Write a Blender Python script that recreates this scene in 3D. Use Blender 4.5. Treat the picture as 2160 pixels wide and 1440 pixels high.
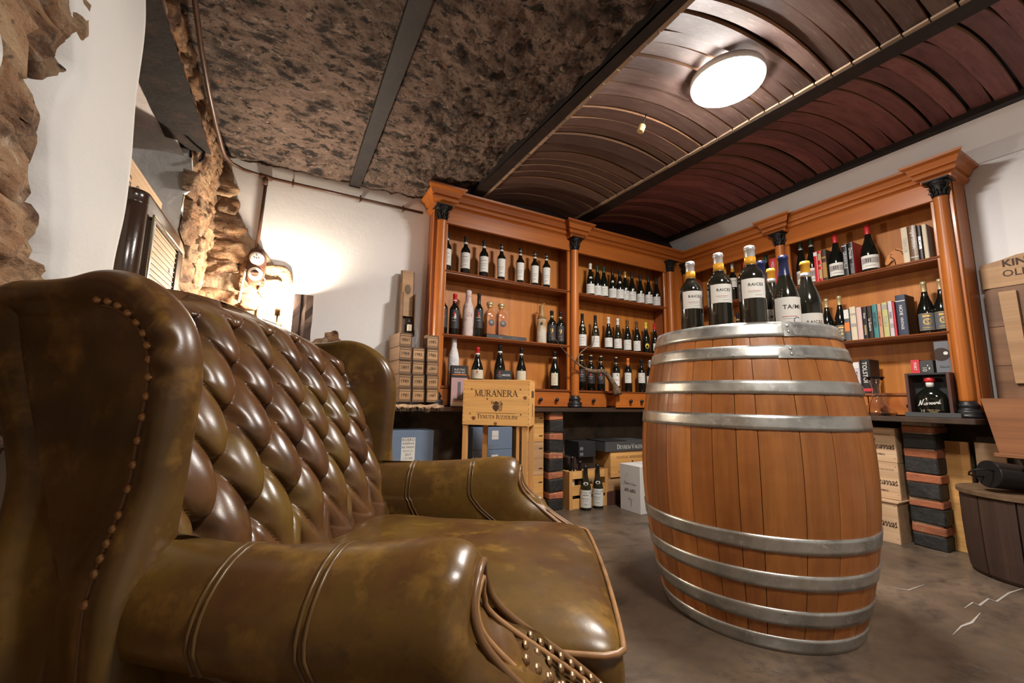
import bpy, bmesh, math, random
from mathutils import Vector, Matrix, noise as mnoise

random.seed(7)
for o in list(bpy.data.objects):
    bpy.data.objects.remove(o)
SC = bpy.context.scene
COL = SC.collection
PI = math.pi

# ------------------------------------------------------------------ camera
FPX, YAW, PITCH, ROLL, CAMZ = 869.5, math.radians(27.9435), math.radians(7.9936), math.radians(1.0930), 0.866
_f = Vector((math.sin(YAW) * math.cos(PITCH), math.cos(YAW) * math.cos(PITCH), math.sin(PITCH)))
_r0 = Vector((math.cos(YAW), -math.sin(YAW), 0))
_u0 = _r0.cross(_f)
_r = _r0 * math.cos(ROLL) + _u0 * math.sin(ROLL)
_u = -_r0 * math.sin(ROLL) + _u0 * math.cos(ROLL)
camd = bpy.data.cameras.new('camera')
camd.sensor_width = 36.0
camd.lens = FPX / 2160.0 * 36.0
camd.clip_start = 0.02
cam = bpy.data.objects.new('camera', camd)
m = Matrix((( _r.x, _u.x, -_f.x, 0), (_r.y, _u.y, -_f.y, 0), (_r.z, _u.z, -_f.z, CAMZ), (0, 0, 0, 1)))
cam.matrix_world = m
COL.objects.link(cam)
SC.camera = cam

# ------------------------------------------------------------------ world, exposure
wd = bpy.data.worlds.new('cellar_world')
SC.world = wd
wd.use_nodes = True
wd.node_tree.nodes['Background'].inputs[0].default_value = (1.0, 0.86, 0.72, 1)
wd.node_tree.nodes['Background'].inputs[1].default_value = 0.02
SC.view_settings.view_transform = 'Standard'
SC.view_settings.look = 'None'
SC.view_settings.gamma = 1.0
SC.view_settings.use_curve_mapping = False
SC.view_settings.exposure = 1.42
LAMP_POWER = 104.0      # emission of the round ceiling lamp
REAR_POWER = 68.0      # emission of the twin ceiling lamp behind the viewer
BULB_POWER = 560.0     # emission of the small bulb behind the armchair


def ray(u, v):
    return (_r * ((u - 1080) / FPX) - _u * ((v - 720) / FPX) + _f)


def at_x(u, v, x):
    d = ray(u, v); p = d * (x / d.x); return Vector((p.x, p.y, p.z + CAMZ))


def at_y(u, v, y):
    d = ray(u, v); p = d * (y / d.y); return Vector((p.x, p.y, p.z + CAMZ))


def at_z(u, v, z):
    d = ray(u, v); p = d * ((z - CAMZ) / d.z); return Vector((p.x, p.y, p.z + CAMZ))


# ------------------------------------------------------------------ materials
def mk(name, base, rough=0.5, metal=0.0, layers=(), bump=None, coat=0.0, emis=None, var=0.0, trans=0.0, ior=1.45, rvar=None, spec=0.5, alpha=None, extra_bump=None, gen=False):
    """layers: (scale, (sx,sy,sz), colour, lo, hi, detail) noise layers mixed over the base."""
    mt = bpy.data.materials.new(name)
    mt.use_nodes = True
    nt = mt.node_tree
    N, L = nt.nodes, nt.links
    b = N['Principled BSDF']
    b.inputs['Base Color'].default_value = (*base, 1)
    b.inputs['Roughness'].default_value = rough
    b.inputs['Metallic'].default_value = metal
    b.inputs['Coat Weight'].default_value = coat
    b.inputs['Coat Roughness'].default_value = 0.12
    b.inputs['Transmission Weight'].default_value = trans
    b.inputs['IOR'].default_value = ior
    b.inputs['Specular IOR Level'].default_value = spec
    if alpha is not None:
        b.inputs['Alpha'].default_value = alpha
    if emis:
        b.inputs['Emission Color'].default_value = (*emis[0], 1)
        b.inputs['Emission Strength'].default_value = emis[1]
    tc = N.new('ShaderNodeTexCoord')
    oi = N.new('ShaderNodeObjectInfo')
    off = N.new('ShaderNodeVectorMath'); off.operation = 'MULTIPLY_ADD'
    cmb = N.new('ShaderNodeCombineXYZ')
    for i in range(3):
        L.new(oi.outputs['Random'], cmb.inputs[i])
    L.new(cmb.outputs[0], off.inputs[0])
    off.inputs[1].default_value = (13.0, 7.0, 19.0)
    L.new(tc.outputs['Object'], off.inputs[2])

    def tex(scale, st, detail, rough_=0.6):
        mp = N.new('ShaderNodeMapping')
        mp.inputs['Scale'].default_value = st
        L.new(off.outputs[0], mp.inputs['Vector'])
        t = N.new('ShaderNodeTexNoise')
        t.inputs['Scale'].default_value = scale
        t.inputs['Detail'].default_value = detail
        t.inputs['Roughness'].default_value = rough_
        L.new(mp.outputs[0], t.inputs['Vector'])
        return t.outputs['Fac']

    cur = None
    for (scale, st, colr, lo, hi, det) in layers:
        fac = tex(scale, st, det)
        mr = N.new('ShaderNodeMapRange')
        mr.inputs['From Min'].default_value = lo
        mr.inputs['From Max'].default_value = hi
        L.new(fac, mr.inputs['Value'])
        mx = N.new('ShaderNodeMix'); mx.data_type = 'RGBA'
        L.new(mr.outputs[0], mx.inputs['Factor'])
        if cur is None:
            mx.inputs['A'].default_value = (*base, 1)
        else:
            L.new(cur, mx.inputs['A'])
        mx.inputs['B'].default_value = (*colr, 1)
        cur = mx.outputs['Result']
    if var:
        hs = N.new('ShaderNodeHueSaturation')
        mr = N.new('ShaderNodeMapRange')
        mr.inputs['To Min'].default_value = 1 - var
        mr.inputs['To Max'].default_value = 1 + var
        L.new(oi.outputs['Random'], mr.inputs['Value'])
        L.new(mr.outputs[0], hs.inputs['Value'])
        if cur is None:
            hs.inputs['Color'].default_value = (*base, 1)
        else:
            L.new(cur, hs.inputs['Color'])
        cur = hs.outputs[0]
    if cur is not None:
        L.new(cur, b.inputs['Base Color'])
    if rvar:
        fac = tex(rvar[0], (1, 1, 1), 4)
        mr = N.new('ShaderNodeMapRange')
        mr.inputs['From Min'].default_value = 0.3
        mr.inputs['From Max'].default_value = 0.7
        mr.inputs['To Min'].default_value = rvar[1]
        mr.inputs['To Max'].default_value = rvar[2]
        L.new(fac, mr.inputs['Value'])
        L.new(mr.outputs[0], b.inputs['Roughness'])
    prev = None
    for bp in (bump, extra_bump):
        if bp:
            scale, st, strength, dist, det = bp
            fac = tex(scale, st, det, 0.65)
            bn = N.new('ShaderNodeBump')
            bn.inputs['Strength'].default_value = strength
            bn.inputs['Distance'].default_value = dist
            L.new(fac, bn.inputs['Height'])
            if prev is not None:
                L.new(prev, bn.inputs['Normal'])
            prev = bn.outputs[0]
    if prev is not None:
        L.new(prev, b.inputs['Normal'])
    return mt


ONE = (1, 1, 1)
M = {}
M['plaster'] = mk('white_plaster', (.86, .855, .85), .85, layers=[(2.2, ONE, (.80, .785, .765), .45, .8, 5)], bump=(24, ONE, .13, .010, 6))
M['plaster_old'] = mk('old_white_plaster', (.62, .605, .58), .85, layers=[(2.2, (1, 1, .3), (.54, .52, .49), .45, .8, 5)], bump=(24, ONE, .2, .010, 6))
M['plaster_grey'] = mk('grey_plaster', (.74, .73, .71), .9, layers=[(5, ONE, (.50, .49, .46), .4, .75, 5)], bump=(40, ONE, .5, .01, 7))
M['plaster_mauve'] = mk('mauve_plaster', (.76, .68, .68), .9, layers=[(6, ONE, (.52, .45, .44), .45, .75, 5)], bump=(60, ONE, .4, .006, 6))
M['stone'] = mk('rubble_stone', (.34, .175, .085), .9, var=.30, layers=[(7, ONE, (.46, .30, .17), .42, .60, 8), (6, (1, 1, 2.5), (.13, .062, .034), .52, .64, 9), (17, ONE, (.55, .42, .30), .59, .70, 6), (30, ONE, (.07, .04, .025), .60, .70, 6)],
                bump=(16, (1, 1, 1.8), 1.0, .045, 10), extra_bump=(80, ONE, .8, .010, 6))
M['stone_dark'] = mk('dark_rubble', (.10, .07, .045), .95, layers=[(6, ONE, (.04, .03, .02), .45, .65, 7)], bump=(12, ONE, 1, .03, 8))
M['mortar'] = mk('lime_mortar', (.40, .29, .19), .95, layers=[(9, ONE, (.20, .12, .07), .45, .65, 8), (30, ONE, (.55, .45, .33), .58, .7, 4)], bump=(18, ONE, 1, .03, 9))
M['concrete'] = mk('rough_concrete', (.285, .195, .155), .95, layers=[(2.2, ONE, (.175, .125, .098), .42, .62, 6), (5.5, (1, 1.7, 1), (.040, .031, .027), .52, .62, 10), (15, (1, 1.6, 1), (.035, .028, .025), .54, .62, 8), (40, (1, 1.4, 1), (.07, .052, .042), .57, .66, 5), (27, ONE, (.44, .34, .27), .60, .72, 5), (8.5, ONE, (.50, .16, .03), .735, .752, 2)],
                   bump=(16, ONE, 1.0, .045, 10), extra_bump=(75, ONE, .9, .014, 5))
M['floor'] = mk('polished_concrete', (.086, .058, .038), .34, layers=[(1.7, ONE, (.185, .130, .088), .42, .7, 7), (4.3, (1, 1.8, 1), (.042, .030, .023), .5, .72, 6), (38, ONE, (.09, .07, .055), .5, .7, 3)], rvar=(3, .28, .5), bump=(60, ONE, .06, .004, 4))
M['crack'] = mk('pale_crack', (.32, .29, .25), .9)
M['steel_dark'] = mk('painted_steel_beam', (.017, .0135, .013), .65, layers=[(14, ONE, (.03, .021, .018), .45, .7, 6)], bump=(50, ONE, .25, .004, 5))
M['rust'] = mk('rusty_steel', (.060, .024, .015), .85, layers=[(9, ONE, (.42, .13, .035), .50, .57, 7), (16, ONE, (.012, .008, .007), .55, .65, 6)], bump=(30, ONE, .8, .008, 6))
M['rust_dark'] = mk('brown_rusted_flange', (.015, .010, .008), .85, layers=[(12, ONE, (.05, .022, .012), .5, .7, 7)], bump=(40, ONE, .7, .006, 6))
M['iron'] = mk('black_iron', (.02, .018, .017), .5, metal=.5, bump=(60, ONE, .3, .003, 4))
M['stave_purple'] = mk('wine_stained_oak', (.26, .105, .100), .6, var=.32, layers=[(3, (1.2, 10, 4), (.17, .062, .064), .42, .68, 5), (16, (.5, 6, 2), (.34, .17, .15), .60, .8, 4)], bump=(30, (.5, 8, 1), .3, .004, 5))
M['stave_lamplit'] = mk('lamplit_oak_stave', (.135, .085, .068), .6, var=.3, layers=[(3, (1.2, 10, 4), (.10, .055, .048), .42, .68, 5), (16, (.5, 6, 2), (.24, .18, .14), .58, .8, 4)], bump=(30, (.5, 8, 1), .3, .004, 5))  # grey-brown cast of the lamplight is painted into the stave colour
M['lath'] = mk('pale_lath', (.36, .26, .18), .7, var=.25)
M['stave_edge'] = mk('raw_stave_edge', (.25, .13, .065), .7, var=.3)


def wood(name, c1, c2, axis='z', rough=.42, coat=.0, var=.06, c3=None, sc=1.0):
    st = {'x': (.35, 9, 9), 'y': (9, .35, 9), 'z': (9, 9, .35)}[axis]
    fine = {'x': (1.2, 60, 60), 'y': (60, 1.2, 60), 'z': (60, 60, 1.2)}[axis]
    lay = [(1.6 * sc, st, c2, .38, .66, 5), (1.5 * sc, fine, tuple(x * .72 for x in c1), .5, .72, 3)]
    if c3:
        lay.append((2.0 * sc, ONE, c3, .52, .74, 4))
    return mk(name, c1, rough, layers=lay, coat=coat, var=var, bump=(2.0, fine, .12, .002, 3))


M['honey'] = wood('honey_wood_upright', (.46, .140, .022), (.30, .080, .014), 'z', .36, .08)
M['honey_x'] = wood('honey_wood_rail', (.46, .138, .022), (.30, .076, .013), 'x', .38, .06)
M['shelf'] = wood('shelf_wood', (.24, .066, .016), (.15, .038, .010), 'x', .36, .25)
M['backpanel'] = wood('back_panel_wood', (.52, .195, .034), (.37, .12, .020), 'z', .5, .0, c3=(.42, .135, .022))
M['panel_red'] = wood('end_panel_wood', (.32, .090, .026), (.20, .050, .015), 'z', .4, .1)
M['counter'] = wood('dark_worktop_wood', (.062, .036, .023), (.035, .02, .013), 'x', .45, .1)
M['oak'] = wood('barrel_oak', (.42, .155, .034), (.26, .080, .017), 'z', .46, .12, var=.24, c3=(.20, .062, .014))
M['oak_dark'] = wood('dark_drum_wood', (.052, .027, .017), (.028, .015, .010), 'z', .6, var=.2)
M['oak_lid'] = wood('drum_lid_wood', (.16, .095, .05), (.09, .05, .027), 'x', .6, var=.1)
M['pine'] = wood('pine_crate_wood', (.72, .40, .135), (.56, .27, .080), 'x', .5, var=.06)
M['pine_z'] = wood('pine_post_wood', (.62, .33, .115), (.48, .23, .075), 'z', .5, var=.12)
M['pale'] = wood('pale_crate_wood', (.60, .41, .25), (.48, .30, .165), 'x', .55, var=.08)
M['boxwood'] = wood('old_box_wood', (.46, .275, .135), (.33, .185, .085), 'x', .6, var=.15)
M['boxframe'] = wood('old_box_frame', (.17, .098, .052), (.10, .058, .03), 'y', .6, var=.12)
M['crate_brown'] = wood('brown_crate_wood', (.23, .112, .052), (.13, .062, .03), 'x', .55, var=.12)
M['trough'] = wood('trough_wood', (.29, .12, .048), (.20, .076, .03), 'x', .5, var=.05)
M['timber'] = wood('old_timber', (.065, .036, .026), (.03, .017, .012), 'z', .8)
M['darkframe'] = wood('dark_gift_box_wood', (.085, .036, .026), (.05, .02, .016), 'z', .5)
M['vine'] = mk('vine_bark', (.17, .105, .06), .9, layers=[(30, ONE, (.08, .05, .03), .4, .65, 6), (12, ONE, (.30, .24, .15), .6, .75, 4)], bump=(40, ONE, 1, .006, 6))
M['brick_o'] = mk('orange_brick', (.40, .135, .060), .9, var=.2, layers=[(10, ONE, (.25, .09, .05), .45, .7, 6), (22, ONE, (.45, .30, .2), .62, .74, 4)], bump=(30, ONE, .9, .01, 7))
M['brick_k'] = mk('black_brick', (.018, .017, .016), .6, layers=[(12, ONE, (.05, .045, .04), .55, .75, 6)], bump=(22, ONE, .9, .012, 7))
M['brick_mortar'] = mk('pale_brick_mortar', (.46, .38, .27), .95, layers=[(14, ONE, (.28, .21, .14), .45, .7, 6)], bump=(30, ONE, .9, .01, 7))
M['hoop'] = mk('galvanised_hoop', (.52, .52, .49), .36, metal=.85, layers=[(9, ONE, (.38, .38, .355), .45, .62, 7), (45, ONE, (.62, .62, .59), .58, .7, 3), (30, (1, 1, 3), (.22, .21, .19), .66, .72, 5)], rvar=(12, .26, .5), bump=(70, ONE, .15, .002, 4))
M['leather'] = mk('olive_brown_leather', (.112, .060, .0112), .31, spec=.45, layers=[(5.0, (1, 1, 1.4), (.072, .030, .010), .42, .62, 7), (2.2, ONE, (.048, .026, .0085), .50, .70, 6), (13, ONE, (.185, .098, .020), .54, .72, 5), (60, ONE, (.07, .036, .010), .55, .8, 3)], rvar=(5, .24, .40), bump=(260, ONE, .07, .0012, 3), extra_bump=(22, ONE, .06, .004, 4))
M['leather_tuft'] = mk('brown_tufted_leather', (.088, .038, .0135), .27, spec=.42, layers=[(5.5, ONE, (.105, .060, .012), .48, .62, 5), (8, ONE, (.046, .021, .011), .50, .68, 6)], rvar=(5, .21, .34), bump=(260, ONE, .07, .0012, 3), extra_bump=(26, ONE, .06, .004, 4))
M['piping'] = mk('tan_piping_leather', (.26, .135, .055), .35, layers=[(20, ONE, (.14, .07, .03), .5, .7, 4)])
M['piping_dark'] = mk('brown_piping_leather', (.13, .065, .026), .32)
M['seam'] = mk('leather_seam', (.085, .045, .013), .32)
M['brass'] = mk('aged_brass', (.36, .22, .11), .33, metal=.9)
M['button'] = mk('leather_button', (.065, .03, .014), .4)
M['darkwood'] = mk('dark_leg_wood', (.025, .013, .009), .4)
M['glass_k'] = mk('dark_bottle_glass', (.0055, .0065, .0045), .05, spec=.5, coat=.3)
M['glass_g'] = mk('olive_bottle_glass', (.018, .016, .0065), .05, spec=.5, coat=.3)
M['glass_w'] = mk('brown_green_bottle_glass', (.014, .013, .009), .05, spec=.6, coat=.5)
M['glass_clear'] = mk('clear_glass', (.97, .97, .96), .02, trans=1.0, ior=1.45)
M['whisky'] = mk('amber_spirit', (.42, .13, .025), .06, coat=.6, layers=[(9, ONE, (.62, .25, .07), .5, .7, 3)])
M['cello'] = mk('clear_wrap', (.9, .88, .86), .06, trans=.0, alpha=.05)
M['paper'] = mk('white_label_paper', (.66, .65, .60), .7)
M['paper_c'] = mk('cream_label_paper', (.60, .52, .38), .7)
M['ink'] = mk('black_ink', (.016, .014, .014), .6)
M['ink_soft'] = mk('faint_ink', (.34, .31, .29), .7)
M['ink_brown'] = mk('brown_brand_ink', (.060, .030, .016), .7)
M['ink_blue'] = mk('grey_blue_ink', (.10, .15, .24), .7)
M['ink_red'] = mk('red_ink', (.45, .05, .05), .6)
M['gold'] = mk('gold_foil', (.60, .40, .13), .32, metal=.7)
M['goldpale'] = mk('pale_gold_foil', (.60, .49, .27), .36, metal=.6)
M['silver'] = mk('silver_foil', (.60, .60, .61), .36, metal=.6)
M['yellow'] = mk('amber_foil', (.68, .33, .025), .4)
M['yellow2'] = mk('yellow_wax', (.75, .55, .07), .4)
M['red'] = mk('red_foil', (.50, .022, .024), .38)
M['orange'] = mk('orange_foil', (.68, .19, .035), .45)
M['black'] = mk('black_satin', (.012, .011, .012), .42)
M['navy'] = mk('navy_foil', (.014, .022, .085), .3)
M['green_foil'] = mk('green_foil', (.018, .055, .026), .4)
M['grey_label'] = mk('slate_label', (.095, .105, .115), .5)
M['char_label'] = mk('charcoal_label', (.030, .028, .028), .55)
M['whitecap'] = mk('white_capsule', (.70, .69, .64), .45)
M['marble'] = mk('marbled_wrap_paper', (.60, .50, .47), .8, layers=[(30, (1, 1, .8), (.42, .27, .25), .52, .62, 5)], bump=(25, ONE, .8, .004, 5))
M['parch'] = mk('brown_stained_parchment', (.52, .47, .38), .75, layers=[(9, ONE, (.33, .20, .075), .5, .66, 5)], bump=(25, ONE, .9, .006, 5))
M['parch_top'] = mk('waxed_parchment', (.30, .165, .055), .45, layers=[(16, ONE, (.45, .28, .11), .5, .7, 4)], bump=(30, ONE, 1, .006, 5))
M['tissue'] = mk('white_tissue_wrap', (.66, .66, .65), .8, layers=[(14, ONE, (.50, .50, .50), .5, .7, 5)], bump=(26, ONE, 1, .008, 4))
M['blue_box'] = mk('blue_grey_carton', (.155, .21, .30), .75, layers=[(3, ONE, (.13, .18, .26), .45, .7, 3)])
M['white_box'] = mk('white_carton', (.66, .645, .61), .8, layers=[(3, ONE, (.58, .56, .53), .5, .75, 4)])
M['black_box'] = mk('black_carton', (.018, .018, .018), .6)
M['charcoal_box'] = mk('charcoal_carton', (.055, .055, .055), .65)
M['grey_box'] = mk('slate_grey_carton', (.14, .145, .16), .6)
M['red_box'] = mk('red_carton', (.55, .04, .05), .5)
M['pink_print'] = mk('pink_print', (.42, .27, .27), .6)
M['burlap'] = mk('burlap_cloth', (.50, .33, .20), .95, layers=[(160, ONE, (.33, .21, .12), .5, .6, 2)], bump=(180, ONE, .8, .003, 2))
M['bakelite'] = mk('brown_bakelite', (.040, .021, .0125), .22, coat=.5, layers=[(4, ONE, (.06, .034, .02), .45, .7, 4)], bump=(60, ONE, .15, .003, 3))
M['grille'] = mk('gold_speaker_cloth', (.46, .30, .15), .7)
M['grille_line'] = mk('pale_grille_line', (.70, .56, .38), .6)
M['conduit'] = mk('brown_painted_conduit', (.095, .045, .028), .38, layers=[(20, ONE, (.06, .028, .018), .5, .7, 5)])
M['porcelain'] = mk('white_porcelain', (.80, .78, .74), .15, coat=.5)
M['cord'] = mk('twisted_cloth_cord', (.62, .52, .40), .8)
M['slatdark'] = mk('dark_window_glass', (.008, .009, .010), .08)
M['windowframe'] = mk('dark_brown_window_frame', (.040, .022, .016), .6, bump=(40, ONE, .5, .004, 5))
M['cork'] = mk('cork', (.50, .36, .17), .9, layers=[(40, ONE, (.3, .19, .08), .55, .7, 4)])
M['lamp_disc'] = mk('lit_lamp_diffuser', (.9, .9, .88), .5, emis=((1.0, .945, .885), LAMP_POWER))
M['lamp_rear'] = mk('lit_rear_diffuser', (.9, .9, .88), .5, emis=((1.0, .93, .86), REAR_POWER))
M['bulb'] = mk('lit_bulb', (1, 1, 1), .5, emis=((1.0, .86, .68), BULB_POWER))
M['lamp_rim'] = mk('white_lamp_rim', (.75, .74, .72), .4)
M['moonpaper'] = mk('dark_round_window_print', (.03, .018, .014), .4)


# ------------------------------------------------------------------ mesh building
class MB:
    def __init__(self):
        self.v, self.f, self.mi, self.sm = [], [], [], []

    def add(self, vs, fs, mat=0, smooth=False, T=None):
        b = len(self.v)
        for p in vs:
            p = Vector(p)
            self.v.append(T @ p if T is not None else p)
        for f in fs:
            self.f.append([b + i for i in f]); self.mi.append(mat); self.sm.append(smooth)
        return self

    def box(self, x0, x1, y0, y1, z0, z1, mat=0, T=None, c=0.0):
        if c <= 0:
            vs = [(x0, y0, z0), (x1, y0, z0), (x1, y1, z0), (x0, y1, z0), (x0, y0, z1), (x1, y0, z1), (x1, y1, z1), (x0, y1, z1)]
            fs = [(0, 3, 2, 1), (4, 5, 6, 7), (0, 1, 5, 4), (1, 2, 6, 5), (2, 3, 7, 6), (3, 0, 4, 7)]
            return self.add(vs, fs, mat, False, T)
        bm = bmesh.new()
        bmesh.ops.create_cube(bm, size=1)
        bmesh.ops.scale(bm, vec=(x1 - x0, y1 - y0, z1 - z0), verts=bm.verts)
        bmesh.ops.translate(bm, vec=((x0 + x1) / 2, (y0 + y1) / 2, (z0 + z1) / 2), verts=bm.verts)
        bmesh.ops.bevel(bm, geom=bm.edges[:], offset=c, segments=1, affect='EDGES')
        bm.verts.index_update()
        self.add([v.co.copy() for v in bm.verts], [[v.index for v in f.verts] for f in bm.faces], mat, False, T)
        bm.free()
        return self

    def lathe(self, prof, n=24, mat=0, T=None, smooth=True, cap=True, mats=None):
        vs, fs = [], []
        k = len(prof)
        for i in range(n):
            a = 2 * PI * i / n
            for r, z in prof:
                vs.append((r * math.cos(a), r * math.sin(a), z))
        for j in range(k - 1):
            ff = []
            for i in range(n):
                i2 = (i + 1) % n
                ff.append((i * k + j, i2 * k + j, i2 * k + j + 1, i * k + j + 1))
            fs.append(ff)
        b = len(self.v)
        self.add(vs, [], mat, smooth, T)
        for j, ff in enumerate(fs):
            for f in ff:
                self.f.append([b + q for q in f]); self.mi.append(mats[j] if mats else mat); self.sm.append(smooth)
        if cap:
            self.f.append([b + i * k for i in range(n)][::-1]); self.mi.append(mats[0] if mats else mat); self.sm.append(False)
            self.f.append([b + i * k + k - 1 for i in range(n)]); self.mi.append(mats[-1] if mats else mat); self.sm.append(False)
        return self

    def tube(self, pts, r, n=8, mat=0, T=None, closed=False, flat=None):
        pts = [Vector(p) for p in pts]
        k = len(pts)
        rs = r if isinstance(r, (list, tuple)) else [r] * k
        vs, fs = [], []
        up = None
        for i, p in enumerate(pts):
            if closed:
                t = pts[(i + 1) % k] - pts[i - 1]
            else:
                t = pts[min(i + 1, k - 1)] - pts[max(i - 1, 0)]
            t.normalize()
            if up is None:
                up = Vector((0, 0, 1)) if abs(t.z) < .9 else Vector((1, 0, 0))
            s = t.cross(up)
            if s.length < 1e-6:
                s = t.orthogonal()
            s.normalize()
            up = s.cross(t).normalized()
            for j in range(n):
                a = 2 * PI * j / n
                vs.append(p + (s * math.cos(a) + up * math.sin(a) * (flat or 1)) * rs[i])
        for i in range(k if closed else k - 1):
            i2 = (i + 1) % k
            for j in range(n):
                j2 = (j + 1) % n
                fs.append((i * n + j, i * n + j2, i2 * n + j2, i2 * n + j))
        if not closed:
            fs.append(list(range(n))[::-1]); fs.append([(k - 1) * n + j for j in range(n)])
        return self.add(vs, fs, mat, True, T)

    def grid(self, fn, nu, nv, mat=0, smooth=True, T=None, wrap=False):
        vs = [fn(i / nu, j / nv) for j in range(nv + 1) for i in range(nu + 1)]
        fs = [(j * (nu + 1) + i, j * (nu + 1) + i + 1, (j + 1) * (nu + 1) + i + 1, (j + 1) * (nu + 1) + i) for j in range(nv) for i in range(nu)]
        return self.add(vs, fs, mat, smooth, T)

    def rings(self, rings, mat=0, smooth=True, cap0=True, cap1=True, T=None):
        n = len(rings[0]); vs = [p for r in rings for p in r]; fs = []
        for i in range(len(rings) - 1):
            for j in range(n):
                j2 = (j + 1) % n
                fs.append((i * n + j, i * n + j2, (i + 1) * n + j2, (i + 1) * n + j))
        if cap0: fs.append(list(range(n))[::-1])
        if cap1: fs.append([(len(rings) - 1) * n + j for j in range(n)])
        return self.add(vs, fs, mat, smooth, T)

    def prism(self, poly, y0, y1, mat=0, T=None, smooth=False):
        """poly in (x,z), extruded along y"""
        n = len(poly)
        vs = [(x, y0, z) for x, z in poly] + [(x, y1, z) for x, z in poly]
        fs = [list(range(n)), list(range(2 * n - 1, n - 1, -1))] + [(j, j + n, (j + 1) % n + n, (j + 1) % n) for j in range(n)]
        return self.add(vs, fs, mat, smooth, T)

    def mesh(self, name, mats, fix=True, bevel=0.0):
        me = bpy.data.meshes.new(name)
        me.from_pydata([tuple(p) for p in self.v], [], self.f)
        me.polygons.foreach_set('material_index', self.mi)
        me.polygons.foreach_set('use_smooth', self.sm)
        for mm in mats:
            me.materials.append(mm)
        if fix or bevel:
            bm = bmesh.new(); bm.from_mesh(me)
            if bevel:
                ed = [e for e in bm.edges if len(e.link_faces) == 2 and e.calc_face_angle(0) > .5]
                bmesh.ops.bevel(bm, geom=ed, offset=bevel, segments=1, affect='EDGES')
            bmesh.ops.recalc_face_normals(bm, faces=bm.faces)
            bm.to_mesh(me); bm.free()
        me.update()
        return me

    def build(self, name, mats, parent=None, fix=True, bevel=0.0, loc=None, rot=None):
        if not isinstance(mats, (list, tuple)):
            mats = [mats]
        return link(name, self.mesh(name, mats, fix, bevel), parent, loc, rot)


def link(name, me, parent=None, loc=None, rot=None):
    o = bpy.data.objects.new(name, me)
    COL.objects.link(o)
    if parent is not None:
        o.parent = parent
    if loc is not None:
        o.location = loc
    if rot is not None:
        o.rotation_euler = rot
    return o


def thing(name, label, cat, loc=(0, 0, 0), rz=0.0, group=None, rot=None):
    o = bpy.data.objects.new(name, None)
    COL.objects.link(o)
    o.empty_display_size = .05
    o.location = loc
    o.rotation_euler = rot if rot is not None else (0, 0, rz)
    o['label'] = label; o['category'] = cat
    if group: o['group'] = group
    return o


def tag(o, label, cat, group=None):
    o['label'] = label; o['category'] = cat
    if group: o['group'] = group
    return o


def struct(name, mb, mats, label=None, fix=True):
    o = mb.build(name, mats, None, fix=fix) if mb is not None else None
    if o is None:
        o = bpy.data.objects.new(name, None); COL.objects.link(o)
    o['kind'] = 'structure'
    if label: o['label'] = label
    return o


# ------------------------------------------------------------------ lettering
_fc = {}


def font_geo(s, shear=0.0, bold=0.0, spacing=1.0):
    key = (s, shear, bold, spacing)
    if key in _fc: return _fc[key]
    cu = bpy.data.curves.new('lettering', 'FONT')
    cu.body = s; cu.size = 1.0; cu.resolution_u = 2; cu.shear = shear; cu.offset = bold; cu.space_character = spacing
    ob = bpy.data.objects.new('lettering', cu)
    COL.objects.link(ob)
    dg = bpy.context.evaluated_depsgraph_get()
    me = bpy.data.meshes.new_from_object(ob.evaluated_get(dg))
    vs = [(v.co.x, v.co.y) for v in me.vertices]; fs = [list(p.vertices) for p in me.polygons]
    bpy.data.objects.remove(ob); bpy.data.curves.remove(cu); bpy.data.meshes.remove(me)
    return fit01(vs, fs, key)


def fit01(vs, fs, key=None):
    x0 = min(v[0] for v in vs); x1 = max(v[0] for v in vs); y0 = min(v[1] for v in vs); y1 = max(v[1] for v in vs)
    h = (y1 - y0) or 1
    out = ([((x - (x0 + x1) / 2) / h, (y - (y0 + y1) / 2) / h) for x, y in vs], fs, (x1 - x0) / h)
    if key: _fc[key] = out
    return out


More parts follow.
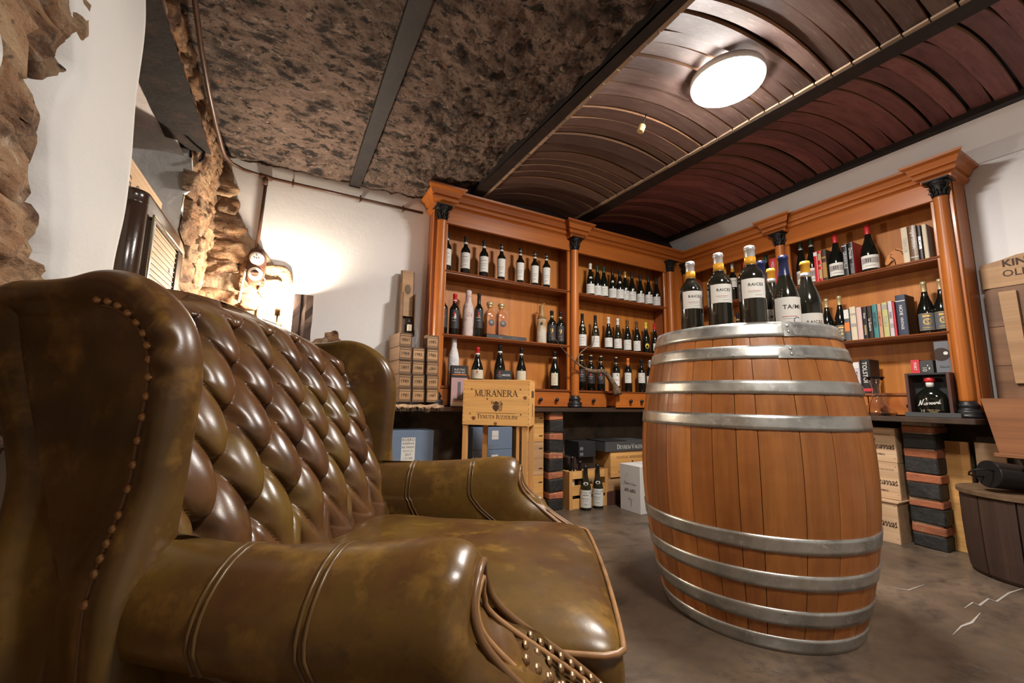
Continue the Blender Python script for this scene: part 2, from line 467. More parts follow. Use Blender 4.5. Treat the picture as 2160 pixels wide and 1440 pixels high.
SER = {  # serif capitals drawn as strokes: (x0,y0,x1,y1,thick)
    'M': (1.15, [(.12, 0, .12, 1, .07), (.12, 1, .55, .05, .15), (.55, .05, 1.0, 1, .07), (1.0, 0, 1.0, 1, .16)], [(.12, 0), (1.0, 0), (.08, 1), (1.04, 1)]),
    'U': (.98, [(.15, .28, .15, 1, .16), (.15, .3, .25, .06, .14), (.25, .06, .5, 0.02, .1), (.5, .02, .74, .1, .08), (.74, .1, .82, .3, .07), (.82, .3, .82, 1, .07)], [(.15, 1), (.82, 1)]),
    'R': (.95, [(.16, 0, .16, 1, .16), (.16, .97, .5, .97, .06), (.5, .97, .68, .86, .1), (.68, .86, .68, .64, .15), (.68, .64, .5, .52, .1), (.5, .5, .16, .5, .06), (.42, .5, .84, 0, .16)], [(.16, 0), (.12, 1), (.86, 0)]),
    'A': (1.0, [(.1, 0, .48, 1, .07), (.48, 1, .88, 0, .17), (.25, .34, .72, .34, .06)], [(.1, 0), (.88, 0)]),
    'N': (1.05, [(.14, 0, .14, 1, .07), (.14, 1, .88, .02, .16), (.88, 0, .88, 1, .07)], [(.14, 0), (.08, 1), (.88, 1)]),
    'E': (.82, [(.16, 0, .16, 1, .16), (.16, .97, .68, .97, .07), (.16, .52, .55, .52, .06), (.16, .03, .72, .03, .07), (.68, .97, .68, .8, .06), (.72, .03, .72, .22, .06), (.55, .42, .55, .62, .05)], [(.12, 0), (.12, 1)]),
    'T': (.9, [(.45, 0, .45, 1, .16), (.06, .97, .84, .97, .07), (.06, .97, .06, .8, .06), (.84, .97, .84, .8, .06)], [(.45, 0)]),
    'I': (.45, [(.22, 0, .22, 1, .16)], [(.22, 0), (.22, 1)]),
    'Z': (.85, [(.1, .97, .74, .97, .07), (.74, .97, .1, .03, .15), (.1, .03, .76, .03, .07), (.1, .97, .1, .8, .06), (.76, .03, .76, .22, .06)], []),
    'O': (1.05, [(.5 + .4 * math.cos(a * PI / 8), .5 + .5 * math.sin(a * PI / 8), .5 + .4 * math.cos((a + 1) * PI / 8), .5 + .5 * math.sin((a + 1) * PI / 8), .07 + .09 * abs(math.cos((a + .5) * PI / 8))) for a in range(16)], []),
    'L': (.78, [(.16, 0, .16, 1, .16), (.16, .03, .68, .03, .07), (.68, .03, .68, .22, .06)], [(.16, 0), (.16, 1)]),
    'D': (1.0, [(.16, 0, .16, 1, .16), (.16, .97, .5, .97, .06), (.5, .97, .78, .78, .1), (.78, .78, .86, .5, .15), (.86, .5, .78, .22, .15), (.78, .22, .5, .03, .1), (.5, .03, .16, .03, .06)], [(.12, 0), (.12, 1)]),
    'Y': (.95, [(.08, 1, .46, .48, .16), (.46, .48, .46, 0, .16), (.46, .48, .84, 1, .07)], [(.46, 0), (.08, 1), (.84, 1)]),
    'V': (.95, [(.08, 1, .48, 0, .16), (.48, 0, .84, 1, .07)], [(.08, 1), (.84, 1)]),
    'C': (.95, [(.5 + .4 * math.cos(a * PI / 8), .5 + .5 * math.sin(a * PI / 8), .5 + .4 * math.cos((a + 1) * PI / 8), .5 + .5 * math.sin((a + 1) * PI / 8), .06 + .1 * abs(math.cos((a + .5) * PI / 8))) for a in range(2, 14)], []),
    'H': (1.05, [(.16, 0, .16, 1, .15), (.86, 0, .86, 1, .15), (.16, .5, .86, .5, .06)], [(.16, 0), (.16, 1), (.86, 0), (.86, 1)]),
    'S': (.8, [(.64, .8, .5, .98, .08), (.5, .98, .24, .93, .08), (.24, .93, .16, .72, .12), (.16, .72, .36, .54, .15), (.36, .54, .6, .42, .15), (.6, .42, .66, .22, .13), (.66, .22, .5, .03, .09), (.5, .03, .26, .03, .08), (.26, .03, .12, .22, .07)], []),
    ' ': (.45, [], []),
}


def serif_geo(s, small=()):
    key = ('serif', s, small)
    if key in _fc: return _fc[key]
    vs, fs = [], []
    x = 0

    def q(a, b, c, d):
        n = len(vs); vs.extend([a, b, c, d]); fs.append([n, n + 1, n + 2, n + 3])
    for i, ch in enumerate(s):
        w, st, sf = SER.get(ch, SER['I'])
        k = .78 if (small and i not in small) else 1.0
        for x0, y0, x1, y1, t in st:
            d = Vector((x1 - x0, y1 - y0)); d.normalize(); nrm = Vector((-d.y, d.x)) * t / 2
            e = d * .02
            P = lambda px, py: (x + px * k, py * k)
            q(P(x0 - e.x + nrm.x, y0 - e.y + nrm.y), P(x0 - e.x - nrm.x, y0 - e.y - nrm.y), P(x1 + e.x - nrm.x, y1 + e.y - nrm.y), P(x1 + e.x + nrm.x, y1 + e.y + nrm.y))
        for sx, sy in sf:
            y = sy - .025 if sy > .5 else sy + .025
            q((x + (sx - .15) * k, (y - .025) * k), (x + (sx + .15) * k, (y - .025) * k), (x + (sx + .15) * k, (y + .025) * k), (x + (sx - .15) * k, (y + .025) * k))
        x += (w + .04) * k
    return fit01(vs, fs, key)


CUR = {  # joined handwriting, one polyline per letter: (advance, points)
    'P': (.75, [(.30, 1.25), (.16, .55), (.02, -.25), (-.1, -.3), (-.08, -.1), (.2, .6), (.05, .9), (.15, 1.25), (.5, 1.42), (.8, 1.3), (.82, .98), (.55, .7), (.25, .62)]),
    'N': (1.0, [(-.1, .0), (.05, -.02), (.2, .5), (.35, 1.25), (.42, .6), (.55, .05), (.72, .6), (.88, 1.3), (1.05, 1.4)]),
    'i': (.34, [(0, .05), (.14, .5), (.1, .1), (.2, .0), (.34, .15)]),
    'z': (.5, [(0, .15), (.1, .46), (.34, .46), (.1, .03), (.3, 0), (.5, .14)]),
    'a': (.52, [(.36, .42), (.2, .5), (.05, .25), (.12, .02), (.3, .15), (.4, .48), (.36, .08), (.42, 0), (.54, .15)]),
    'r': (.44, [(0, .15), (.12, .52), (.2, .42), (.32, .44), (.28, .1), (.34, 0), (.46, .15)]),
    's': (.46, [(0, .12), (.18, .55), (.3, .25), (.24, .02), (.06, .02), (.3, .02), (.48, .14)]),
    'n': (.58, [(0, .45), (.1, .5), (.08, 0), (.2, .42), (.32, .48), (.34, .05), (.42, 0), (.58, .15)]),
    'e': (.46, [(0, .15), (.26, .32), (.24, .5), (.1, .42), (.08, .1), (.2, 0), (.46, .16)]),
    'p': (.56, [(0, .2), (.14, .52), (.02, -.45), (.12, .2), (.26, .5), (.4, .38), (.34, .08), (.16, .02), (.36, .04), (.56, .15)]),
    'o': (.5, [(.24, .5), (.06, .32), (.08, .05), (.26, 0), (.36, .25), (.26, .48), (.34, .4), (.5, .42)]),
    't': (.42, [(0, .15), (.2, 1.0), (.12, .1), (.22, 0), (.42, .15)]),
    'c': (.44, [(.3, .44), (.16, .5), (.06, .22), (.14, .02), (.3, .03), (.46, .15)]),
    'u': (.56, [(0, .1), (.1, .5), (.08, .1), (.2, 0), (.36, .48), (.34, .08), (.42, 0), (.56, .15)]),
    'd': (.54, [(.34, .42), (.2, .5), (.06, .25), (.14, .02), (.32, .2), (.48, 1.0), (.38, .08), (.46, 0), (.56, .15)]),
    'f': (.4, [(0, .15), (.24, .9), (.3, 1.0), (.22, .7), (.08, -.4), (.14, -.2), (.2, .1), (.42, .15)]),
    'F': (.7, [(.1, 0), (.3, 1.2), (.05, 1.1), (.3, 1.25), (.8, 1.3), (.3, 1.2), (.22, .65), (.55, .7)]),
    ' ': (.35, []),
}


def cursive_geo(s, w=.055, slant=.25):
    key = ('cur', s, w)
    if key in _fc: return _fc[key]
    vs, fs = [], []
    x = 0
    for ch in s:
        adv, pts = CUR.get(ch, CUR['i'])
        if pts:
            P = [Vector((px + x + slant * py, py)) for px, py in pts]
            sm = []
            for i in range(len(P) - 1):
                p0, p1, p2, p3 = P[max(i - 1, 0)], P[i], P[i + 1], P[min(i + 2, len(P) - 1)]
                for k in range(4):
                    t = k / 4
                    sm.append(.5 * ((2 * p1) + (p2 - p0) * t + (2 * p0 - 5 * p1 + 4 * p2 - p3) * t * t + (3 * p1 - p0 - 3 * p2 + p3) * t ** 3))
            sm.append(P[-1])
            b = len(vs)
            for i, p in enumerate(sm):
                d = sm[min(i + 1, len(sm) - 1)] - sm[max(i - 1, 0)]
                if d.length < 1e-6: d = Vector((1, 0))
                d.normalize()
                nn = Vector((-d.y, d.x)) * w * (.5 + .35 * abs(d.y))
                vs.append(tuple(p + nn)); vs.append(tuple(p - nn))
            for i in range(len(sm) - 1):
                fs.append([b + 2 * i, b + 2 * i + 1, b + 2 * i + 3, b + 2 * i + 2])
            if ch == 'i':
                b = len(vs); c = Vector((x + .2 + slant * .75, .75))
                vs.extend([(c.x - .04, c.y), (c.x, c.y - .04), (c.x + .04, c.y), (c.x, c.y + .04)]); fs.append([b, b + 1, b + 2, b + 3])
        x += adv
    return fit01(vs, fs, key)


def put_flat(mb, geo, cx, cz, h, y, mat=0, rot=0.0, wmax=None, face='-y', T=None):
    """lettering upright on the plane y=const facing -y, cap height h, centred on (cx, cz)"""
    vs, fs, asp = geo
    sx = h
    if wmax and asp * h > wmax: sx = wmax / asp
    c, s = math.cos(rot), math.sin(rot)
    out = []
    for px, py in vs:
        X, Y = px * sx, py * h
        X, Y = X * c - Y * s, X * s + Y * c
        out.append((cx + X, y, cz + Y) if face == '-y' else (cx + X, cz + Y, y))
    mb.add(out, fs, mat, False, T)


def put_round(mb, geo, phi, z, h, r, mat=0, wmax=None, shift=0.0, rot=0.0):
    vs, fs, asp = geo
    sx = h
    if wmax and asp * h > wmax: sx = wmax / asp
    c, s = math.cos(rot), math.sin(rot)
    out = []
    for px, py in vs:
        X, Y = px * sx, py * h
        X, Y = X * c - Y * s, X * s + Y * c
        a = phi + (X + shift) / r
        out.append((r * math.cos(a), r * math.sin(a), z + Y))
    mb.add(out, fs, mat)

# ------------------------------------------------------------------ room shell
WX, BY, RX, FY = -0.54, 3.125, 3.84, -2.6      # left wall, back wall, right wall, wall behind the viewer
CZ = 2.43


def nz(p, s=1.0, seed=0.0):
    return mnoise.noise(Vector((p[0] * s + seed, p[1] * s + seed * .7, p[2] * s - seed)))


def fbm(p, s, o=4, seed=0.0):
    return mnoise.fractal(Vector((p[0] * s + seed, p[1] * s, p[2] * s + seed)), .9, 2.1, o)


mb = MB(); mb.box(WX - .6, RX + .3, FY - .2, BY + .2, -.12, 0)
floor = struct('floor', mb, M['floor'], 'dark polished concrete floor with mottled brown patches')
for pts in ([(2034, 1282), (2052, 1270), (2066, 1276), (2085, 1262), (2102, 1268), (2128, 1250), (2165, 1238)], [(2010, 1338), (2028, 1320), (2050, 1312), (2068, 1292)], [(1880, 1238), (1916, 1244), (1950, 1232)]):
    P = [at_z(u, v, .0015) for u, v in pts]
    mb = MB(); vs = []
    for i, p in enumerate(P):
        w = .003 + .006 * abs(nz((i * .7, 3, 1)))
        if i in (0, len(P) - 1): w = .001
        vs += [p + Vector((w, w, 0)), p - Vector((w, w, 0))]
    mb.add(vs, [(2 * i, 2 * i + 1, 2 * i + 3, 2 * i + 2) for i in range(len(P) - 1)])
    mb.build('crack', M['crack'], floor)

# back wall
mb = MB()
mb.box(WX - .5, RX + .3, BY, BY + .15, 0, 2.9)
wall_back = struct('wall_back', mb, M['plaster'], 'white plastered back wall')
# dark rough masonry under the worktop
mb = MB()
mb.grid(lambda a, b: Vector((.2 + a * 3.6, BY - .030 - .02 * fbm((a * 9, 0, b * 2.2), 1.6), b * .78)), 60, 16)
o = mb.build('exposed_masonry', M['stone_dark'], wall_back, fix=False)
mb = MB()
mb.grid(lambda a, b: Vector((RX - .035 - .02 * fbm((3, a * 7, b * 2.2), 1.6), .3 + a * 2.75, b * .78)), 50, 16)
# right wall with a coved top edge
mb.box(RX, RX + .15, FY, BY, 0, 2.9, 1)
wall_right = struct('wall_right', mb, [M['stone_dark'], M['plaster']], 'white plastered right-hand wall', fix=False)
mb = MB()
mb.prism([(3.605, 2.655), (3.64, 2.80), (RX, 2.80), (RX, 2.44), (RX - .015, 2.44)], FY, BY)
for i in range(len(mb.v)):
    pass
o = mb.build('plaster_cove', M['plaster'], wall_right)
mb = MB(); mb.box(WX - .6, RX + .3, FY - .15, FY, 0, 2.9)
struct('wall_front', mb, M['plaster'], 'plastered wall behind the viewer')

# left wall: stone rubble, plaster patch, niche
NY0, NY1, NZ0, NZ1, NX = 1.53, 2.52, 1.16, 2.11, -.80
wall_left = struct('wall_left', None, None, 'rubble stone left-hand wall with patches of white plaster and a niche')
mb = MB()


def lw(y0, y1, z0, z1, nu, nv):
    mb.grid(lambda a, b: Vector((WX - .012 + .03 * fbm((0, y0 + (y1 - y0) * a, z0 + (z1 - z0) * b), 3.2), y0 + (y1 - y0) * a, z0 + (z1 - z0) * b)), nu, nv)


lw(FY, NY0, 0, 2.6, 150, 90)
lw(NY0, NY1, 0, NZ0, 40, 40)
lw(NY0 - .3, NY1 + .1, 2.19, 2.6, 60, 24)
lw(NY1, BY, 0, 2.6, 40, 90)
mb.build('mortar_face', M['mortar'], wall_left, fix=False)
mb = MB()
mb.box(WX - .4, WX - .05, FY, NY0, 0, 2.6); mb.box(WX - .4, WX - .05, NY1 + .02, BY, 0, 2.6); mb.box(WX - .4, WX - .05, NY0, NY1 + .02, 0, NZ0); mb.box(WX - .4, WX - .05, NY0, NY1 + .02, 2.2, 2.6)
mb.build('wall_core', M['mortar'], wall_left)
# niche
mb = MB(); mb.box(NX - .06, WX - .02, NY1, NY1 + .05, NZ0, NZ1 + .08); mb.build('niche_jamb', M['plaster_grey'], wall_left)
mb = MB()
ys = [2.50 + i * .0 for i in range(1)]
edge = [(WX - .005, 2.06), (WX + .005, 1.99), (WX + .012, 1.92), (WX + .004, 1.88), (WX - .05, 1.84), (WX - .075, 1.80), (WX - .04, 1.74), (WX - .03, 1.66), (WX - .065, 1.60), (WX - .05, 1.52), (WX - .02, 1.44), (WX - .03, 1.34), (WX - .05, 1.2), (WX - .02, NZ0)]
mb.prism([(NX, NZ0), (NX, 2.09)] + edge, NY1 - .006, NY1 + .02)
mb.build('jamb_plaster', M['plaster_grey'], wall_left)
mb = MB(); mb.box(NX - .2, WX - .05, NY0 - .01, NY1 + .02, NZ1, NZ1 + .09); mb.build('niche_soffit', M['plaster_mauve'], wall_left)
mb = MB(); mb.prism([(0, 0)], 0, 0) if 0 else None
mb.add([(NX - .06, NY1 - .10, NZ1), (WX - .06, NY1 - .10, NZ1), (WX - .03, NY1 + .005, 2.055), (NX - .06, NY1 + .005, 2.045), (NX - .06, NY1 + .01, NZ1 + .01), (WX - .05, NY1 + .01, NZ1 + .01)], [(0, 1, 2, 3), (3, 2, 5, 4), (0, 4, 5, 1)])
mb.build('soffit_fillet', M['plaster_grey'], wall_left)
mb = MB(); mb.box(NX - .2, WX + .01, NY0 - .01, NY1 + .02, NZ0 - .05, NZ0); mb.build('niche_sill', M['plaster'], wall_left)
mb = MB(); mb.box(NX - .2, WX, NY0 - .06, NY0, NZ0, NZ1 + .09); mb.build('niche_jamb', M['plaster'], wall_left)
# window at the back of the niche
win = struct('window_1', None, None, 'dark window with a brown frame at the back of the niche')
mb = MB(); mb.box(NX - .12, NX - .10, NY0, NY1, NZ0, NZ1); mb.build('pane', M['slatdark'], win)
mb = MB()
mb.box(NX - .10, NX + .02, NY1 - .05, NY1 + .0, NZ0, NZ1, c=.004); mb.box(NX - .1, NX + .0, NY0, NY0 + .05, NZ0, NZ1, c=.004)
mb.box(NX - .10, NX + .0, NY0, NY1, NZ1 - .04, NZ1, c=.004); mb.box(NX - .1, NX, NY0, NY1, NZ0, NZ0 + .05, c=.004); mb.box(NX - .1, NX - .02, 2.0, 2.04, NZ0, NZ1, c=.004)
mb.build('window_frame', M['windowframe'], win)

# lintel girder over the niche
lin = struct('trim_1', None, None, 'rusty steel girder carrying the stone above the niche')
mb = MB(); mb.grid(lambda a, b: Vector((WX - .10 + .175 * a, 1.15 + 1.36 * b, 2.10 + .004 * fbm((a, b * 9, 0), 2))), 6, 60, 0)
mb.box(WX - .10, WX + .06, 1.15, 2.51, 2.104, 2.125)
mb.build('flange', M['rust_dark'], lin, fix=False)
mb = MB(); mb.grid(lambda a, b: Vector((WX + .075 - .085 * a * a + .006 * fbm((a * 3, b * 14, 2), 2), 1.15 + 1.36 * b, 2.10 + .115 * a)), 6, 80, 0)
mb.build('rusted_edge', M['rust'], lin, fix=False)

# plaster patch on the near part of the left wall
left_px = [(132, -60), (130, 5), (131, 60), (127, 130), (110, 160), (90, 195), (80, 232), (84, 300), (87, 370), (84, 420), (76, 470), (80, 520), (75, 570), (78, 640)]
right_px = [(296, -60), (290, 0), (283, 70), (274, 150), (264, 240), (252, 340), (243, 420), (233, 500), (225, 570), (216, 650)]
Lp = [at_x(u, v, WX + .02) for u, v in left_px]
Rp = [at_x(u, v, WX + .02) for u, v in right_px]
Lp.append(Vector((WX + .02, 1.21, .55))); Rp.append(Vector((WX + .02, 1.60, .55)))


def interp(P, z):
    P = sorted(P, key=lambda p: p.z)
    if z <= P[0].z: return P[0].y
    for a, b in zip(P, P[1:]):
        if a.z <= z <= b.z: return a.y + (b.y - a.y) * (z - a.z) / max(1e-6, b.z - a.z)
    return P[-1].y


def patch(a, b):
    z = .55 + b * 1.93
    y0 = interp(Lp, z) + .012 * nz((0, 0, z), 14); y1 = interp(Rp, z)
    t = min(a * 4, (1 - a) * 5, 1)
    x = WX + .045 + .014 * nz((0, y0 + (y1 - y0) * a, z), 4) if t > .01 else WX - .03
    if a < .2: x -= .02 * (1 - a / .2) ** 2
    return Vector((x, y0 + (y1 - y0) * a, z))


mb = MB(); mb.grid(patch, 30, 90)
mb.grid(lambda a, b: Vector((WX + .03 - a * .42, interp(Rp, .55 + b * 1.93), .55 + b * 1.93)), 2, 40)
mb.build('plaster_patch', M['plaster_old'], wall_left, fix=False)


def inside(poly, x, y):
    c = False; j = len(poly) - 1
    for i in range(len(poly)):
        if (poly[i][1] > y) != (poly[j][1] > y) and x < (poly[j][0] - poly[i][0]) * (y - poly[i][1]) / (poly[j][1] - poly[i][1]) + poly[i][0]:
            c = not c
        j = i
    return c


def stones(parent, conv, nrm, poly, cu, cv, depth, seed, name='stone', mat='stone', avoid=None):
    rnd = random.Random(seed)
    xs = [p[0] for p in poly]; zs = [p[1] for p in poly]
    z = min(zs) + cv / 2; row = 0; cnt = 0
    while z < max(zs):
        x = min(xs) + cu * (.25 + .5 * (row % 2))
        while x < max(xs):
            w = cu * rnd.uniform(.62, 1.5)
            px, pz = x + rnd.uniform(-.12, .12) * cu, z + rnd.uniform(-.2, .2) * cv
            x += w * .98
            if not inside(poly, px, pz) or (avoid and avoid(px, pz, w)):
                continue
            hw, hh = w * .56, cv * rnd.uniform(.50, .74)
            n = 18; sd = rnd.uniform(0, 90); tilt = rnd.uniform(-.22, .22); dd = depth * rnd.uniform(.25, .85); ex = rnd.uniform(3.5, 9)
            sl, sk = rnd.uniform(-.3, .3), rnd.uniform(-.3, .3)
            rings = []
            for k, (sc, dep) in enumerate(((1.04, -.8), (1.0, .15), (.93, .75), (.74, .95), (.48, 1.0), (.2, 1.0))):
                ring = []
                for i in range(n):
                    a = 2 * PI * i / n
                    ca, sa = math.cos(a), math.sin(a)
                    e = (abs(ca) ** ex + abs(sa) ** ex) ** (-1 / ex)
                    rr = e * (1 + .22 * mnoise.noise(Vector((ca * 1.3 + sd, sa * 1.3, 0))) + .10 * mnoise.noise(Vector((ca * 4 + sd, sa * 4, 5))))
                    lx, lz = ca * rr * hw * sc, sa * rr * hh * sc
                    qx, qz = lx * math.cos(tilt) - lz * math.sin(tilt), lx * math.sin(tilt) + lz * math.cos(tilt)
                    d = dd * dep + depth * .42 * mnoise.noise(Vector((lx * 16 + sd, lz * 26, 0))) * (dep > 0) + depth * .22 * mnoise.noise(Vector((lx * 50 + sd, lz * 60, 2))) + (sl * lx + sk * lz) * (.5 if dep > 0 else 0)
                    ring.append(conv(px + qx, pz + qz) + nrm * d)
                rings.append(ring)
            b = MB(); b.rings(rings, 0, True, False, True)
            b.build(name, M[mat], parent, fix=True)
            cnt += 1
        z += cv; row += 1
    return cnt


lc = lambda s, t: Vector((WX, s, t))
NL = Vector((1, 0, 0))
polyA = [(.60, .02)] + [(.60, 2.44)] + [(min(p.y + .03, 1.3), p.z) for p in reversed(sorted(Lp, key=lambda p: p.z)) if p.z < 2.44][0:] + [(1.28, .5), (1.5, .02)]
nst = stones(wall_left, lc, NL, polyA, .17, .11, .05, 3, avoid=lambda y, z, w: z > .6 and y + w * .45 > interp(Lp, z) + .075)
polyB = [(1.35, 2.30), (1.35, 2.46), (3.10, 2.46), (3.10, 1.0), (2.56, 1.0), (2.55, 2.10), (2.5, 2.30)]
nst += stones(wall_left, lc, NL, polyB, .15, .095, .04, 11)

# exposed stone in the corner of the back wall
cp = [at_y(u, v, BY) for u, v in ((490, 344), (497, 400), (508, 455), (530, 500), (548, 515), (575, 548), (588, 575), (590, 610), (582, 680), (600, 760))]
cpoly = [(WX - .02, cp[0].z)] + [(p.x, p.z) for p in cp] + [(WX - .02, cp[-1].z)]
mb = MB()
zt, zb = cp[0].z, cp[-1].z


def cpatch(a, b):
    z = zb + (zt - zb) * b
    P = sorted(cp, key=lambda p: p.z)
    x1 = P[0].x
    for p, q in zip(P, P[1:]):
        if p.z <= z <= q.z: x1 = p.x + (q.x - p.x) * (z - p.z) / max(1e-6, q.z - p.z)
    x1 += .008 * nz((0, 0, z), 22)
    x = WX - .04 + (x1 - WX + .04) * a
    return Vector((x, BY - (.004 + .022 * fbm((x, 0, z), 5)) * (1 if a < .97 else 0) - (.01 if a < .97 else -.01), z))


mb.grid(cpatch, 24, 60); mb.build('mortar_face', M['mortar'], wall_back, fix=False)
nst += stones(wall_back, lambda s, t: Vector((s, BY - .006, t)), Vector((0, -1, 0)), [(x - .02 if i else x, z) for i, (x, z) in enumerate(cpoly)], .17, .105, .035, 5)
# small broken patch near the timber block
sp = at_y(700, 700, BY)
stones(wall_back, lambda s, t: Vector((s, BY - .004, t)), Vector((0, -1, 0)), [(sp.x - .08, sp.z - .3), (sp.x - .05, sp.z + .05), (sp.x + .02, sp.z + .06), (sp.x + .07, sp.z - .05), (sp.x + .09, sp.z - .3)], .11, .08, .02, 9)

# ------------------------------------------------------------------ ceiling
ceil_o = struct('ceiling', None, None, 'rough dark concrete ceiling pitted with stones')
mb = MB()


def cz(x, y):
    z = CZ + .05 * max(0, (x + .5)) / 1.8 + .05 * max(0, min(1, (x - .75) / .45)) - .015 * (1 if y > 2.9 else 0)
    d = fbm((x, y, 0), 5.5, 6) * .022 + fbm((x, y, 3), 17, 4) * .012
    if x > .55: d *= 1.5
    return z + d


def line_xy(p0, p1, z):
    a, b = at_z(*p0, z), at_z(*p1, z)
    k = (b.x - a.x) / (b.y - a.y)
    return lambda y: a.x + (y - a.y) * k


_edge = line_xy((1404, 17), (990, 414), 2.475)


def csoff(a, b):
    y = FY + b * (BY + .05 - FY); x = WX - .05 + a * (_edge(y) + .012 - WX + .05)
    return Vector((x, y, cz(x, y)))


mb.grid(csoff, 200, 420)
mb.build('concrete_soffit', M['concrete'], ceil_o, fix=False)
mb = MB(); mb.box(WX - .6, RX + .3, FY - .1, BY + .2, 2.86, 2.95); mb.build('slab', M['concrete'], ceil_o)


mb = MB(); mb.box(1.32, RX, BY - .03, BY, 2.30, 2.86); struct('trim_3', mb, M['darkwood'], 'dark boards closing the ends of the stave vaults on the back wall')


def girder(label, l0, l1, r0, r1, z, hgt, mat='steel_dark'):
    fl, fr = line_xy(l0, l1, z), line_xy(r0, r1, z)
    y0, y1 = FY, BY
    mb = MB()
    vs = []
    for y in (y0, y1):
        vs += [(fl(y), y, z), (fr(y), y, z), (fr(y), y, z + hgt), (fl(y), y, z + hgt)]
    mb.add(vs, [(0, 1, 2, 3), (7, 6, 5, 4), (0, 4, 5, 1), (1, 5, 6, 2), (2, 6, 7, 3), (3, 7, 4, 0)])
    o = struct('ceiling_beam', mb, M[mat], label)
    return fl, fr


ZB0, ZB1, ZB2, ZW = 2.415, 2.475, 2.58, 2.66
girder('slim dark steel beam crossing the rough concrete ceiling', (862, 0), (737, 390), (914, 0), (762, 390), ZB0, .10)
b1l, b1r = girder('dark beam between the concrete ceiling and the first stave vault', (1404, 17), (990, 414), (1447, 5), (1013, 420), ZB1, .16)
b2l, b2r = girder('dark beam between the two stave vaults', (2052, 0), (1200, 472), (2112, 0), (1236, 470), ZB2, .16)
wl = lambda y: 3.61
mb = MB(); mb.box(3.56, 3.64, FY, BY, ZW - .015, ZW + .14); struct('trim_2', mb, M['steel_dark'], 'dark edge strip where the stave vault meets the white right wall')


def vault(label, fa, za, fb, zb, mats, rise, seed, lath_a, lath_b):
    rnd = random.Random(seed)
    v = struct('ceiling_vault', None, None, label)
    mb = MB(); mb.grid(lambda a, b: Vector((fa(b * 5.7 + FY) + (fb(b * 5.7 + FY) - fa(b * 5.7 + FY)) * a, FY + b * 5.7, za + (zb - za) * a + rise * 4 * a * (1 - a) + .05)), 12, 4)
    mb.build('vault_backing', M['darkwood'], v, fix=False)
    y = -.25
    while y < BY - .02:
        w = rnd.uniform(.072, .112)
        if y + w > BY: w = BY - y
        y0, y1 = y + .0045, y + w - .0045
        dz0, tl = rnd.uniform(-.004, .007), rnd.uniform(-.0035, .0035)
        bow = rise * rnd.uniform(.88, 1.12); skew = rnd.uniform(-.008, .008)
        ns = 14; th = .024
        vs = []
        for i in range(ns + 1):
            s = i / ns
            for (yy, t) in ((y0, -1), (y1, 1)):
                x = fa(yy) + (fb(yy) - fa(yy)) * s
                wv = 1 - .10 * (2 * s - 1) ** 2
                yc = (y0 + y1) / 2 + (yy - (y0 + y1) / 2) * wv + skew * math.sin(s * 3)
                z = za + (zb - za) * s + bow * 4 * s * (1 - s) + dz0 + tl * t + .012
                vs += [(x, yc, z), (x, yc, z + th)]
        mb = MB(); fs = []; mi = []
        for i in range(ns):
            a, b = i * 4, (i + 1) * 4
            fs.append((a, b, b + 2, a + 2)); mi.append(0)
            fs.append((a + 1, a + 3, b + 3, b + 1)); mi.append(1)
            fs.append((a, a + 1, b + 1, b)); mi.append(1)
            fs.append((a + 2, b + 2, b + 3, a + 3)); mi.append(1)
        mb.add(vs, [f for f, q_ in zip(fs, mi) if q_], 1)
        mb.add([vs[k_] for i_ in range(ns + 1) for k_ in (i_ * 4, i_ * 4 + 2)], [(2 * i_, 2 * i_ + 2, 2 * i_ + 3, 2 * i_ + 1) for i_ in range(ns)], 0, True)
        t = (y + .25) / 3.3
        near = math.hypot(0, y - 1.25)
        mb.build('stave', [M[mats], M['stave_edge']], v, fix=False)
        for on, f, zz, sgn in ((lath_a, fa, za, 1), (lath_b, fb, zb, -1)):
            if on:
                b = MB(); xa = f(y); b.box(xa + (0 if sgn > 0 else -.026), xa + (.026 if sgn > 0 else 0), y + .003, y + w - .003, zz + .002 + rnd.uniform(0, .003), zz + .014)
                b.build('lath', M['lath'], v)
        y += w
    return v


vault('first stave vault, barrel staves coloured grey-brown as lit by the round lamp', b1r, ZB1, b2l, ZB2, 'stave_lamplit', .085, 4, True, True)
vault('second stave vault, wine-stained purple barrel staves beside the right wall', b2r, ZB2, wl, ZW, 'stave_purple', .085, 8, False, False)

# round ceiling lamp
LZ = 2.555
lcn = at_z(1534, 181, LZ)
lamp = thing('ceiling_lamp', 'round glowing white ceiling lamp on the stave vault', 'lamp', (lcn.x, lcn.y, LZ))
mb = MB(); mb.lathe([(.174, .012), (.182, .014), (.182, .05), (.12, .055)], 48, cap=False); mb.build('lamp_rim', M['lamp_rim'], lamp)
mb = MB(); mb.lathe([(.0005, -.006), (.08, -.005), (.15, -.003), (.170, .001), (.176, .006), (.177, .013)], 48, cap=False); mb.build('diffuser', M['lamp_disc'], lamp)
kn = at_z(1350, 272, 2.52)
ck = thing('cork_stopper', 'small cork coloured knob hanging under the stave vault beside the lamp', 'stopper', (kn.x, kn.y, 2.50), rot=(.15, .3, 0))
mb = MB(); mb.lathe([(.017, 0), (.02, .003), (.022, .04), (.02, .045)], 16); mb.build('cork_body', M['cork'], ck)
mb = MB(); mb.lathe([(.004, .044), (.004, .13)], 8); mb.build('pin', M['iron'], ck)
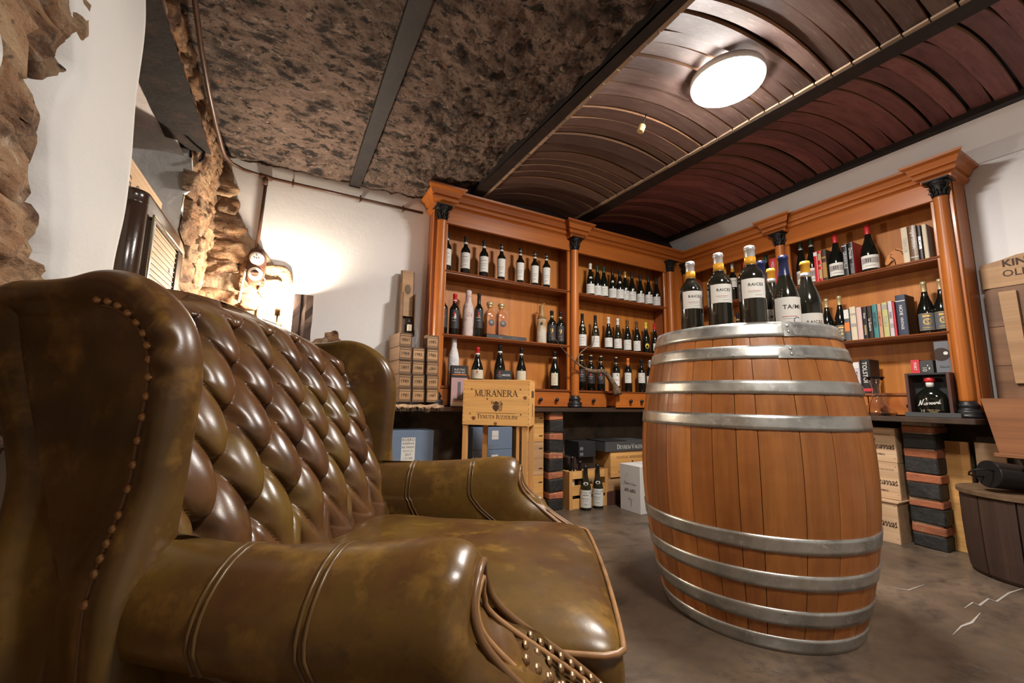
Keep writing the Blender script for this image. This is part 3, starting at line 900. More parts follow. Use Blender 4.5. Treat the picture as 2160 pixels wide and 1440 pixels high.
# lamp behind the viewer that lights the front of the room
for i, (lx, ly) in enumerate(((1.0, -.12),)):
    l2 = thing('ceiling_lamp', ('round ceiling lamp overhead, above the front of the armchair', 'round ceiling lamp behind the viewer on the barrel side')[i], 'lamp', (lx, ly, 2.36))
    mb = MB(); mb.lathe([(.176, .004), (.182, .006), (.182, .05), (.12, .055)], 32, cap=False); mb.build('lamp_rim', M['lamp_rim'], l2)
    mb = MB(); mb.lathe([(.0005, -.004), (.08, -.003), (.15, -.001), (.172, .002), (.176, .006)], 32, cap=False); mb.build('diffuser', M['lamp_rear'], l2)

# ------------------------------------------------------------------ conduit, switch, bulb, hook
cd = thing('electrical_conduit', 'brown painted conduit along the ceiling edge and down to the switch', 'conduit')
yb = BY - .02
cA = [at_x(u, v, WX + .09) for u, v in ((396, -80), (411, 0), (424, 100), (440, 190), (455, 260), (468, 310))]
cB = [at_y(u, v, yb - .005) for u, v in ((490, 345), (515, 358), (560, 373))]
pts = cA + [at_x(474, 328, WX + .10), ] + cB
mb = MB(); mb.tube(pts, .0105, 10); mb.build('pipe', M['conduit'], cd)
pT, pR = at_y(560, 373, yb), at_y(892, 449, yb)
mb = MB(); mb.tube([pT, pR], .010, 10); mb.build('pipe', M['conduit'], cd)
pD0, pD1 = at_y(562, 378, yb), at_y(541, 545, yb)
pD1.x = pD0.x - .012
mb = MB(); mb.tube([pD0, pD1], .0105, 10); mb.build('pipe', M['conduit'], cd)
mb = MB(); mb.tube([pT + Vector((-.035, 0, .004)), pT + Vector((.04, 0, -.004))], .0165, 12); mb.tube([pT + Vector((.003, 0, 0)), pT + Vector((.003, 0, -.06))], .0165, 12); mb.build('tee_fitting', M['conduit'], cd)
for u, v in ((618, 386), (760, 419), (850, 440)):
    p = at_y(u, v, yb)
    mb = MB(); mb.box(p.x - .005, p.x + .005, p.y - .013, p.y + .02, p.z - .022, p.z + .022, c=.002); mb.build('clip', M['conduit'], cd)
sw = at_y(541, 565, BY)
swt = thing('switch_panel', 'dark wooden board with white porcelain socket and rotary switch', 'switch', (sw.x, BY - .03, sw.z))
mb = MB(); mb.rings([[Vector((math.copysign(abs(math.cos(a)) ** .5, math.cos(a)) * .056 * s, y, math.sin(a) * .125 * s)) for a in [2 * PI * i / 28 for i in range(28)]] for s, y in ((1, .03), (1, .0), (.9, -.008))], 0, False)
mb.build('backboard', M['conduit'], swt)
for k, (dz, nm) in enumerate(((.052, 'socket'), (-.052, 'rotary_switch'))):
    mb = MB(); mb.lathe([(.043, 0), (.042, .016), (.036, .024), (.028, .026), (.0005, .026 if k == 0 else .022)], 24, T=Matrix.Translation((0, -.006, dz)) @ Matrix.Rotation(PI / 2, 4, 'X'), cap=False)
    so = mb.build(nm, M['porcelain'], swt)
    mb = MB()
    if k == 0:
        for a, b in ((-.012, 0), (.012, 0), (0, .016), (0, -.004)):
            mb.box(a - .003, a + .003, -.034, -.031, dz + b - .003, dz + b + .003)
        mb.build('socket_hole', M['ink'], so)
    else:
        mb.box(-.024, .024, -.044, -.028, dz - .006, dz + .006, c=.003); mb.lathe([(.024, 0), (.022, .004)], 20, T=Matrix.Translation((0, -.029, dz)) @ Matrix.Rotation(PI / 2, 4, 'X'))
        mb.build('switch_toggle', M['conduit'], so)
mb = MB()
c0 = [Vector((-.055, -.01, -.03)), Vector((-.062, -.02, -.10)), Vector((-.066, -.02, -.17)), Vector((-.072, -.02, -.25))]
hel = []
for s in (0, PI):
    P = []
    for i in range(61):
        t = i / 60 * 2.999; k = int(t); f = t - k
        p = c0[k].lerp(c0[k + 1], f)
        P.append(p + Vector((math.cos(i * .9 + s), math.sin(i * .9 + s), 0)) * .005)
    mb.tube(P, .004, 6)
mb.tube([Vector((.04, -.03, -.06)), Vector((.062, -.03, -.09)), Vector((.066, -.02, -.13)), Vector((.03, -.02, -.165)), Vector((-.03, -.02, -.14)), Vector((-.06, -.02, -.11))], .0035, 6)
mb.build('twisted_cord', M['cord'], swt)
bp = at_y(588, 634, 3.0)
bl = thing('wall_bulb', 'bare glowing bulb lamp standing behind the armchair by the back wall', 'lamp', bp)
mb = MB(); mb.lathe([(.0005, -.034), (.014, -.031), (.026, -.02), (.031, -.004), (.029, .012), (.02, .028), (.010, .036)], 20, cap=False, T=Matrix.Rotation(PI, 4, 'X')); mb.build('bulb', M['bulb'], bl)
mb = MB(); mb.lathe([(.016, -.10), (.018, -.06), (.016, -.036), (.011, -.035)], 16); mb.build('bulb_holder', M['brass'], bl)
mb = MB(); mb.lathe([(.006, .806 - bp.z), (.006, -.10)], 10); mb.lathe([(.06, .806 - bp.z), (.06, .82 - bp.z), (.01, .835 - bp.z)], 24); mb.build('lamp_stand', M['brass'], bl)
hk = at_x(420, 285, WX + .03)
h = thing('iron_hook', 'bent black iron hook in the stonework below the girder', 'hook', hk)
mb = MB(); mb.tube([(0, -.05, .015), (.01, .0, .0), (.012, .06, -.018), (.016, .062, -.05), (.016, .05, -.10), (.014, .02, -.125)], .007, 6); mb.build('hook_bar', M['iron'], h)
wp = at_x(-26, 118, WX + .06)
pl = thing('wall_lamp', 'edge of a round white fitting on the stone wall at the picture border', 'lamp', (WX + .03, wp.y - .045, wp.z), rot=(0, PI / 2, 0))
mb = MB(); mb.lathe([(.055, 0), (.056, .03), (.048, .045), (.02, .05), (.0005, .05)], 28, cap=False); mb.build('fitting', M['porcelain'], pl)

# ------------------------------------------------------------------ worktops and brick piers
CT = .806
UF = 2.9125       # front plane of the back unit's columns
RF = 3.60         # front plane of the right unit's columns
wt = thing('worktop', 'long dark wooden worktop running along the back wall under the shelves', 'worktop', (0, 0, 0))
mb = MB(); mb.box(.10, RX - .02, 2.815, BY - .012, .772, CT, c=.004); mb.build('board', M['counter'], wt)
wt2 = thing('worktop', 'dark wooden worktop running along the right wall under the shelves', 'worktop', (0, 0, 0))
mb = MB(); mb.box(3.40, RX - .035, .85, 2.812, .772, CT, c=.004); mb.build('board', M['counter'], wt2)


def pier(label, x0, x1, y0, y1, seed, facex):
    rnd = random.Random(seed)
    t = thing('brick_pier', label, 'pier', (0, 0, 0))
    n = 10; hh = .768 / n
    mb = MB()
    mb.grid(lambda a, b: Vector((x0 + .008 + (x1 - x0 - .016) * min(max(4 * a - .0, 0), 1) if a <= .25 else 0, 0, 0)), 1, 1) if 0 else None
    mb.box(x0 + .002, x1 - .002, y0 + .002, y1 - .002, 0, .768)
    mb.grid(lambda a, b: Vector((x0 + (x1 - x0) * a, y0 - .001 - .007 * abs(nz((a * 2, b * 9, seed), 3)), .768 * b)) if not facex else Vector((x0 - .001 - .007 * abs(nz((a * 2, b * 9, seed), 3)), y0 + (y1 - y0) * a, .768 * b)), 10, 60)
    if not facex: mb.grid(lambda a, b: Vector((x0 - .001 - .006 * abs(nz((a * 2, b * 9, 7), 3)), y0 + (y1 - y0) * a, .768 * b)), 10, 60)
    else: mb.grid(lambda a, b: Vector((x0 + (x1 - x0) * a, y0 - .001 - .006 * abs(nz((a * 2, b * 9, 7), 3)), .768 * b)), 10, 60)
    mb.build('mortar_core', M['brick_mortar'], t, fix=False)
    for i in range(n):
        z0, z1 = i * hh, (i + 1) * hh
        black = i % 2 == 0
        gap = .0015 if black else .024
        tl = rnd.uniform(-.004, .004)
        b = MB(); b.box(x0 + rnd.uniform(-.020, -.012), x1 + rnd.uniform(-.005, .004), y0 + rnd.uniform(-.020, -.012), y1, z0 + gap * .5 + (0 if not black else -.010), z1 - gap * .5 + (.010 if black else 0) - (0.0 if black else .006), c=.006)
        if black and i == 0:
            b = MB(); b.box(x0 - .016, x1, y0 - .016, y1, .001, z1 + .006, c=.006)
        b.v = [Vector((p.x + .005 * nz(p, 40, seed), p.y + .005 * nz(p, 40, seed + 5), p.z + (p.x + p.y - x0 - y0) * tl * 6 + .010 * nz(p, 22, i))) for p in b.v]
        b.build('brick', M['brick_k' if black else 'brick_o'], t)
    return t


pier('brick pier of black and orange bricks beside the crate stand', 1.885, 2.005, 2.865, 3.09, 2, 0)
pier('brick pier of black and orange bricks beside the round drum', 3.585, 3.79, 1.09, 1.235, 5, 1)


# ------------------------------------------------------------------ shelving units
def corinth(mb, z0, z1, r, T=None):
    h = z1 - z0
    mb.lathe([(r * 1.0, z0), (r * 1.12, z0 + .06 * h), (r * 1.0, z0 + .1 * h), (r * 1.02, z0 + .3 * h), (r * 1.15, z0 + .55 * h), (r * 1.45, z0 + .8 * h), (r * 1.75, z0 + .9 * h)], 20, T=T)
    a = r * 1.85
    mb.box(-a, a, -a, a, z0 + .88 * h, z1, c=.004, T=T)
    for lvl, (zz, rr, n, ht) in enumerate(((.1, 1.05, 8, .34), (.3, 1.08, 8, .36))):
        for i in range(n):
            an = 2 * PI * (i + .5 * lvl) / n
            P = [Vector((math.cos(an) * r * (rr + k * k * .42), math.sin(an) * r * (rr + k * k * .42), z0 + h * (zz + ht * k))) for k in (0, .35, .7, 1)]
            P.append(P[-1] + Vector((math.cos(an) * r * .16, math.sin(an) * r * .16, -h * .06)))
            mb.tube(P, [r * .25, r * .28, r * .24, r * .16, r * .08], 6, T=T, flat=.45)
    for i in range(4):
        an = PI / 4 + i * PI / 2
        c = Vector((math.cos(an) * r * 1.75, math.sin(an) * r * 1.75, z0 + .76 * h))
        P = [Vector((math.cos(an) * r * 1.1, math.sin(an) * r * 1.1, z0 + .5 * h)), Vector((math.cos(an) * r * 1.5, math.sin(an) * r * 1.5, z0 + .84 * h)), c + Vector((math.cos(an) * r * .2, math.sin(an) * r * .2, h * .02)), c + Vector((0, 0, -h * .07)), c]
        mb.tube(P, [r * .14, r * .16, r * .15, r * .12, r * .1], 6, T=T)


def unit(label, loc, rz, bays, cols, depth, shelves, left_end, right_end, drawers, corner_left=False, corner_right=False):
    """local x runs along the front, -y is the room side; columns at cols, panels behind them"""
    t = thing('shelving_unit', label, 'shelves', loc, rz)
    zf0, zf1 = 2.20, 2.325
    x0, x1 = left_end, right_end
    mb = MB(); mb.box(x0, x1, depth - .018, depth - .004, CT + .002, zf0 + .1); mb.build('back_panel', M['backpanel'], t)
    # uprights
    for i, cx in enumerate(cols):
        for side in ((-1,) if (i == 0 and not corner_left) else (1,) if (i == len(cols) - 1 and not corner_right) else (0,)):
            w = .036
            mb = MB(); mb.box(cx - w / 2 + side * .0, cx + w / 2, .012, depth - .018, CT + .002, zf0 + .1, c=.002)
            mb.build('divider', M['panel_red'], t)
            mb = MB(); mb.box(cx - .058, cx + .058, .004, .026, CT + .002, zf0 + .1, c=.003)
            mb.build('pilaster', M['honey'], t)
    for ex, on in ((left_end, not corner_left), (right_end, not corner_right)):
        if on:
            s = 1 if ex == left_end else -1
            mb = MB(); mb.box(min(ex, ex + s * .024), max(ex, ex + s * .024), -.012, depth - .004, CT + .002, zf0 + .14, c=.003); mb.build('end_panel', M['panel_red'] if s > 0 else M['honey'], t)
    # columns
    for cx in cols:
        mb = MB(); mb.lathe([(.036, .90), (.038, .915), (.0385, 1.3), (.0375, 1.8), (.034, 2.18), (.037, 2.19), (.037, 2.20), (.034, 2.205)], 24, T=Matrix.Translation((cx, -.022, 0)))
        c = mb.build('column', M['honey'], t)
        mb = MB(); corinth(mb, 2.195, 2.315, .034, Matrix.Translation((cx, -.022, 0))); mb.build('capital', M['iron'], c)
        mb = MB(); mb.lathe([(.062, CT + .002), (.062, CT + .018), (.056, CT + .022), (.064, CT + .034), (.058, CT + .046), (.046, CT + .052), (.044, CT + .062), (.052, CT + .072), (.046, CT + .084), (.039, CT + .092), (.038, CT + .10)], 28, T=Matrix.Translation((cx, -.022, 0))); mb.build('column_base', M['black'], c)
    # shelves
    for bi, (a, b) in enumerate(bays):
        for z in shelves:
            mb = MB(); prof = [(-.004, z - .004), (.0, z), (depth - .019, z), (depth - .019, z - .024), (.012, z - .024), (.006, z - .018), (.006, z - .013), (-.002, z - .011)]
            n = len(prof)
            mb.add([(a, y, zz) for y, zz in prof] + [(b, y, zz) for y, zz in prof], [list(range(n)), list(range(2 * n - 1, n - 1, -1))] + [(j, j + n, (j + 1) % n + n, (j + 1) % n) for j in range(n)])
            mb.build('shelf', M['shelf'], t)
        mb = MB(); mb.box(a, b, -.012, depth - .019, .938, .957, c=.003); mb.build('drawer_top', M['shelf'], t)
        for z in (1.05, 1.2, 1.45, 1.6, 1.75, 1.95, 2.05):
            pass
    # drawers
    for (a, b, out, knobs) in drawers:
        mb = MB(); mb.box(a + .003, b - .003, -out - .004, -out + .014, CT + .006, .936, c=.003)
        mb.box(a + .01, a + .02, -out + .01, -out + .17, CT + .012, .92); mb.box(b - .02, b - .01, -out + .01, -out + .17, CT + .012, .92); mb.box(a + .01, b - .01, -out + .01, -out + .17, CT + .012, CT + .02)
        d = mb.build('drawer', M['honey_x'], t)
        for k in knobs:
            mb = MB(); mb.lathe([(.006, 0), (.006, .012), (.015, .018), (.016, .026), (.011, .031), (.0005, .032)], 14, T=Matrix.Translation((a + (b - a) * k, -out - .004, (CT + .936) / 2)) @ Matrix.Rotation(PI / 2, 4, 'X'), cap=False)
            mb.build('knob', M['black'], d)
    # frieze and cornice
    mb = MB(); mb.box(x0, x1, -.008, .02, zf0, zf1 + .02, c=.002); mb.build('frieze', M['honey_x'], t)
    prof = [(.02, zf1), (-.010, zf1), (-.016, zf1 + .006), (-.034, zf1 + .014), (-.040, zf1 + .03), (-.034, zf1 + .042), (-.030, zf1 + .046), (-.046, zf1 + .050), (-.050, zf1 + .06), (-.062, zf1 + .085), (-.084, zf1 + .098), (-.088, zf1 + .112), (-.02, zf1 + .116), (.05, zf1 + .116)]

    def molding(mb, a, b, off):
        n = len(prof)
        P = [(y - off, z) for y, z in prof[:-1]] + [prof[-1]]
        ea = -off * 0
        vs = [(a - (max(-y - .01, 0) if off else 0), y, z) for y, z in P] + [(b + (max(-y - .01, 0) if off else 0), y, z) for y, z in P]
        if off:
            vs = [(a - max(-(y + off) - .010, 0), y, z) for y, z in P] + [(b + max(-(y + off) - .010, 0), y, z) for y, z in P]
        mb.add(vs, [list(range(n)), list(range(2 * n - 1, n - 1, -1))] + [(j, j + n, (j + 1) % n + n, (j + 1) % n) for j in range(n)])
        if off:  # returns along the sides of the break
            for s, e in ((-1, a), (1, b)):
                pass
    mb = MB(); molding(mb, x0, x1, 0); mb.build('cornice', M['honey_x'], t)
    for i, cx in enumerate(cols):
        if (i == 0 and corner_left) or (i == len(cols) - 1 and corner_right):
            continue
        mb = MB(); w = .075
        mb.box(cx - w, cx + w, -.066, .03, 2.305, zf1 + .006, c=.003)
        molding(mb, cx - w, cx + w, .056); mb.build('cornice_break', M['honey_x'], t)
        # side returns
    for ex, on, s in ((left_end, not corner_left, -1), (right_end, not corner_right, 1)):
        if on:
            mb = MB(); n = len(prof)
            P = [((-y - .010) if y < 0 else -.01, z) for y, z in prof[1:-1]]
            P = [(-.02, zf1)] + P + [(-.02, zf1 + .116)]
            n = len(P)
            vs = [(ex + s * px, -.066 - max(px, 0), z) for px, z in P] + [(ex + s * px, depth - .004, z) for px, z in P]
            mb.add(vs, [list(range(n)), list(range(2 * n - 1, n - 1, -1))] + [(j, j + n, (j + 1) % n + n, (j + 1) % n) for j in range(n)])
            mb.build('cornice_return', M['honey'], t)
    return t


c1, c2, c3 = at_y(927, 600, UF - .022).x, at_y(1212, 640, UF - .022).x, at_y(1414, 620, UF - .022).x
DEP = BY - UF
unit('honey wooden shelving unit with columns against the back wall, two bays of bottles', (0, UF, 0), 0,
     [(c1, c2), (c2, c3)], [c1, c2, c3], DEP, (1.832, 1.343), .878, 3.58,
     [(c1 + .03, c1 + .42, 0, (.5,)), (c1 + .42, c1 + .82, 0, (.5,)), (c1 + .82, c2 - .04, 0, (.2, .62)), (c2 + .04, c2 + .37, 0, (.5,)), (c2 + .38, c2 + .75, .11, (.42, .78)), (c2 + .76, c3 - .03, 0, (.5,))], corner_right=True)
mb = MB(); mb.box(c3 + .05, 3.60, UF - .012, UF + .03, CT + .002, 2.34); ucf = mb.build('corner_filler', M['honey'], bpy.data.objects['shelving_unit'], loc=(0, -UF, 0))
d1, d2 = at_x(1648, 560, RF - .022).y, at_x(2008, 600, RF - .022).y
YC = 2.885
unit('honey wooden shelving unit with columns on the right wall, holding bottles and books', (RF, YC, 0), -PI / 2,
     [(0, YC - d1), (YC - d1, YC - d2)], [.03, YC - d1, YC - d2], RX - RF - .006, (1.832, 1.343), -.03, YC - .862,
     [(.03, .48, 0, (.5,)), (.48, YC - d1 - .04, 0, (.5,)), (YC - d1 + .04, YC - d1 + .5, 0, (.5,)), (YC - d1 + .5, YC - d2 - .04, 0, (.5,))], corner_left=True)

# ------------------------------------------------------------------ barrel
BX, BYY, BH = 1.872, 1.21, 1.1875
brl = thing('wine_barrel', 'large upright oak wine barrel with eight grey metal hoops', 'barrel', (BX, BYY, 0))


def brad(z):
    t = (z - BH / 2) / (BH / 2)
    return .457 - (.457 - .3675) * t * t


rnd = random.Random(21)
ang = [0]
while ang[-1] < 2 * PI - .16:
    ang.append(ang[-1] + rnd.uniform(.15, .30))
ang[-1] = 2 * PI
for a0, a1 in zip(ang, ang[1:]):
    g = .0011; nz_ = 22; na = 4
    mb = MB()

    def pt(s, tt, inner):
        z = .004 + (BH - .008) * tt
        r = brad(z) - (.03 if inner else 0) + (0 if inner else -.0014 * (abs(2 * s - 1) ** 8))
        gg = g / brad(z)
        a = a0 + gg + (a1 - a0 - 2 * gg) * s
        return Vector((r * math.cos(a), r * math.sin(a), z))
    rings = []
    for k in range(nz_ + 1):
        tt = k / nz_
        rings.append([pt(i / na, tt, False) for i in range(na + 1)] + [pt(1 - i / na, tt, True) for i in range(na + 1)])
    mb.rings(rings, 0, False)
    mb.build('stave', M['oak'], brl)
mb = MB(); mb.lathe([(brad(.05) - .033, .03), (brad(.6) - .034, .594), (brad(BH - .05) - .033, BH - .02)], 48); mb.build('barrel_inside', M['darkwood'], brl)
HEADZ = BH - .022
for i in range(6):
    mb = MB(); w = .70 / 6; x0 = -.35 + i * w
    P = []
    for k in range(9):
        x = x0 + .001 + (w - .002) * k / 8
        P.append((x, -math.sqrt(max(.345 ** 2 - min(abs(x), .344) ** 2, 0))))
    P += [(x, -y) for x, y in reversed(P)]
    n = len(P)
    mb.add([(x, y, HEADZ - .015) for x, y in P] + [(x, y, HEADZ) for x, y in P], [list(range(n))[::-1], list(range(n, 2 * n))] + [(j, (j + 1) % n, (j + 1) % n + n, j + n) for j in range(n)])
    mb.build('head_board', M['oak'], brl)
hz = [(1.126, 1.186), (1.040, 1.091), (.905, .956), (.774, .828), (.353, .407), (.228, .281), (.100, .156), (.002, .055)]
for k, (z0, z1) in enumerate(hz):
    mb = MB(); pr = []
    for i in range(5):
        z = z0 + (z1 - z0) * i / 4
        pr.append((brad(z) + .0036, z))
    mb.lathe([(brad(z0) - .001, z0)] + pr + [(brad(z1) - .001, z1)], 96, cap=False)
    hp = mb.build('hoop', M['hoop'], brl)
    # overlap of the hoop's two ends
    ao = -2.12 + (.5 * k if k not in (0, 1) else (0 if k == 0 else -.02))
    mb = MB()
    wA = .12 if k == 1 else .05

    def ov(a, b, z0=z0, z1=z1):
        z = z0 + (z1 - z0) * b
        th = ao + (a - .5) * 2 * wA * (1 - (.75 * b * b if k == 1 else 0))
        return Vector(((brad(z) + .0052) * math.cos(th), (brad(z) + .0052) * math.sin(th), z))
    mb.grid(ov, 10, 5); mb.build('hoop_lap', M['hoop'], hp, fix=False)
    for dz in (.3, .7):
        z = z0 + (z1 - z0) * dz
        p = Vector(((brad(z) + .005) * math.cos(ao), (brad(z) + .005) * math.sin(ao), z))
        mb = MB(); mb.lathe([(.007, 0), (.006, .002), (.0005, .0035)], 10, cap=False, T=Matrix.Translation(p) @ Matrix.Rotation(ao, 4, 'Z') @ Matrix.Rotation(PI / 2, 4, 'Y'))
        mb.build('rivet', M['hoop'], hp)

# ------------------------------------------------------------------ bottles
PROF = {
    'bordeaux': [(.62, 0), (.93, 0), (1, .018), (1, .585), (.975, .625), (.86, .67), (.60, .715), (.44, .75), (.39, .79), (.375, .945), (.42, .95), (.42, .978), (.385, .982), (.375, .998)],
    'burgundy': [(.62, 0), (.93, 0), (1, .018), (1, .40), (.985, .44), (.92, .50), (.78, .58), (.60, .655), (.45, .735), (.375, .80), (.345, .945), (.39, .95), (.39, .978), (.355, .982), (.345, .998)],
    'wide': [(.62, 0), (.93, 0), (1, .018), (1, .36), (.985, .41), (.90, .48), (.72, .57), (.52, .65), (.37, .74), (.32, .80), (.30, .945), (.34, .95), (.34, .978), (.31, .982), (.30, .998)],
    'taper': [(.58, 0), (.80, 0), (.84, .018), (1, .55), (1, .60), (.93, .645), (.62, .70), (.45, .745), (.39, .79), (.375, .945), (.42, .95), (.42, .978), (.385, .982), (.375, .998)],
}
_bm = {}


def pr_at(kind, t):
    P = PROF[kind]
    for (r0, t0), (r1, t1) in zip(P, P[1:]):
        if t0 <= t <= t1: return r0 + (r1 - r0) * (t - t0) / max(1e-6, t1 - t0)
    return P[-1][0]


def bottle(label, loc, kind, h, r, glass='glass_k', cap='black', capz=.80, band=None, lab=None, extra=(), phi=None, group=None, n=24, name='wine_bottle'):
    """lab: (material, z0, z1 as parts of h, half angle, print style)"""
    t = thing(name, label, 'bottle', loc, 0, group)
    if phi is None:
        phi = math.atan2(-loc[1], -loc[0])
    key = (kind, round(h, 3), round(r, 4), glass, n)
    if key not in _bm:
        mb = MB(); mb.lathe([(a * r, b * h) for a, b in PROF[kind]], n); _bm[key] = mb.mesh('glass_body', [M[glass]])
    link('glass_body', _bm[key], t)
    if cap:
        key = (kind, round(h, 3), round(r, 4), cap, capz, band)
        if key not in _bm:
            P = [(pr_at(kind, capz) * r + .0007, capz * h)] + [(a * r + .0007, b * h) for a, b in PROF[kind] if b > capz] + [(.18 * r, h * 1.001), (.0004, h * 1.001)]
            mb = MB(); mb.lathe(P, 20, cap=False)
            mats = [M[cap]]
            if band:
                for (bm_, z0, z1) in band:
                    q = [(max(pr_at(kind, z0), pr_at(kind, (z0 + z1) / 2)) * r + .0016, z0 * h), (pr_at(kind, z1) * r + .0016, z1 * h)]
                    mb.lathe([(q[0][0] - .001, q[0][1])] + q + [(q[1][0] - .001, q[1][1])], 20, len(mats), cap=False); mats.append(M[bm_])
            _bm[key] = mb.mesh('capsule', mats)
        link('capsule', _bm[key], t)
    if lab:
        lm, z0, z1, ha, style = lab
        rr = r + .0008

        def lr(z):
            return pr_at(kind, z) * r + .0008
        mb = MB(); mb.grid(lambda a, b: Vector((lr(z0 + (z1 - z0) * b) * math.cos(phi + ha * (2 * a - 1)), lr(z0 + (z1 - z0) * b) * math.sin(phi + ha * (2 * a - 1)), (z0 + (z1 - z0) * b) * h)), 12, 2)
        lo = mb.build('paper_label', M[lm], t, fix=False)
        pm = MB(); zc = (z0 + z1) / 2 * h; H_ = (z1 - z0) * h; W = ha * 2 * r
        mats = [M['ink_soft'], M['ink'], M['ink_red'], M['gold'], M['ink_blue']]
        R = lr((z0 + z1) / 2) + .0006

        def strip(zz, w, hh, mm, sh=0.0):
            k = max(2, int(w / r * 5))
            pm.add([(R * math.cos(phi + sh / r + w / r * (i / k - .5)), R * math.sin(phi + sh / r + w / r * (i / k - .5)), zz + s * hh / 2) for i in range(k + 1) for s in (-1, 1)], [(2 * i, 2 * i + 2, 2 * i + 3, 2 * i + 1) for i in range(k)], mm)
        if style == 'lines':
            strip(zc + H_ * .22, W * .45, H_ * .05, 0); strip(zc + H_ * .02, W * .55, H_ * .03, 0); strip(zc - H_ * .1, W * .4, H_ * .025, 0); strip(zc - H_ * .3, W * .3, H_ * .03, 0)
        elif style == 'crest':
            strip(zc + H_ * .3, W * .12, H_ * .14, 0, W * .18); strip(zc + H_ * .05, W * .5, H_ * .045, 0); strip(zc - H_ * .12, W * .4, H_ * .025, 0); strip(zc - H_ * .32, W * .5, H_ * .03, 0)
        elif style == 'redscript':
            put_round(pm, cursive_geo('unacci'), phi, zc - H_ * .02, H_ * .14, R, 2, W * .7); strip(zc + H_ * .33, W * .1, H_ * .12, 1, W * .15); strip(zc - H_ * .35, W * .4, H_ * .025, 0)
        elif style == 'dark':
            strip(zc + H_ * .25, W * .1, H_ * .22, 2); strip(zc + H_ * .05, W * .4, H_ * .04, 0); strip(zc - H_ * .1, W * .3, H_ * .03, 0)
        elif style == 'scene':
            strip(zc + H_ * .1, W * .9, H_ * .42, 0); strip(zc + H_ * .12, W * .3, H_ * .3, 1, -W * .12); strip(zc - H_ * .3, W * .5, H_ * .06, 0)
        elif style == 'fouger':
            strip(zc + H_ * .33, W * .45, H_ * .10, 3); a = [(math.cos(2 * PI * i / 16) * .5, math.sin(2 * PI * i / 16) * .5) for i in range(16)]
            b_ = [(x * .72, y * .72) for x, y in a]
            put_round(pm, (a + b_, [(i, (i + 1) % 16, 16 + (i + 1) % 16, 16 + i) for i in range(16)], 1), phi, zc + H_ * .0, H_ * .38, R, 3)
            put_round(pm, font_geo('S'), phi, zc, H_ * .22, R, 3); strip(zc - H_ * .34, W * .55, H_ * .035, 3); strip(zc + H_ * .46, W * .92, H_ * .02, 3); strip(zc - H_ * .46, W * .92, H_ * .02, 3)
        elif isinstance(style, tuple):
            for (txt, dx, dz, hh, mm, fnt) in style:
                geo = cursive_geo(txt) if fnt == 'cur' else serif_geo(txt) if fnt == 'serif' else font_geo(txt, bold=.012 if fnt == 'bold' else 0, spacing=1.1)
                put_round(pm, geo, phi, zc + dz * H_, hh * H_, R, mm, None, dx * W)
            strip(zc - H_ * .15, W * .5, H_ * .015, 2); strip(zc - H_ * .22, W * .4, H_ * .012, 0); strip(zc - H_ * .36, W * .25, H_ * .02, 0, W * .15)
        if pm.f:
            pm.build('label_print', mats, lo, fix=False)
    for (mat_, zc_, hw, hh, sh) in extra:   # small medallions and neck labels (z and sizes in metres)
        tz = zc_ / h
        R = pr_at(kind, tz) * r + .0012
        k = 12
        pts = [(hw * math.cos(2 * PI * i / k), hh * math.sin(2 * PI * i / k)) for i in range(k)] if hh > 0 else [(-hw, hh), (hw, hh), (hw, -hh), (-hw, -hh)]
        mb = MB()
        mb.add([((pr_at(kind, (zc_ + q) / h) * r + .0012) * math.cos(phi + sh + p / R), (pr_at(kind, (zc_ + q) / h) * r + .0012) * math.sin(phi + sh + p / R), zc_ + q) for p, q in pts], [list(range(len(pts)))])
        mb.build('neck_label', M[mat_], t, fix=False)
    return t


def on_back(u, vtop, z, y):
    p = at_y(u, vtop, y)
    return p.x, p.z - z


SB1, SB2, SB3 = 1.8325, 1.3435, .9575      # shelf heights
# --- back unit, left bay, top shelf
tops = [(944, 485), (983.6, 492), (1022, 500), (1058.5, 511), (1098, 519), (1128.5, 525), (1152.7, 530)]
ordn = ['first', 'second', 'third', 'fourth', 'fifth', 'sixth', 'seventh', 'eighth', 'ninth', 'tenth']
for i, (u, v) in enumerate(tops):
    y = 2.985 + .004 * (i % 3)
    x, h = on_back(u, v, SB1, y)
    h = min(max(h, .285), .325)
    if i < 3:
        bottle(ordn[i] + ' dark bottle from the left on the top left shelf, short white label', (x, y, SB1), 'bordeaux', h, .0385, 'glass_k', 'black', .78, (('whitecap', .80, .845),), ('paper', .16, .56, 1.25, 'lines'), group='dark bottles on the top left shelf')
    else:
        bottle(ordn[i] + ' dark bottle from the left on the top left shelf, tall tapered white label', (x, y, SB1), 'taper', h, .0365, 'glass_k', 'black', .78, (('whitecap', .80, .84), ('silver', .905, .925)), ('paper', .11, .58, 1.2, 'lines'), group='dark bottles on the top left shelf')
# --- left bay, middle shelf
for i, (u, v) in enumerate(((936, 609), (960.5, 612))):
    x, h = on_back(u, v, SB2, 2.985)
    bottle(('red-capped black bottle half hidden by the left column on the middle shelf', 'red-capped black bottle beside the marbled paper wrapped bottle')[i], (x, 2.985, SB2), 'bordeaux', .33, .039, 'glass_k', 'red', .80, (('whitecap', .82, .845),), ('char_label', .16, .60, 1.2, 'dark'), extra=(('whitecap', .145, .008, .022, .15),), group='red-capped bottles on the middle shelf')


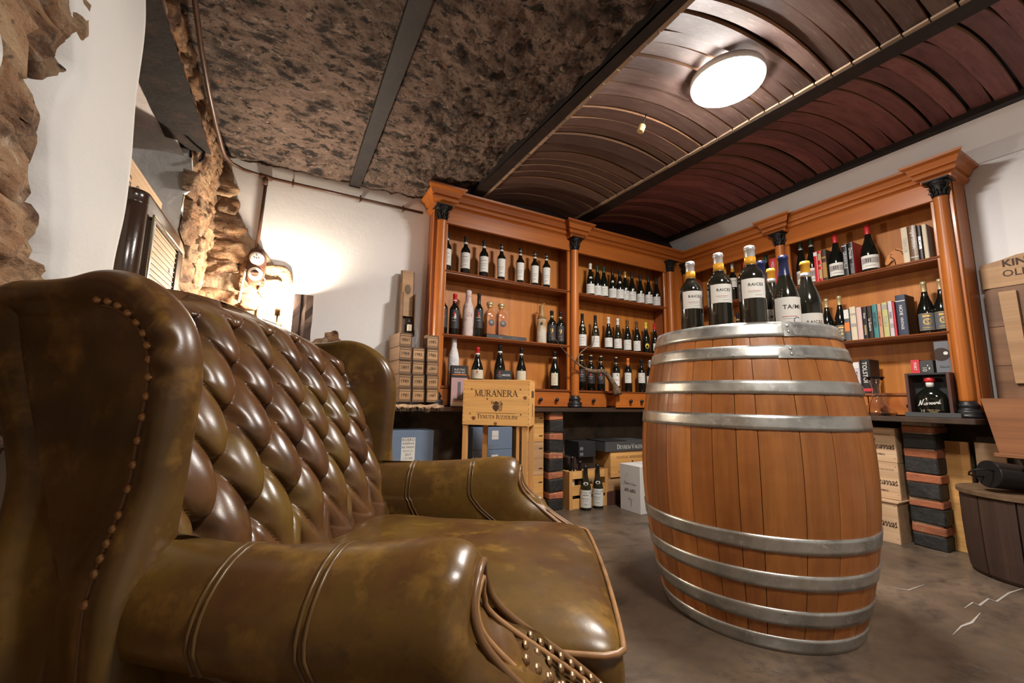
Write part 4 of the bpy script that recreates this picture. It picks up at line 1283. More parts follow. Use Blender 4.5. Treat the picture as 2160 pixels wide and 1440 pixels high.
def wrapped(label, loc, h, r, mat, top=None):
    t = thing('wrapped_bottle', label, 'bottle', loc)
    mb = MB(); sd = random.random() * 50
    prof = [(.75, 0), (1, .0), (1.03, .02), (1.02, .3), (1.0, .55), (.86, .66), (.66, .74), (.52, .80), (.5, .93), (.56, .97), (.30, 1.0)]
    rings = []
    for a, b in prof:
        rings.append([Vector((math.cos(2 * PI * i / 28) * r * a * (1 + .07 * mnoise.noise(Vector((math.cos(2 * PI * i / 28) * 2.2, math.sin(2 * PI * i / 28) * 2.2, b * 7 + sd)))), math.sin(2 * PI * i / 28) * r * a * (1 + .07 * mnoise.noise(Vector((math.cos(2 * PI * i / 28) * 2.2 + 9, math.sin(2 * PI * i / 28) * 2.2, b * 7 + sd)))), b * h + (.006 * math.sin(i * 2.3) if b > .96 else 0))) for i in range(28)])
    k = 5 if top else len(rings)
    mb.rings(rings[:k + 1] if top else rings); mb.build('paper_wrap', M[mat], t)
    if top:
        mb = MB(); mb.rings(rings[k:]); mb.tube([(0, 0, h * .98), (.012, 0, h * 1.04), (.03, .0, h * 1.06), (.036, 0, h * 1.03)], .004, 6); mb.build('twisted_top', M[top], t)
        a = math.atan2(-loc[1], -loc[0]); mb = MB()
        P = [(.008, -.012), (.011, .0), (.006, .013), (-.006, .013), (-.011, 0), (-.008, -.012)]
        mb.add([((r * 1.05) * math.cos(a + p / r), (r * 1.05) * math.sin(a + p / r), h * .5 + q) for p, q in P], [list(range(6))]); mb.build('dark_seal', M['ink'], t, fix=False)
        mb = MB(); mb.lathe([(r * .93, h * .635), (r * .96, h * .645), (r * .93, h * .655)], 24, cap=False); mb.build('string', M['vine'], t)
    return t


x, h = on_back(989, 613, SB2, 2.985); wrapped('bottle wrapped in pale marbled paper on the middle left shelf', (x, 2.985, SB2), h, .043, 'marble')
x, h = on_back(1011, 619, SB2, 2.96)
bottle('slim black bottle with black label beside the amber decanter bottles', (x, 2.96, SB2), 'bordeaux', h, .036, 'glass_k', 'black', .76, None, ('char_label', .20, .62, 1.2, 'dark'), extra=(('orange', .165, .006, .009, .1),))
for i, u in enumerate((1034, 1058)):
    x, _ = on_back(u, 640, SB2, 2.98)
    t = thing('spirit_decanter', ('amber spirit bottle with brass stopper in clear wrap, left of the pair', 'amber spirit bottle with brass stopper in clear wrap, right of the pair')[i], 'bottle', (x, 2.985, SB2 + .034), 0, 'amber decanter bottles')
    mb = MB()
    sq = lambda s, z, e=.22: [Vector((math.copysign(abs(math.cos(a)) ** e, math.cos(a)) * s, math.copysign(abs(math.sin(a)) ** e, math.sin(a)) * s, z)) for a in [2 * PI * k / 24 for k in range(24)]]
    mb.rings([sq(.036, 0), sq(.04, .006), sq(.04, .16), sq(.036, .18, .4), sq(.024, .198, .7), sq(.016, .205, 1), sq(.016, .235, 1)]); mb.build('glass_body', M['whisky'], t)
    mb = MB(); mb.lathe([(.017, .222), (.022, .226), (.022, .232), (.018, .236), (.027, .242), (.029, .252), (.027, .265), (.012, .27)], 20); mb.build('stopper', M['goldpale'], t)
    T = Matrix.Rotation(PI / 2, 4, 'X')
    mb = MB(); mb.lathe([(.013, .0), (.013, .002), (.0005, .0025)], 20, cap=False, T=Matrix.Translation((0, -.0405, .147)) @ T); mb.build('round_seal', M['orange'], t)
    mb = MB(); mb.lathe([(.009, .0), (.009, .0032), (.0005, .0035)], 20, cap=False, T=Matrix.Translation((0, -.0405, .147)) @ T); mb.build('seal_centre', M['whitecap'], t)
    mb = MB(); mb.lathe([(.027, 0), (.027, .002), (.0005, .0025)], 24, cap=False, T=Matrix.Translation((0, -.0405, .095)) @ T); lo = mb.build('round_label', M['grey_label'], t)
    mb = MB(); put_flat(mb, font_geo('ROYAL' if 0 else 'IIIIII'), 0, .095, .009, -.0435); mb.build('label_print', M['goldpale'], lo, fix=False)
    mb = MB(); mb.box(-.0445, .0445, -.0445, .0445, .001, .206); mb.build('clear_wrap', M['cello'], t)
p0, p1 = at_y(1026, 705, 2.945), at_y(1110, 720, 2.945)
sb = thing('gift_box', 'flat charcoal gift box lying under the amber decanters', 'box', ((p0.x + p1.x) / 2, 2.985, SB2))
mb = MB(); mb.box(-(p1.x - p0.x) / 2, (p1.x - p0.x) / 2, -.045, .06, 0, .033, c=.002); mb.build('carton', M['charcoal_box'], sb)
mb = MB(); put_flat(mb, cursive_geo('runcit'), -.06, .016, .013, -.0455); put_flat(mb, cursive_geo('dur nazer pure'), .07, .017, .012, -.0455, wmax=.11); mb.build('box_print', M['ink_soft'], sb, fix=False)
x, h = on_back(1142.7, 644, SB2, 2.985); wrapped('bottle in stained brown parchment tied with string on the middle left shelf', (x, 2.985, SB2), h, .041, 'parch', 'parch_top')
for i, (u, v) in enumerate(((1164, 645), (1182, 649))):
    x, h = on_back(u, v, SB2, 2.975)
    bottle(('black bottle with a golden nine on its label, left of two', 'black bottle with a golden nine on its label, right of two')[i], (x, 2.975 - .0 * i, SB2), 'bordeaux', .30, .040, 'glass_k', 'black', .78, (('goldpale', .80, .84),), ('char_label', .10, .56, 1.0, (('9', 0, .12, .34, 3, 'cur0'),)), group='bottles with a golden nine')
# --- left bay, on the worktop and drawer top
x = at_y(957, 760, 2.98).x
wrapped('bottle wrapped in crumpled white tissue behind the black gadget box', (x, 2.985, SB3), at_y(957, 711, 2.98).z - SB3, .042, 'tissue')
p0, p1 = at_y(946, 800, 2.855), at_y(971, 800, 2.855)
gb = thing('gadget_box', 'black and pink carton of an electric wine opener set', 'box', (p1.x - .010, 2.862, CT + .001), -.18)
gw, gh = .062, at_y(958, 771, 2.86).z - CT
mb = MB(); mb.box(-gw, gw, -.035, .026, 0, gh, c=.001); mb.build('carton', M['black_box'], gb)
mb = MB(); mb.box(-gw * .95, gw * .95, -.0362, -.0352, .035, gh * .70); mb.build('pink_picture', M['pink_print'], gb)
mb = MB(); mb.box(-gw * .95, gw * .95, -.0362, -.0352, .004, .034); mb.build('white_strip', M['paper'], gb)
mb = MB(); mb.box(-.012, .010, -.038, -.0365, .055, gh * .6); mb.box(-.04, .05, -.038, -.0365, .045, .058); mb.box(.02, .034, -.038, -.0365, .058, .085); mb.build('opener_picture', M['grey_label'], gb)
mb = MB(); put_flat(mb, font_geo('ELECTRIC'), 0, gh * .90, .013, -.0355, wmax=.085); put_flat(mb, font_geo('WINE SET'), 0, gh * .83, .013, -.0355, wmax=.085); mb.build('box_print', M['paper'], gb, fix=False)
mb = MB(); mb.box(-.05, .05, -.0362, -.0354, gh * .765, gh * .785); mb.build('orange_strip', M['orange'], gb)
for lab_, u, v, cap, L, kk, rr in (('wide dark bottle with red capsule and cream label above the branded crate', 1008, 732, 'red', ('paper_c', .20, .42, 1.2, 'dark'), 'wide', .050),
                             ('wide dark bottle with black capsule behind the small black gift pack', 1055, 727, 'black', ('char_label', .14, .40, 1.2, 'dark'), 'burgundy', .046),
                             ('dark bottle with black capsule and plain cream label right of the black gift pack', 1100, 733, 'black', ('paper_c', .20, .42, 1.1, 'none'), 'wide', .045),
                             ('dark bottle with ornate cream shield label at the right end of the left bay', 1170, 741, 'darkcap', ('paper_c', .10, .42, .62, 'crest'), 'wide', .048)):
    x, h = on_back(u, v, SB3, 2.975)
    bottle(lab_, (x, 2.975, SB3), kk, h, rr, 'glass_k', 'black' if cap == 'darkcap' else cap, .80, (('whitecap', .80, .845),), L, group=None)
p0, p1 = at_y(1057, 790, 2.92), at_y(1078, 790, 2.92)
ws = thing('gift_pack', 'small black gift pack with white lettering leaning before a dark bottle', 'box', ((p0.x + p1.x) / 2, 2.925, SB3), -.15, rot=(-.06, 0, -.15))
gh = at_y(1068, 781, 2.92).z - SB3; gw = (p1.x - p0.x) / 2
mb = MB(); mb.box(-gw, gw, -.006, .008, 0.004, gh, c=.001); mb.build('carton', M['black_box'], ws)
mb = MB(); put_flat(mb, font_geo('WINE STICK', bold=.02), 0, gh * .72, .014, -.0068, wmax=gw * 1.7)
for k in range(6): mb.box(-gw * .8 + k * .016, -gw * .8 + k * .016 + .007, -.0075, -.0066, gh * .1, gh * (.2 + .09 * ((k * 5) % 4)))
mb.build('box_print', M['paper'], ws, fix=False)
# --- right bay of the back unit
for i, (u, v, cap, cz_, med) in enumerate(((1244.9, 554, 'whitecap', .82, 'disc'), (1259.4, 557, 'green_foil', .80, None), (1273.3, 561, 'green_foil', .80, None), (1291.4, 565, 'black', .80, 'sq'), (1306.7, 570, 'black', .80, 'sq'), (1318, 571, 'gold', .80, 'mini'), (1332.4, 574, 'black', .80, 'mini'), (1349.7, 578, 'black', .80, 'mini'), (1367, 581, 'black', .80, 'mini'), (1383.3, 584, 'black', .80, 'mini'))):
    y = 2.985 if i % 2 == 0 else 3.0
    x, h = on_back(u, v, SB1, y)
    h = min(max(h, .29), .32)
    ex = {'disc': (('whitecap', .175, .014, .010, .15),), 'sq': (('whitecap', .185, .012, .013, .1),), 'mini': (('whitecap', .135, .010, -.008, .25),), None: ()}[med]
    desc = {'disc': 'white capsule and round neck label', None: 'green capsule', 'sq': 'white diamond neck tag', 'mini': 'small vintage tag'}[med]
    if cap == 'gold': desc = 'gold capsule'
    bottle('%s bottle from left, top right-bay shelf, %s, white label' % (ordn[i], desc), (x, y, SB1), 'burgundy', h, .0395, 'glass_k', cap, cz_, None, ('paper', .07, .36, 1.25, 'crest' if i > 4 else 'lines'), extra=ex, group='white-labelled bottles on the top shelf of the right bay')
for i, (u, v, cap, L, ex, gl, desc) in enumerate(((1228, 657, 'black', ('paper', .04, .37, 1.25, 'lines'), (('whitecap', .20, .013, .010, .2),), 'glass_g', 'large white label and oval neck label'),
                                            (1255.5, 661, 'black', ('paper', .04, .37, 1.25, 'lines'), (('whitecap', .20, .013, .010, .2),), 'glass_g', 'oval neck label, behind the vine twig'),
                                            (1283, 665, 'whitecap', ('paper', .08, .36, 1.1, 'crest'), (), 'glass_k', 'narrow white capsule and white label'),
                                            (1302.5, 667, 'whitecap', ('paper', .07, .36, 1.1, 'crest'), (), 'glass_g', 'thick white capsule and crested label'),
                                            (1322.5, 670, 'darkcap', ('paper', .05, .36, 1.1, 'crest'), (), 'glass_k', 'brown capsule and crested label'),
                                            (1342.5, 672, 'darkcap', ('paper', .05, .36, 1.0, 'crest'), (), 'glass_k', 'brown capsule, right of a similar one'),
                                            (1361.7, 677, 'yellow2', None, (('yellow2', .072, .020, .026, .3),), 'glass_k', 'yellow wax capsule and round yellow label'),
                                            (1380, 679, 'red', ('paper', .10, .34, .4, 'lines'), (), 'glass_k', 'red capsule, beside the barrel rim'))):
    x, h = on_back(u, v, SB2, 2.98)
    bottle('%s bottle on the middle right-bay shelf, %s' % (ordn[i], desc), (x, 2.98, SB2), 'burgundy', min(max(h, .285), .315), .0385, gl, 'piping_dark' if cap == 'darkcap' else cap, .80, None, L, extra=ex, group='bottles on the middle shelf of the right bay')
for i, (u, v, cap, band, L, desc) in enumerate(((1226.7, 743, 'black', (('goldpale', .80, .835), ('goldpale', .96, 1.0)), ('char_label', .24, .58, 1.2, 'dark'), 'gold-banded capsule, dark label, beside the column'),
                                          (1246, 745, 'black', (('goldpale', .80, .835), ('goldpale', .96, 1.0)), ('char_label', .20, .54, 1.2, 'dark'), 'gold-banded capsule, dark label, behind the vine root'),
                                          (1267, 747, 'black', (('goldpale', .80, .835), ('goldpale', .96, 1.0)), ('char_label', .20, .54, 1.2, 'dark'), 'gold-banded capsule, dark label, right of the vine twigs'),
                                          (1299, 751, 'black', (('goldpale', .80, .83), ('goldpale', .965, 1.0)), ('paper', .16, .53, .95, 'redscript'), 'white label with red handwriting'),
                                          (1324, 755, 'orange', None, ('paper', .26, .56, .9, 'lines'), 'bright orange capsule'),
                                          (1352.5, 757, 'black', None, ('paper', .28, .58, .9, 'crest'), 'plain black capsule and square white label'),
                                          (1370, 758, 'silver', None, ('paper', .24, .50, .9, 'lines'), 'pale capsule, half hidden by the barrel'))):
    x, h = on_back(u, v, SB3, 2.985)
    bottle('%s bottle on the lowest right-bay shelf, %s' % (ordn[i], desc), (x, 2.985, SB3), 'bordeaux', min(max(h, .285), .325), .038, 'glass_k', cap, .79, band, L, group='bottles on the lowest shelf of the right bay')

# --- magnums on the barrel
RA = (('RAICES', .08, .18, .15, 1, 'bold'),)
TM = (('TA/MI', .10, .17, .14, 1, 'bold'), ('C', .22, -.28, .22, 4, 'cur0'))
ZB = HEADZ + .0005


def on_barrel(label, u, v, h, kind, r, glass, cap, capz, band, lab, turn=.18, top=None):
    p = at_z(u, v, ZB + h)
    loc = (p.x, p.y, ZB)
    return bottle(label, loc, kind, h, r, glass, cap, capz, band, lab, phi=math.atan2(-p.y, -p.x) + turn, group='bottles standing on the barrel', n=40)


on_barrel('leftmost silver and amber capped bottle on the barrel, labelled in black capitals', 1455, 553, .352, 'bordeaux', .049, 'glass_w', 'silver', .765, (('yellow', .768, .862),), ('paper', .345, .575, .95, RA))
on_barrel('middle silver and amber capped bottle on the barrel, second from the left', 1514, 535, .352, 'bordeaux', .049, 'glass_w', 'silver', .765, (('yellow', .768, .862),), ('paper', .345, .575, .95, RA))
on_barrel('tallest silver and amber capped bottle on the barrel, third from the left', 1580, 520, .352, 'bordeaux', .050, 'glass_w', 'silver', .765, (('yellow', .768, .862),), ('paper', .345, .575, .95, RA))
on_barrel('navy capped bottle hidden behind the tallest bottle on the barrel', 1604, 551, .368, 'burgundy', .048, 'glass_w', 'navy', .735, None, ('paper', .06, .34, 1.0, TM))
on_barrel('amber capped bottle at the back of the barrel between two taller ones', 1625, 567, .368, 'burgundy', .048, 'glass_w', 'yellow', .80, (('silver', .803, .855),), ('paper', .06, .40, 1.0, TM))
on_barrel('navy capped bottle with a cream label and blue sketch on the barrel', 1651, 540, .352, 'burgundy', .052, 'glass_w', 'navy', .735, None, ('paper', .07, .44, 1.1, TM))
on_barrel('rightmost amber capped bottle on the barrel with a low white label', 1697, 552, .352, 'burgundy', .052, 'glass_w', 'yellow', .78, (('silver', .783, .84),), ('paper', .03, .29, 1.05, (('RAICES', .12, .06, .15, 1, 'bold'),)))

# ------------------------------------------------------------------ right unit: books and bottles
RW = -PI / 2


def on_right(u, vtop, z, x):
    p = at_x(u, vtop, x)
    return p.y, p.z - z


def book(label, u0, u1, vtop, z, mat, side=None, x=3.63, depth=.135, spine=(), group=None, round_=True, lean=0.0):
    y0, y1 = at_x(u0, vtop, x).y, at_x(u1, vtop, x).y
    h = at_x((u0 + u1) / 2, vtop, x).z - z
    w = max(.008, y0 - y1 - .0015)
    t = thing('book', label, 'book', (x, (y0 + y1) / 2, z + .0005), RW, group, rot=(0, lean, RW))
    mb = MB(); n = 6
    pr = [(-w / 2, depth), (-w / 2, .004)] + [(-w / 2 * math.cos(PI * k / n), .004 - .004 * math.sin(PI * k / n) if round_ else .002) for k in range(1, n)] + [(w / 2, .004), (w / 2, depth), (w / 2 - .002, depth), (w / 2 - .002, .006), (-w / 2 + .002, .006), (-w / 2 + .002, depth)]
    k = len(pr)
    mb.add([(px, py, 0) for px, py in pr] + [(px, py, h) for px, py in pr], [list(range(k))[::-1], list(range(k, 2 * k))] + [(j, (j + 1) % k, (j + 1) % k + k, j + k) for j in range(k)])
    mb.build('cover', M[mat], t)
    mb = MB(); mb.box(-w / 2 + .002, w / 2 - .002, .0065, depth - .004, .004, h - .004); mb.build('pages', M['paper_c'], t)
    if spine:
        mats = []; pm = MB()
        for s in spine:
            if s[0] == 'band':
                _, zz, hh, mm = s
                if mm not in mats: mats.append(mm)
                pm.box(-w * .47, w * .47, -.0006, .0, zz * h, (zz + hh) * h, mats.index(mm))
            else:
                _, txt, zz, ln, mm = s
                if mm not in mats: mats.append(mm)
                geo = font_geo(txt, bold=.01)
                put_flat(pm, geo, 0, zz * h, min(w * .6, ln * h / geo[2]), -.0008, mats.index(mm), rot=-PI / 2)
        pm.build('spine_print', [M[q] for q in mats], t, fix=False)
    if side:
        mb = MB(); mb.box(w / 2, w / 2 + .0008, .006, depth - .006, .006, h - .006)
        s = mb.build('cover_picture', M[side], t)
    return t


def rbottle(label, u, v, z, kind, r, x=3.70, **kw):
    y, h = on_right(u, v, z, x)
    return bottle(label, (x, y, z), kind, h, r, **kw)


# right unit, right bay, top shelf
for i, (u, v) in enumerate(((1687, 509), (1709, 501))):
    rbottle(('green-capped bottle at the left end of the top right shelf', 'green-capped bottle beside the thin red book on the top right shelf')[i], u, v, SB1, 'burgundy', .040, glass='glass_k', cap='green_foil', lab=('paper', .06, .34, 1.2, 'scene'), band=(('silver', .80, .83),), group='green-capped bottles on the right wall')
for i, (u, v) in enumerate(((1760, 494), (1827.7, 475))):
    rbottle(('red-capped wide bottle with pictured label between books on the top right shelf', 'tall red-capped wide bottle with pictured label beside the horse head')[i], u, v, SB1, 'wide', .054, x=3.69, glass='glass_k', cap='red', lab=('paper', .07, .34, 1.1, 'scene'), group='red-capped wide bottles on the right wall')
book('thin red book with white top beside a green-capped bottle', 1714.5, 1723, 531, SB1, 'red', spine=(('band', .86, .12, 'paper'),))
book('narrow red and gold book, second of the thin ones', 1723.5, 1731, 530, SB1, 'red', spine=(('band', .1, .3, 'goldpale'), ('band', .5, .06, 'goldpale'), ('band', .7, .22, 'goldpale')))
book('dark brown book with gold spine left of a red-capped bottle', 1731.5, 1741, 527, SB1, 'darkcover' if 0 else 'oak_dark', spine=(('band', .1, .5, 'gold'), ('band', .72, .06, 'gold')), depth=.15)
book('black glossy book with silver lettering right of a red-capped bottle', 1774, 1785, 515, SB1, 'black', spine=(('text', 'GRANVILLE', .5, .7, 'silver'), ('band', .93, .03, 'silver')))
book('black and red thick book with white title on its spine', 1786, 1797.5, 511, SB1, 'black', side='red', spine=(('text', 'Dracula', .66, .5, 'paper'), ('text', 'STOKER', .2, .3, 'ink_soft')), depth=.16)
book('cream book right of the wooden horse head', 1898, 1912, 480, SB1, 'paper_c', spine=(('text', 'TERROIR', .5, .5, 'ink_soft'),))
book('thick maroon book with white angular title', 1912.5, 1931, 476, SB1, 'maroon' if 0 else 'piping_dark', spine=(('text', 'AJAPORXA', .62, .55, 'paper'), ('band', .12, .02, 'paper')))
book('black and pale striped book right of the maroon one', 1931.5, 1941, 476, SB1, 'black', spine=(('text', 'DECANTER', .5, .7, 'silver'),))
book('white book with a red cherry at the right end of the top shelf', 1942, 1952, 473, SB1, 'paper_c', side='paper', depth=.17)
p = at_x(1975, 527, 3.66)
ch = None
# horse head carving
hy, hz_ = at_x(1886, 500, 3.72).y, SB1
hh = thing('horse_head_carving', 'small carved wooden horse head on the top right shelf', 'ornament', (3.72, hy, hz_), RW)
out = [(-.045, 0), (.055, 0), (.058, .04), (.062, .09), (.05, .125), (.02, .148), (.008, .16), (.0, .146), (-.02, .138), (-.045, .115), (-.062, .075), (-.068, .05), (-.058, .038), (-.044, .044), (-.030, .062), (-.014, .066), (-.022, .04), (-.04, .02)]
mb = MB()
mb.prism(out, -.006, .022); mb.build('carved_head', M['backpanel'], hh, bevel=.003)
mb = MB(); mb.tube([(-.03, -.009, .095), (-.01, -.009, .07), (-.005, -.009, .03)], .003, 6); mb.box(-.03, -.022, -.009, -.005, .108, .114); mb.tube([(.0, -.009, .14), (.03, -.009, .12), (.045, -.009, .08), (.045, -.009, .02)], .0025, 6); mb.build('carved_line', M['oak_dark'], hh)
mb = MB(); mb.box(-.05, .065, -.012, .03, -.0, .006, c=.001); mb.build('carving_base', M['honey_x'], hh)
# middle shelf, right bay
for i, (u, v) in enumerate(((1742, 630), (1769, 624))):
    rbottle(('gold-capped bottle with slate label nearest the barrel on the right wall', 'gold-capped bottle with slate label at the left end of the book row')[i], u, v, SB2, 'burgundy', .041, glass='glass_k', cap='goldpale', lab=('grey_label', .05, .36, 1.1, 'fouger'), group='gold-capped bottles on the middle right shelf')
bs = [(1778, 1789.5, 652, 'grey_label', None, (('band', .70, .28, 'paper'), ('band', .30, .28, 'orange')), 'slate book with a white top band, first of the lower row'),
      (1790, 1803, 647, 'paper_c', None, (('band', .75, .05, 'ink_soft'), ('band', .4, .1, 'ink_soft')), 'cream book with a faded spine picture, second of the lower row'),
      (1804, 1815.5, 648, 'pinkb', None, (), 'plain pale pink book in the lower row'),
      (1816, 1826, 647, 'black', None, (('text', 'Grape', .72, .4, 'paper'), ('text', 'MAKING', .28, .3, 'goldpale')), 'black book with cream lettering in the lower row'),
      (1826.5, 1836.5, 645, 'oak_dark', None, (('text', 'La Guerre', .42, .6, 'silver'),), 'dark maroon book beside the teal one'),
      (1837, 1848, 642, 'tealb', None, (('text', 'VINEYARD', .55, .5, 'ink'),), 'teal book in the lower row'),
      (1848.5, 1857, 641, 'tanb', None, (('text', 'CHAMPAGNE', .55, .6, 'ink_red'),), 'tan book with red lettering right of the teal one'),
      (1857.5, 1870, 638, 'limeb', None, (('band', .80, .14, 'ink_soft'), ('text', 'FLORA', .45, .4, 'ink_soft')), 'yellow green flowery book in the lower row'),
      (1870.5, 1880, 635, 'lilacb', None, (('band', .25, .12, 'ink_soft'), ('text', 'PARIS', .6, .3, 'ink')), 'pale lilac book in the lower row'),
      (1880.5, 1885.5, 637, 'red_box', None, (), 'very thin rose red book beside the thick navy one'),
      (1886, 1908, 622, 'navy_book', 'oak_dark', (('text', 'NICHE', .62, .25, 'paper'), ('band', .84, .02, 'silver'), ('text', 'VINTAGE', .3, .3, 'silver')), 'thick navy book with silver lettering left of a big bottle')]
for nm, c in (('pinkb', (.60, .42, .38)), ('tealb', (.05, .20, .20)), ('tanb', (.50, .28, .17)), ('limeb', (.45, .43, .17)), ('lilacb', (.52, .46, .50)), ('navy_book', (.030, .042, .07))):
    M[nm] = mk('book_cloth_' + nm, c, .55)
for (u0, u1, v, mt, sd, sp, lb) in bs:
    book(lb, u0, u1, v, SB2, mt, sd, spine=sp, group='books on the middle right shelf', depth=.15 if sd else .125)
for i, (u, v) in enumerate(((1946.5, 594), (1981, 588))):
    rbottle(('large gold-capped bottle with slate label right of the thick navy book', 'large gold-capped bottle with slate label beside the right-hand column')[i], u, v, SB2, 'wide', .047, x=3.685, glass='glass_k', cap='goldpale', lab=('grey_label', .06, .38, 1.05, 'fouger'), group='large gold-capped bottles')
# third row
book('pale grey book with a white top beside the painter biography', 1793, 1811.5, 764, SB3, 'lilacb', spine=(('band', .80, .19, 'paper'), ('text', 'TOLSTOI', .40, .6, 'ink')), x=3.60)
book('dark biography of a Russian writer with a portrait on its cover', 1812, 1832.5, 758, SB3, 'black', side='oak_dark', spine=(('text', 'TOLSTOI', .62, .62, 'paper'), ('band', .05, .09, 'red_box')), x=3.60, depth=.15)
# left bay behind the barrel bottles
rbottle('small bottle with silver and amber cap and white label behind the barrel bottles', 1544, 556, SB1, 'bordeaux', .037, x=3.68, glass='glass_k', cap='silver', capz=.77, band=(('yellow', .775, .86),), lab=('paper', .36, .60, 1.0, (('RAICES', .1, .18, .115, 1, 'bold'),)), phi=None)
rbottle('amber-capped bottle behind the second barrel bottle on the right wall', 1528, 563, SB1, 'burgundy', .039, x=3.70, glass='glass_k', cap='yellow', lab=('paper', .1, .4, 1.0, 'lines'))
rbottle('red-capped bottle behind the tallest barrel bottle on the right wall', 1569.5, 550, SB1, 'burgundy', .039, x=3.68, glass='glass_k', cap='red', lab=('paper', .1, .4, 1.0, 'lines'))
rbottle('green-topped dark bottle left of the red book on the right wall', 1615, 538, SB1, 'burgundy', .039, x=3.70, glass='glass_k', cap='green_foil', lab=None)
book('red book with white title behind the barrel bottles', 1621, 1637, 545, SB1, 'red_box', spine=(('text', 'VIDURR', .72, .4, 'paper'),), x=3.64, side='red_box')
rbottle('dark bottle on the lower shelf seen between two barrel bottles', 1555.5, 660, SB2, 'bordeaux', .037, x=3.68, glass='glass_k', cap='black', band=(('goldpale', .80, .84),), lab=('paper', .2, .5, 1.0, 'lines'))

# decanter
p = at_x(1852, 860, 3.49)
dc = thing('decanter', 'clear glass ship decanter with a flared lip on the right worktop', 'decanter', (3.492, p.y, CT + .0005))
DH = at_x(1855, 795, 3.49).z - CT
mb = MB(); pr = [(.02, .002), (.080, .003), (.094, .012), (.092, .024), (.072, .045), (.045, .07), (.028, .10), (.023, .14), (.024, .18), (.034, .215), (.052, .24)]
k = DH / .24
mb.lathe([(r, z * k) for r, z in pr] + [(r - .0022, z * k + .001) for r, z in reversed(pr)], 40, cap=False); mb.build('glass_body', M['glass_clear'], dc)
# boxed port bottle and cartons
gx = 3.492
pA, pB = at_x(1916, 835, gx), at_x(2004, 835, gx)
gy0, gy1 = pB.y, pA.y
gz = at_x(1960, 786, gx).z - CT
gt = thing('bottle_gift_box', 'open dark wooden box framing a squat black port bottle', 'box', (gx, (gy0 + gy1) / 2, CT + .0005), RW)
w = (gy1 - gy0) / 2
mb = MB(); mb.box(-w, w, .085, .095, 0, gz); mb.build('back_board', M['black_box'], gt)
for s in (-1, 1):
    mb = MB(); mb.box(s * w - .008, s * w + .008, 0, .085, 0, gz, c=.001); mb.build('side_board', M['darkframe'], gt)
for z in (.004, gz - .008):
    mb = MB(); mb.box(-w + .009, w - .009, 0, .085, z - .004, z + .008); mb.build('end_board', M['black_box'], gt)
mb = MB(); mb.box(-w - .01, w + .05, -.05, -.010, 0, .028, c=.002); lid = mb.build('sliding_lid', M['charcoal_box'], gt)
pb = thing('port_bottle', 'squat black port bottle with a red wax top and white handwriting in the box', 'bottle', (gx + .042, (gy0 + gy1) / 2, CT + .013), RW)
s = (gz - .035) / .2
mb = MB(); mb.lathe([(.04 * s, 0), (.058 * s, .004 * s), (.062 * s, .02 * s), (.062 * s, .085 * s), (.058 * s, .105 * s), (.042 * s, .125 * s), (.022 * s, .14 * s), (.015 * s, .15 * s), (.0145 * s, .17 * s)], 32)
mb.v = [Vector((p.x, p.y * .62, p.z)) for p in mb.v]; mb.build('glass_body', M['glass_k'], pb)
mb = MB(); mb.lathe([(.0155 * s, .145 * s), (.016 * s, .175 * s)], 18); mb.build('neck_band', M['paper'], pb)
mb = MB(); mb.lathe([(.017 * s, .17 * s), (.021 * s, .175 * s), (.021 * s, .19 * s), (.016 * s, .196 * s), (.001, .197 * s)], 18); mb.build('stopper', M['red'], pb)
mb = MB(); put_flat(mb, cursive_geo('Niepoort', .095), 0, .064 * s, .040 * s, -.0405 * s, 0, rot=.12); put_flat(mb, font_geo('10'), -.026 * s, .022 * s, .013 * s, -.0405 * s, 1); put_flat(mb, font_geo('YEARS OLD'), .014 * s, .026 * s, .0065 * s, -.0405 * s, 1); put_flat(mb, font_geo('TAWNY'), .014 * s, .017 * s, .0065 * s, -.0405 * s, 1)
mb.build('bottle_print', [M['paper'], M['goldpale']], pb, fix=False)


def rbox(label, u0, u1, vt, x, dep, mat, zb=SB3, prints=(), name='carton'):
    y0, y1 = at_x(u0, vt, x).y, at_x(u1, vt, x).y
    h = at_x((u0 + u1) / 2, vt, x).z - zb; w = (y0 - y1) / 2
    t = thing(name, label, 'box', (x, (y0 + y1) / 2, zb + .0005), RW)
    mb = MB(); mb.box(-w, w, 0, dep, 0, h, c=.001); mb.build('carton_body', M[mat], t)
    return t, w, h


t, w, h = rbox('small red carton above the port box', 1920, 1938, 759, 3.66, .06, 'red_box', name='red_carton')
mb = MB(); put_flat(mb, font_geo('PORT', bold=.02), 0, h * .8, w * .7, -.0008, rot=-PI / 2, wmax=h * .3); mb.build('box_print', M['paper'], t, fix=False)
t, w, h = rbox('charcoal carton with a white ten above the port box', 1939, 1967, 760, 3.665, .06, 'charcoal_box', name='charcoal_carton')
mb = MB(); put_flat(mb, font_geo('10'), -w * .3, h * .72, .022, -.0008, rot=-PI / 2); mb.box(w * .3, w * .5, -.001, -.0004, h * .72, h * .78); mb.box(w * .1, w * .25, -.001, -.0004, h * .82, h * .86); mb.build('box_print', M['paper'], t, fix=False)
t, w, h = rbox('tall slate grey carton with a round dark window by the right column', 1968, 2003, 719, 3.655, .08, 'grey_box', name='grey_carton')
mb = MB()
P = [(.042 * math.cos(2 * PI * i / 28) - w * .2, h * .74 + .042 * math.sin(2 * PI * i / 28)) for i in range(28)]
P = [(max(-w, min(w, x)), z) for x, z in P]
mb.add([(x, -.0008, z) for x, z in P], [list(range(28))]); mb.build('round_window', M['moonpaper'], t, fix=False)
mb = MB(); mb.add([(.011 * math.cos(2 * PI * i / 14) + w * .35, -.0012, h * .76 + .011 * math.sin(2 * PI * i / 14)) for i in range(14)], [list(range(14))]); mb.build('white_seal', M['paper'], t, fix=False)
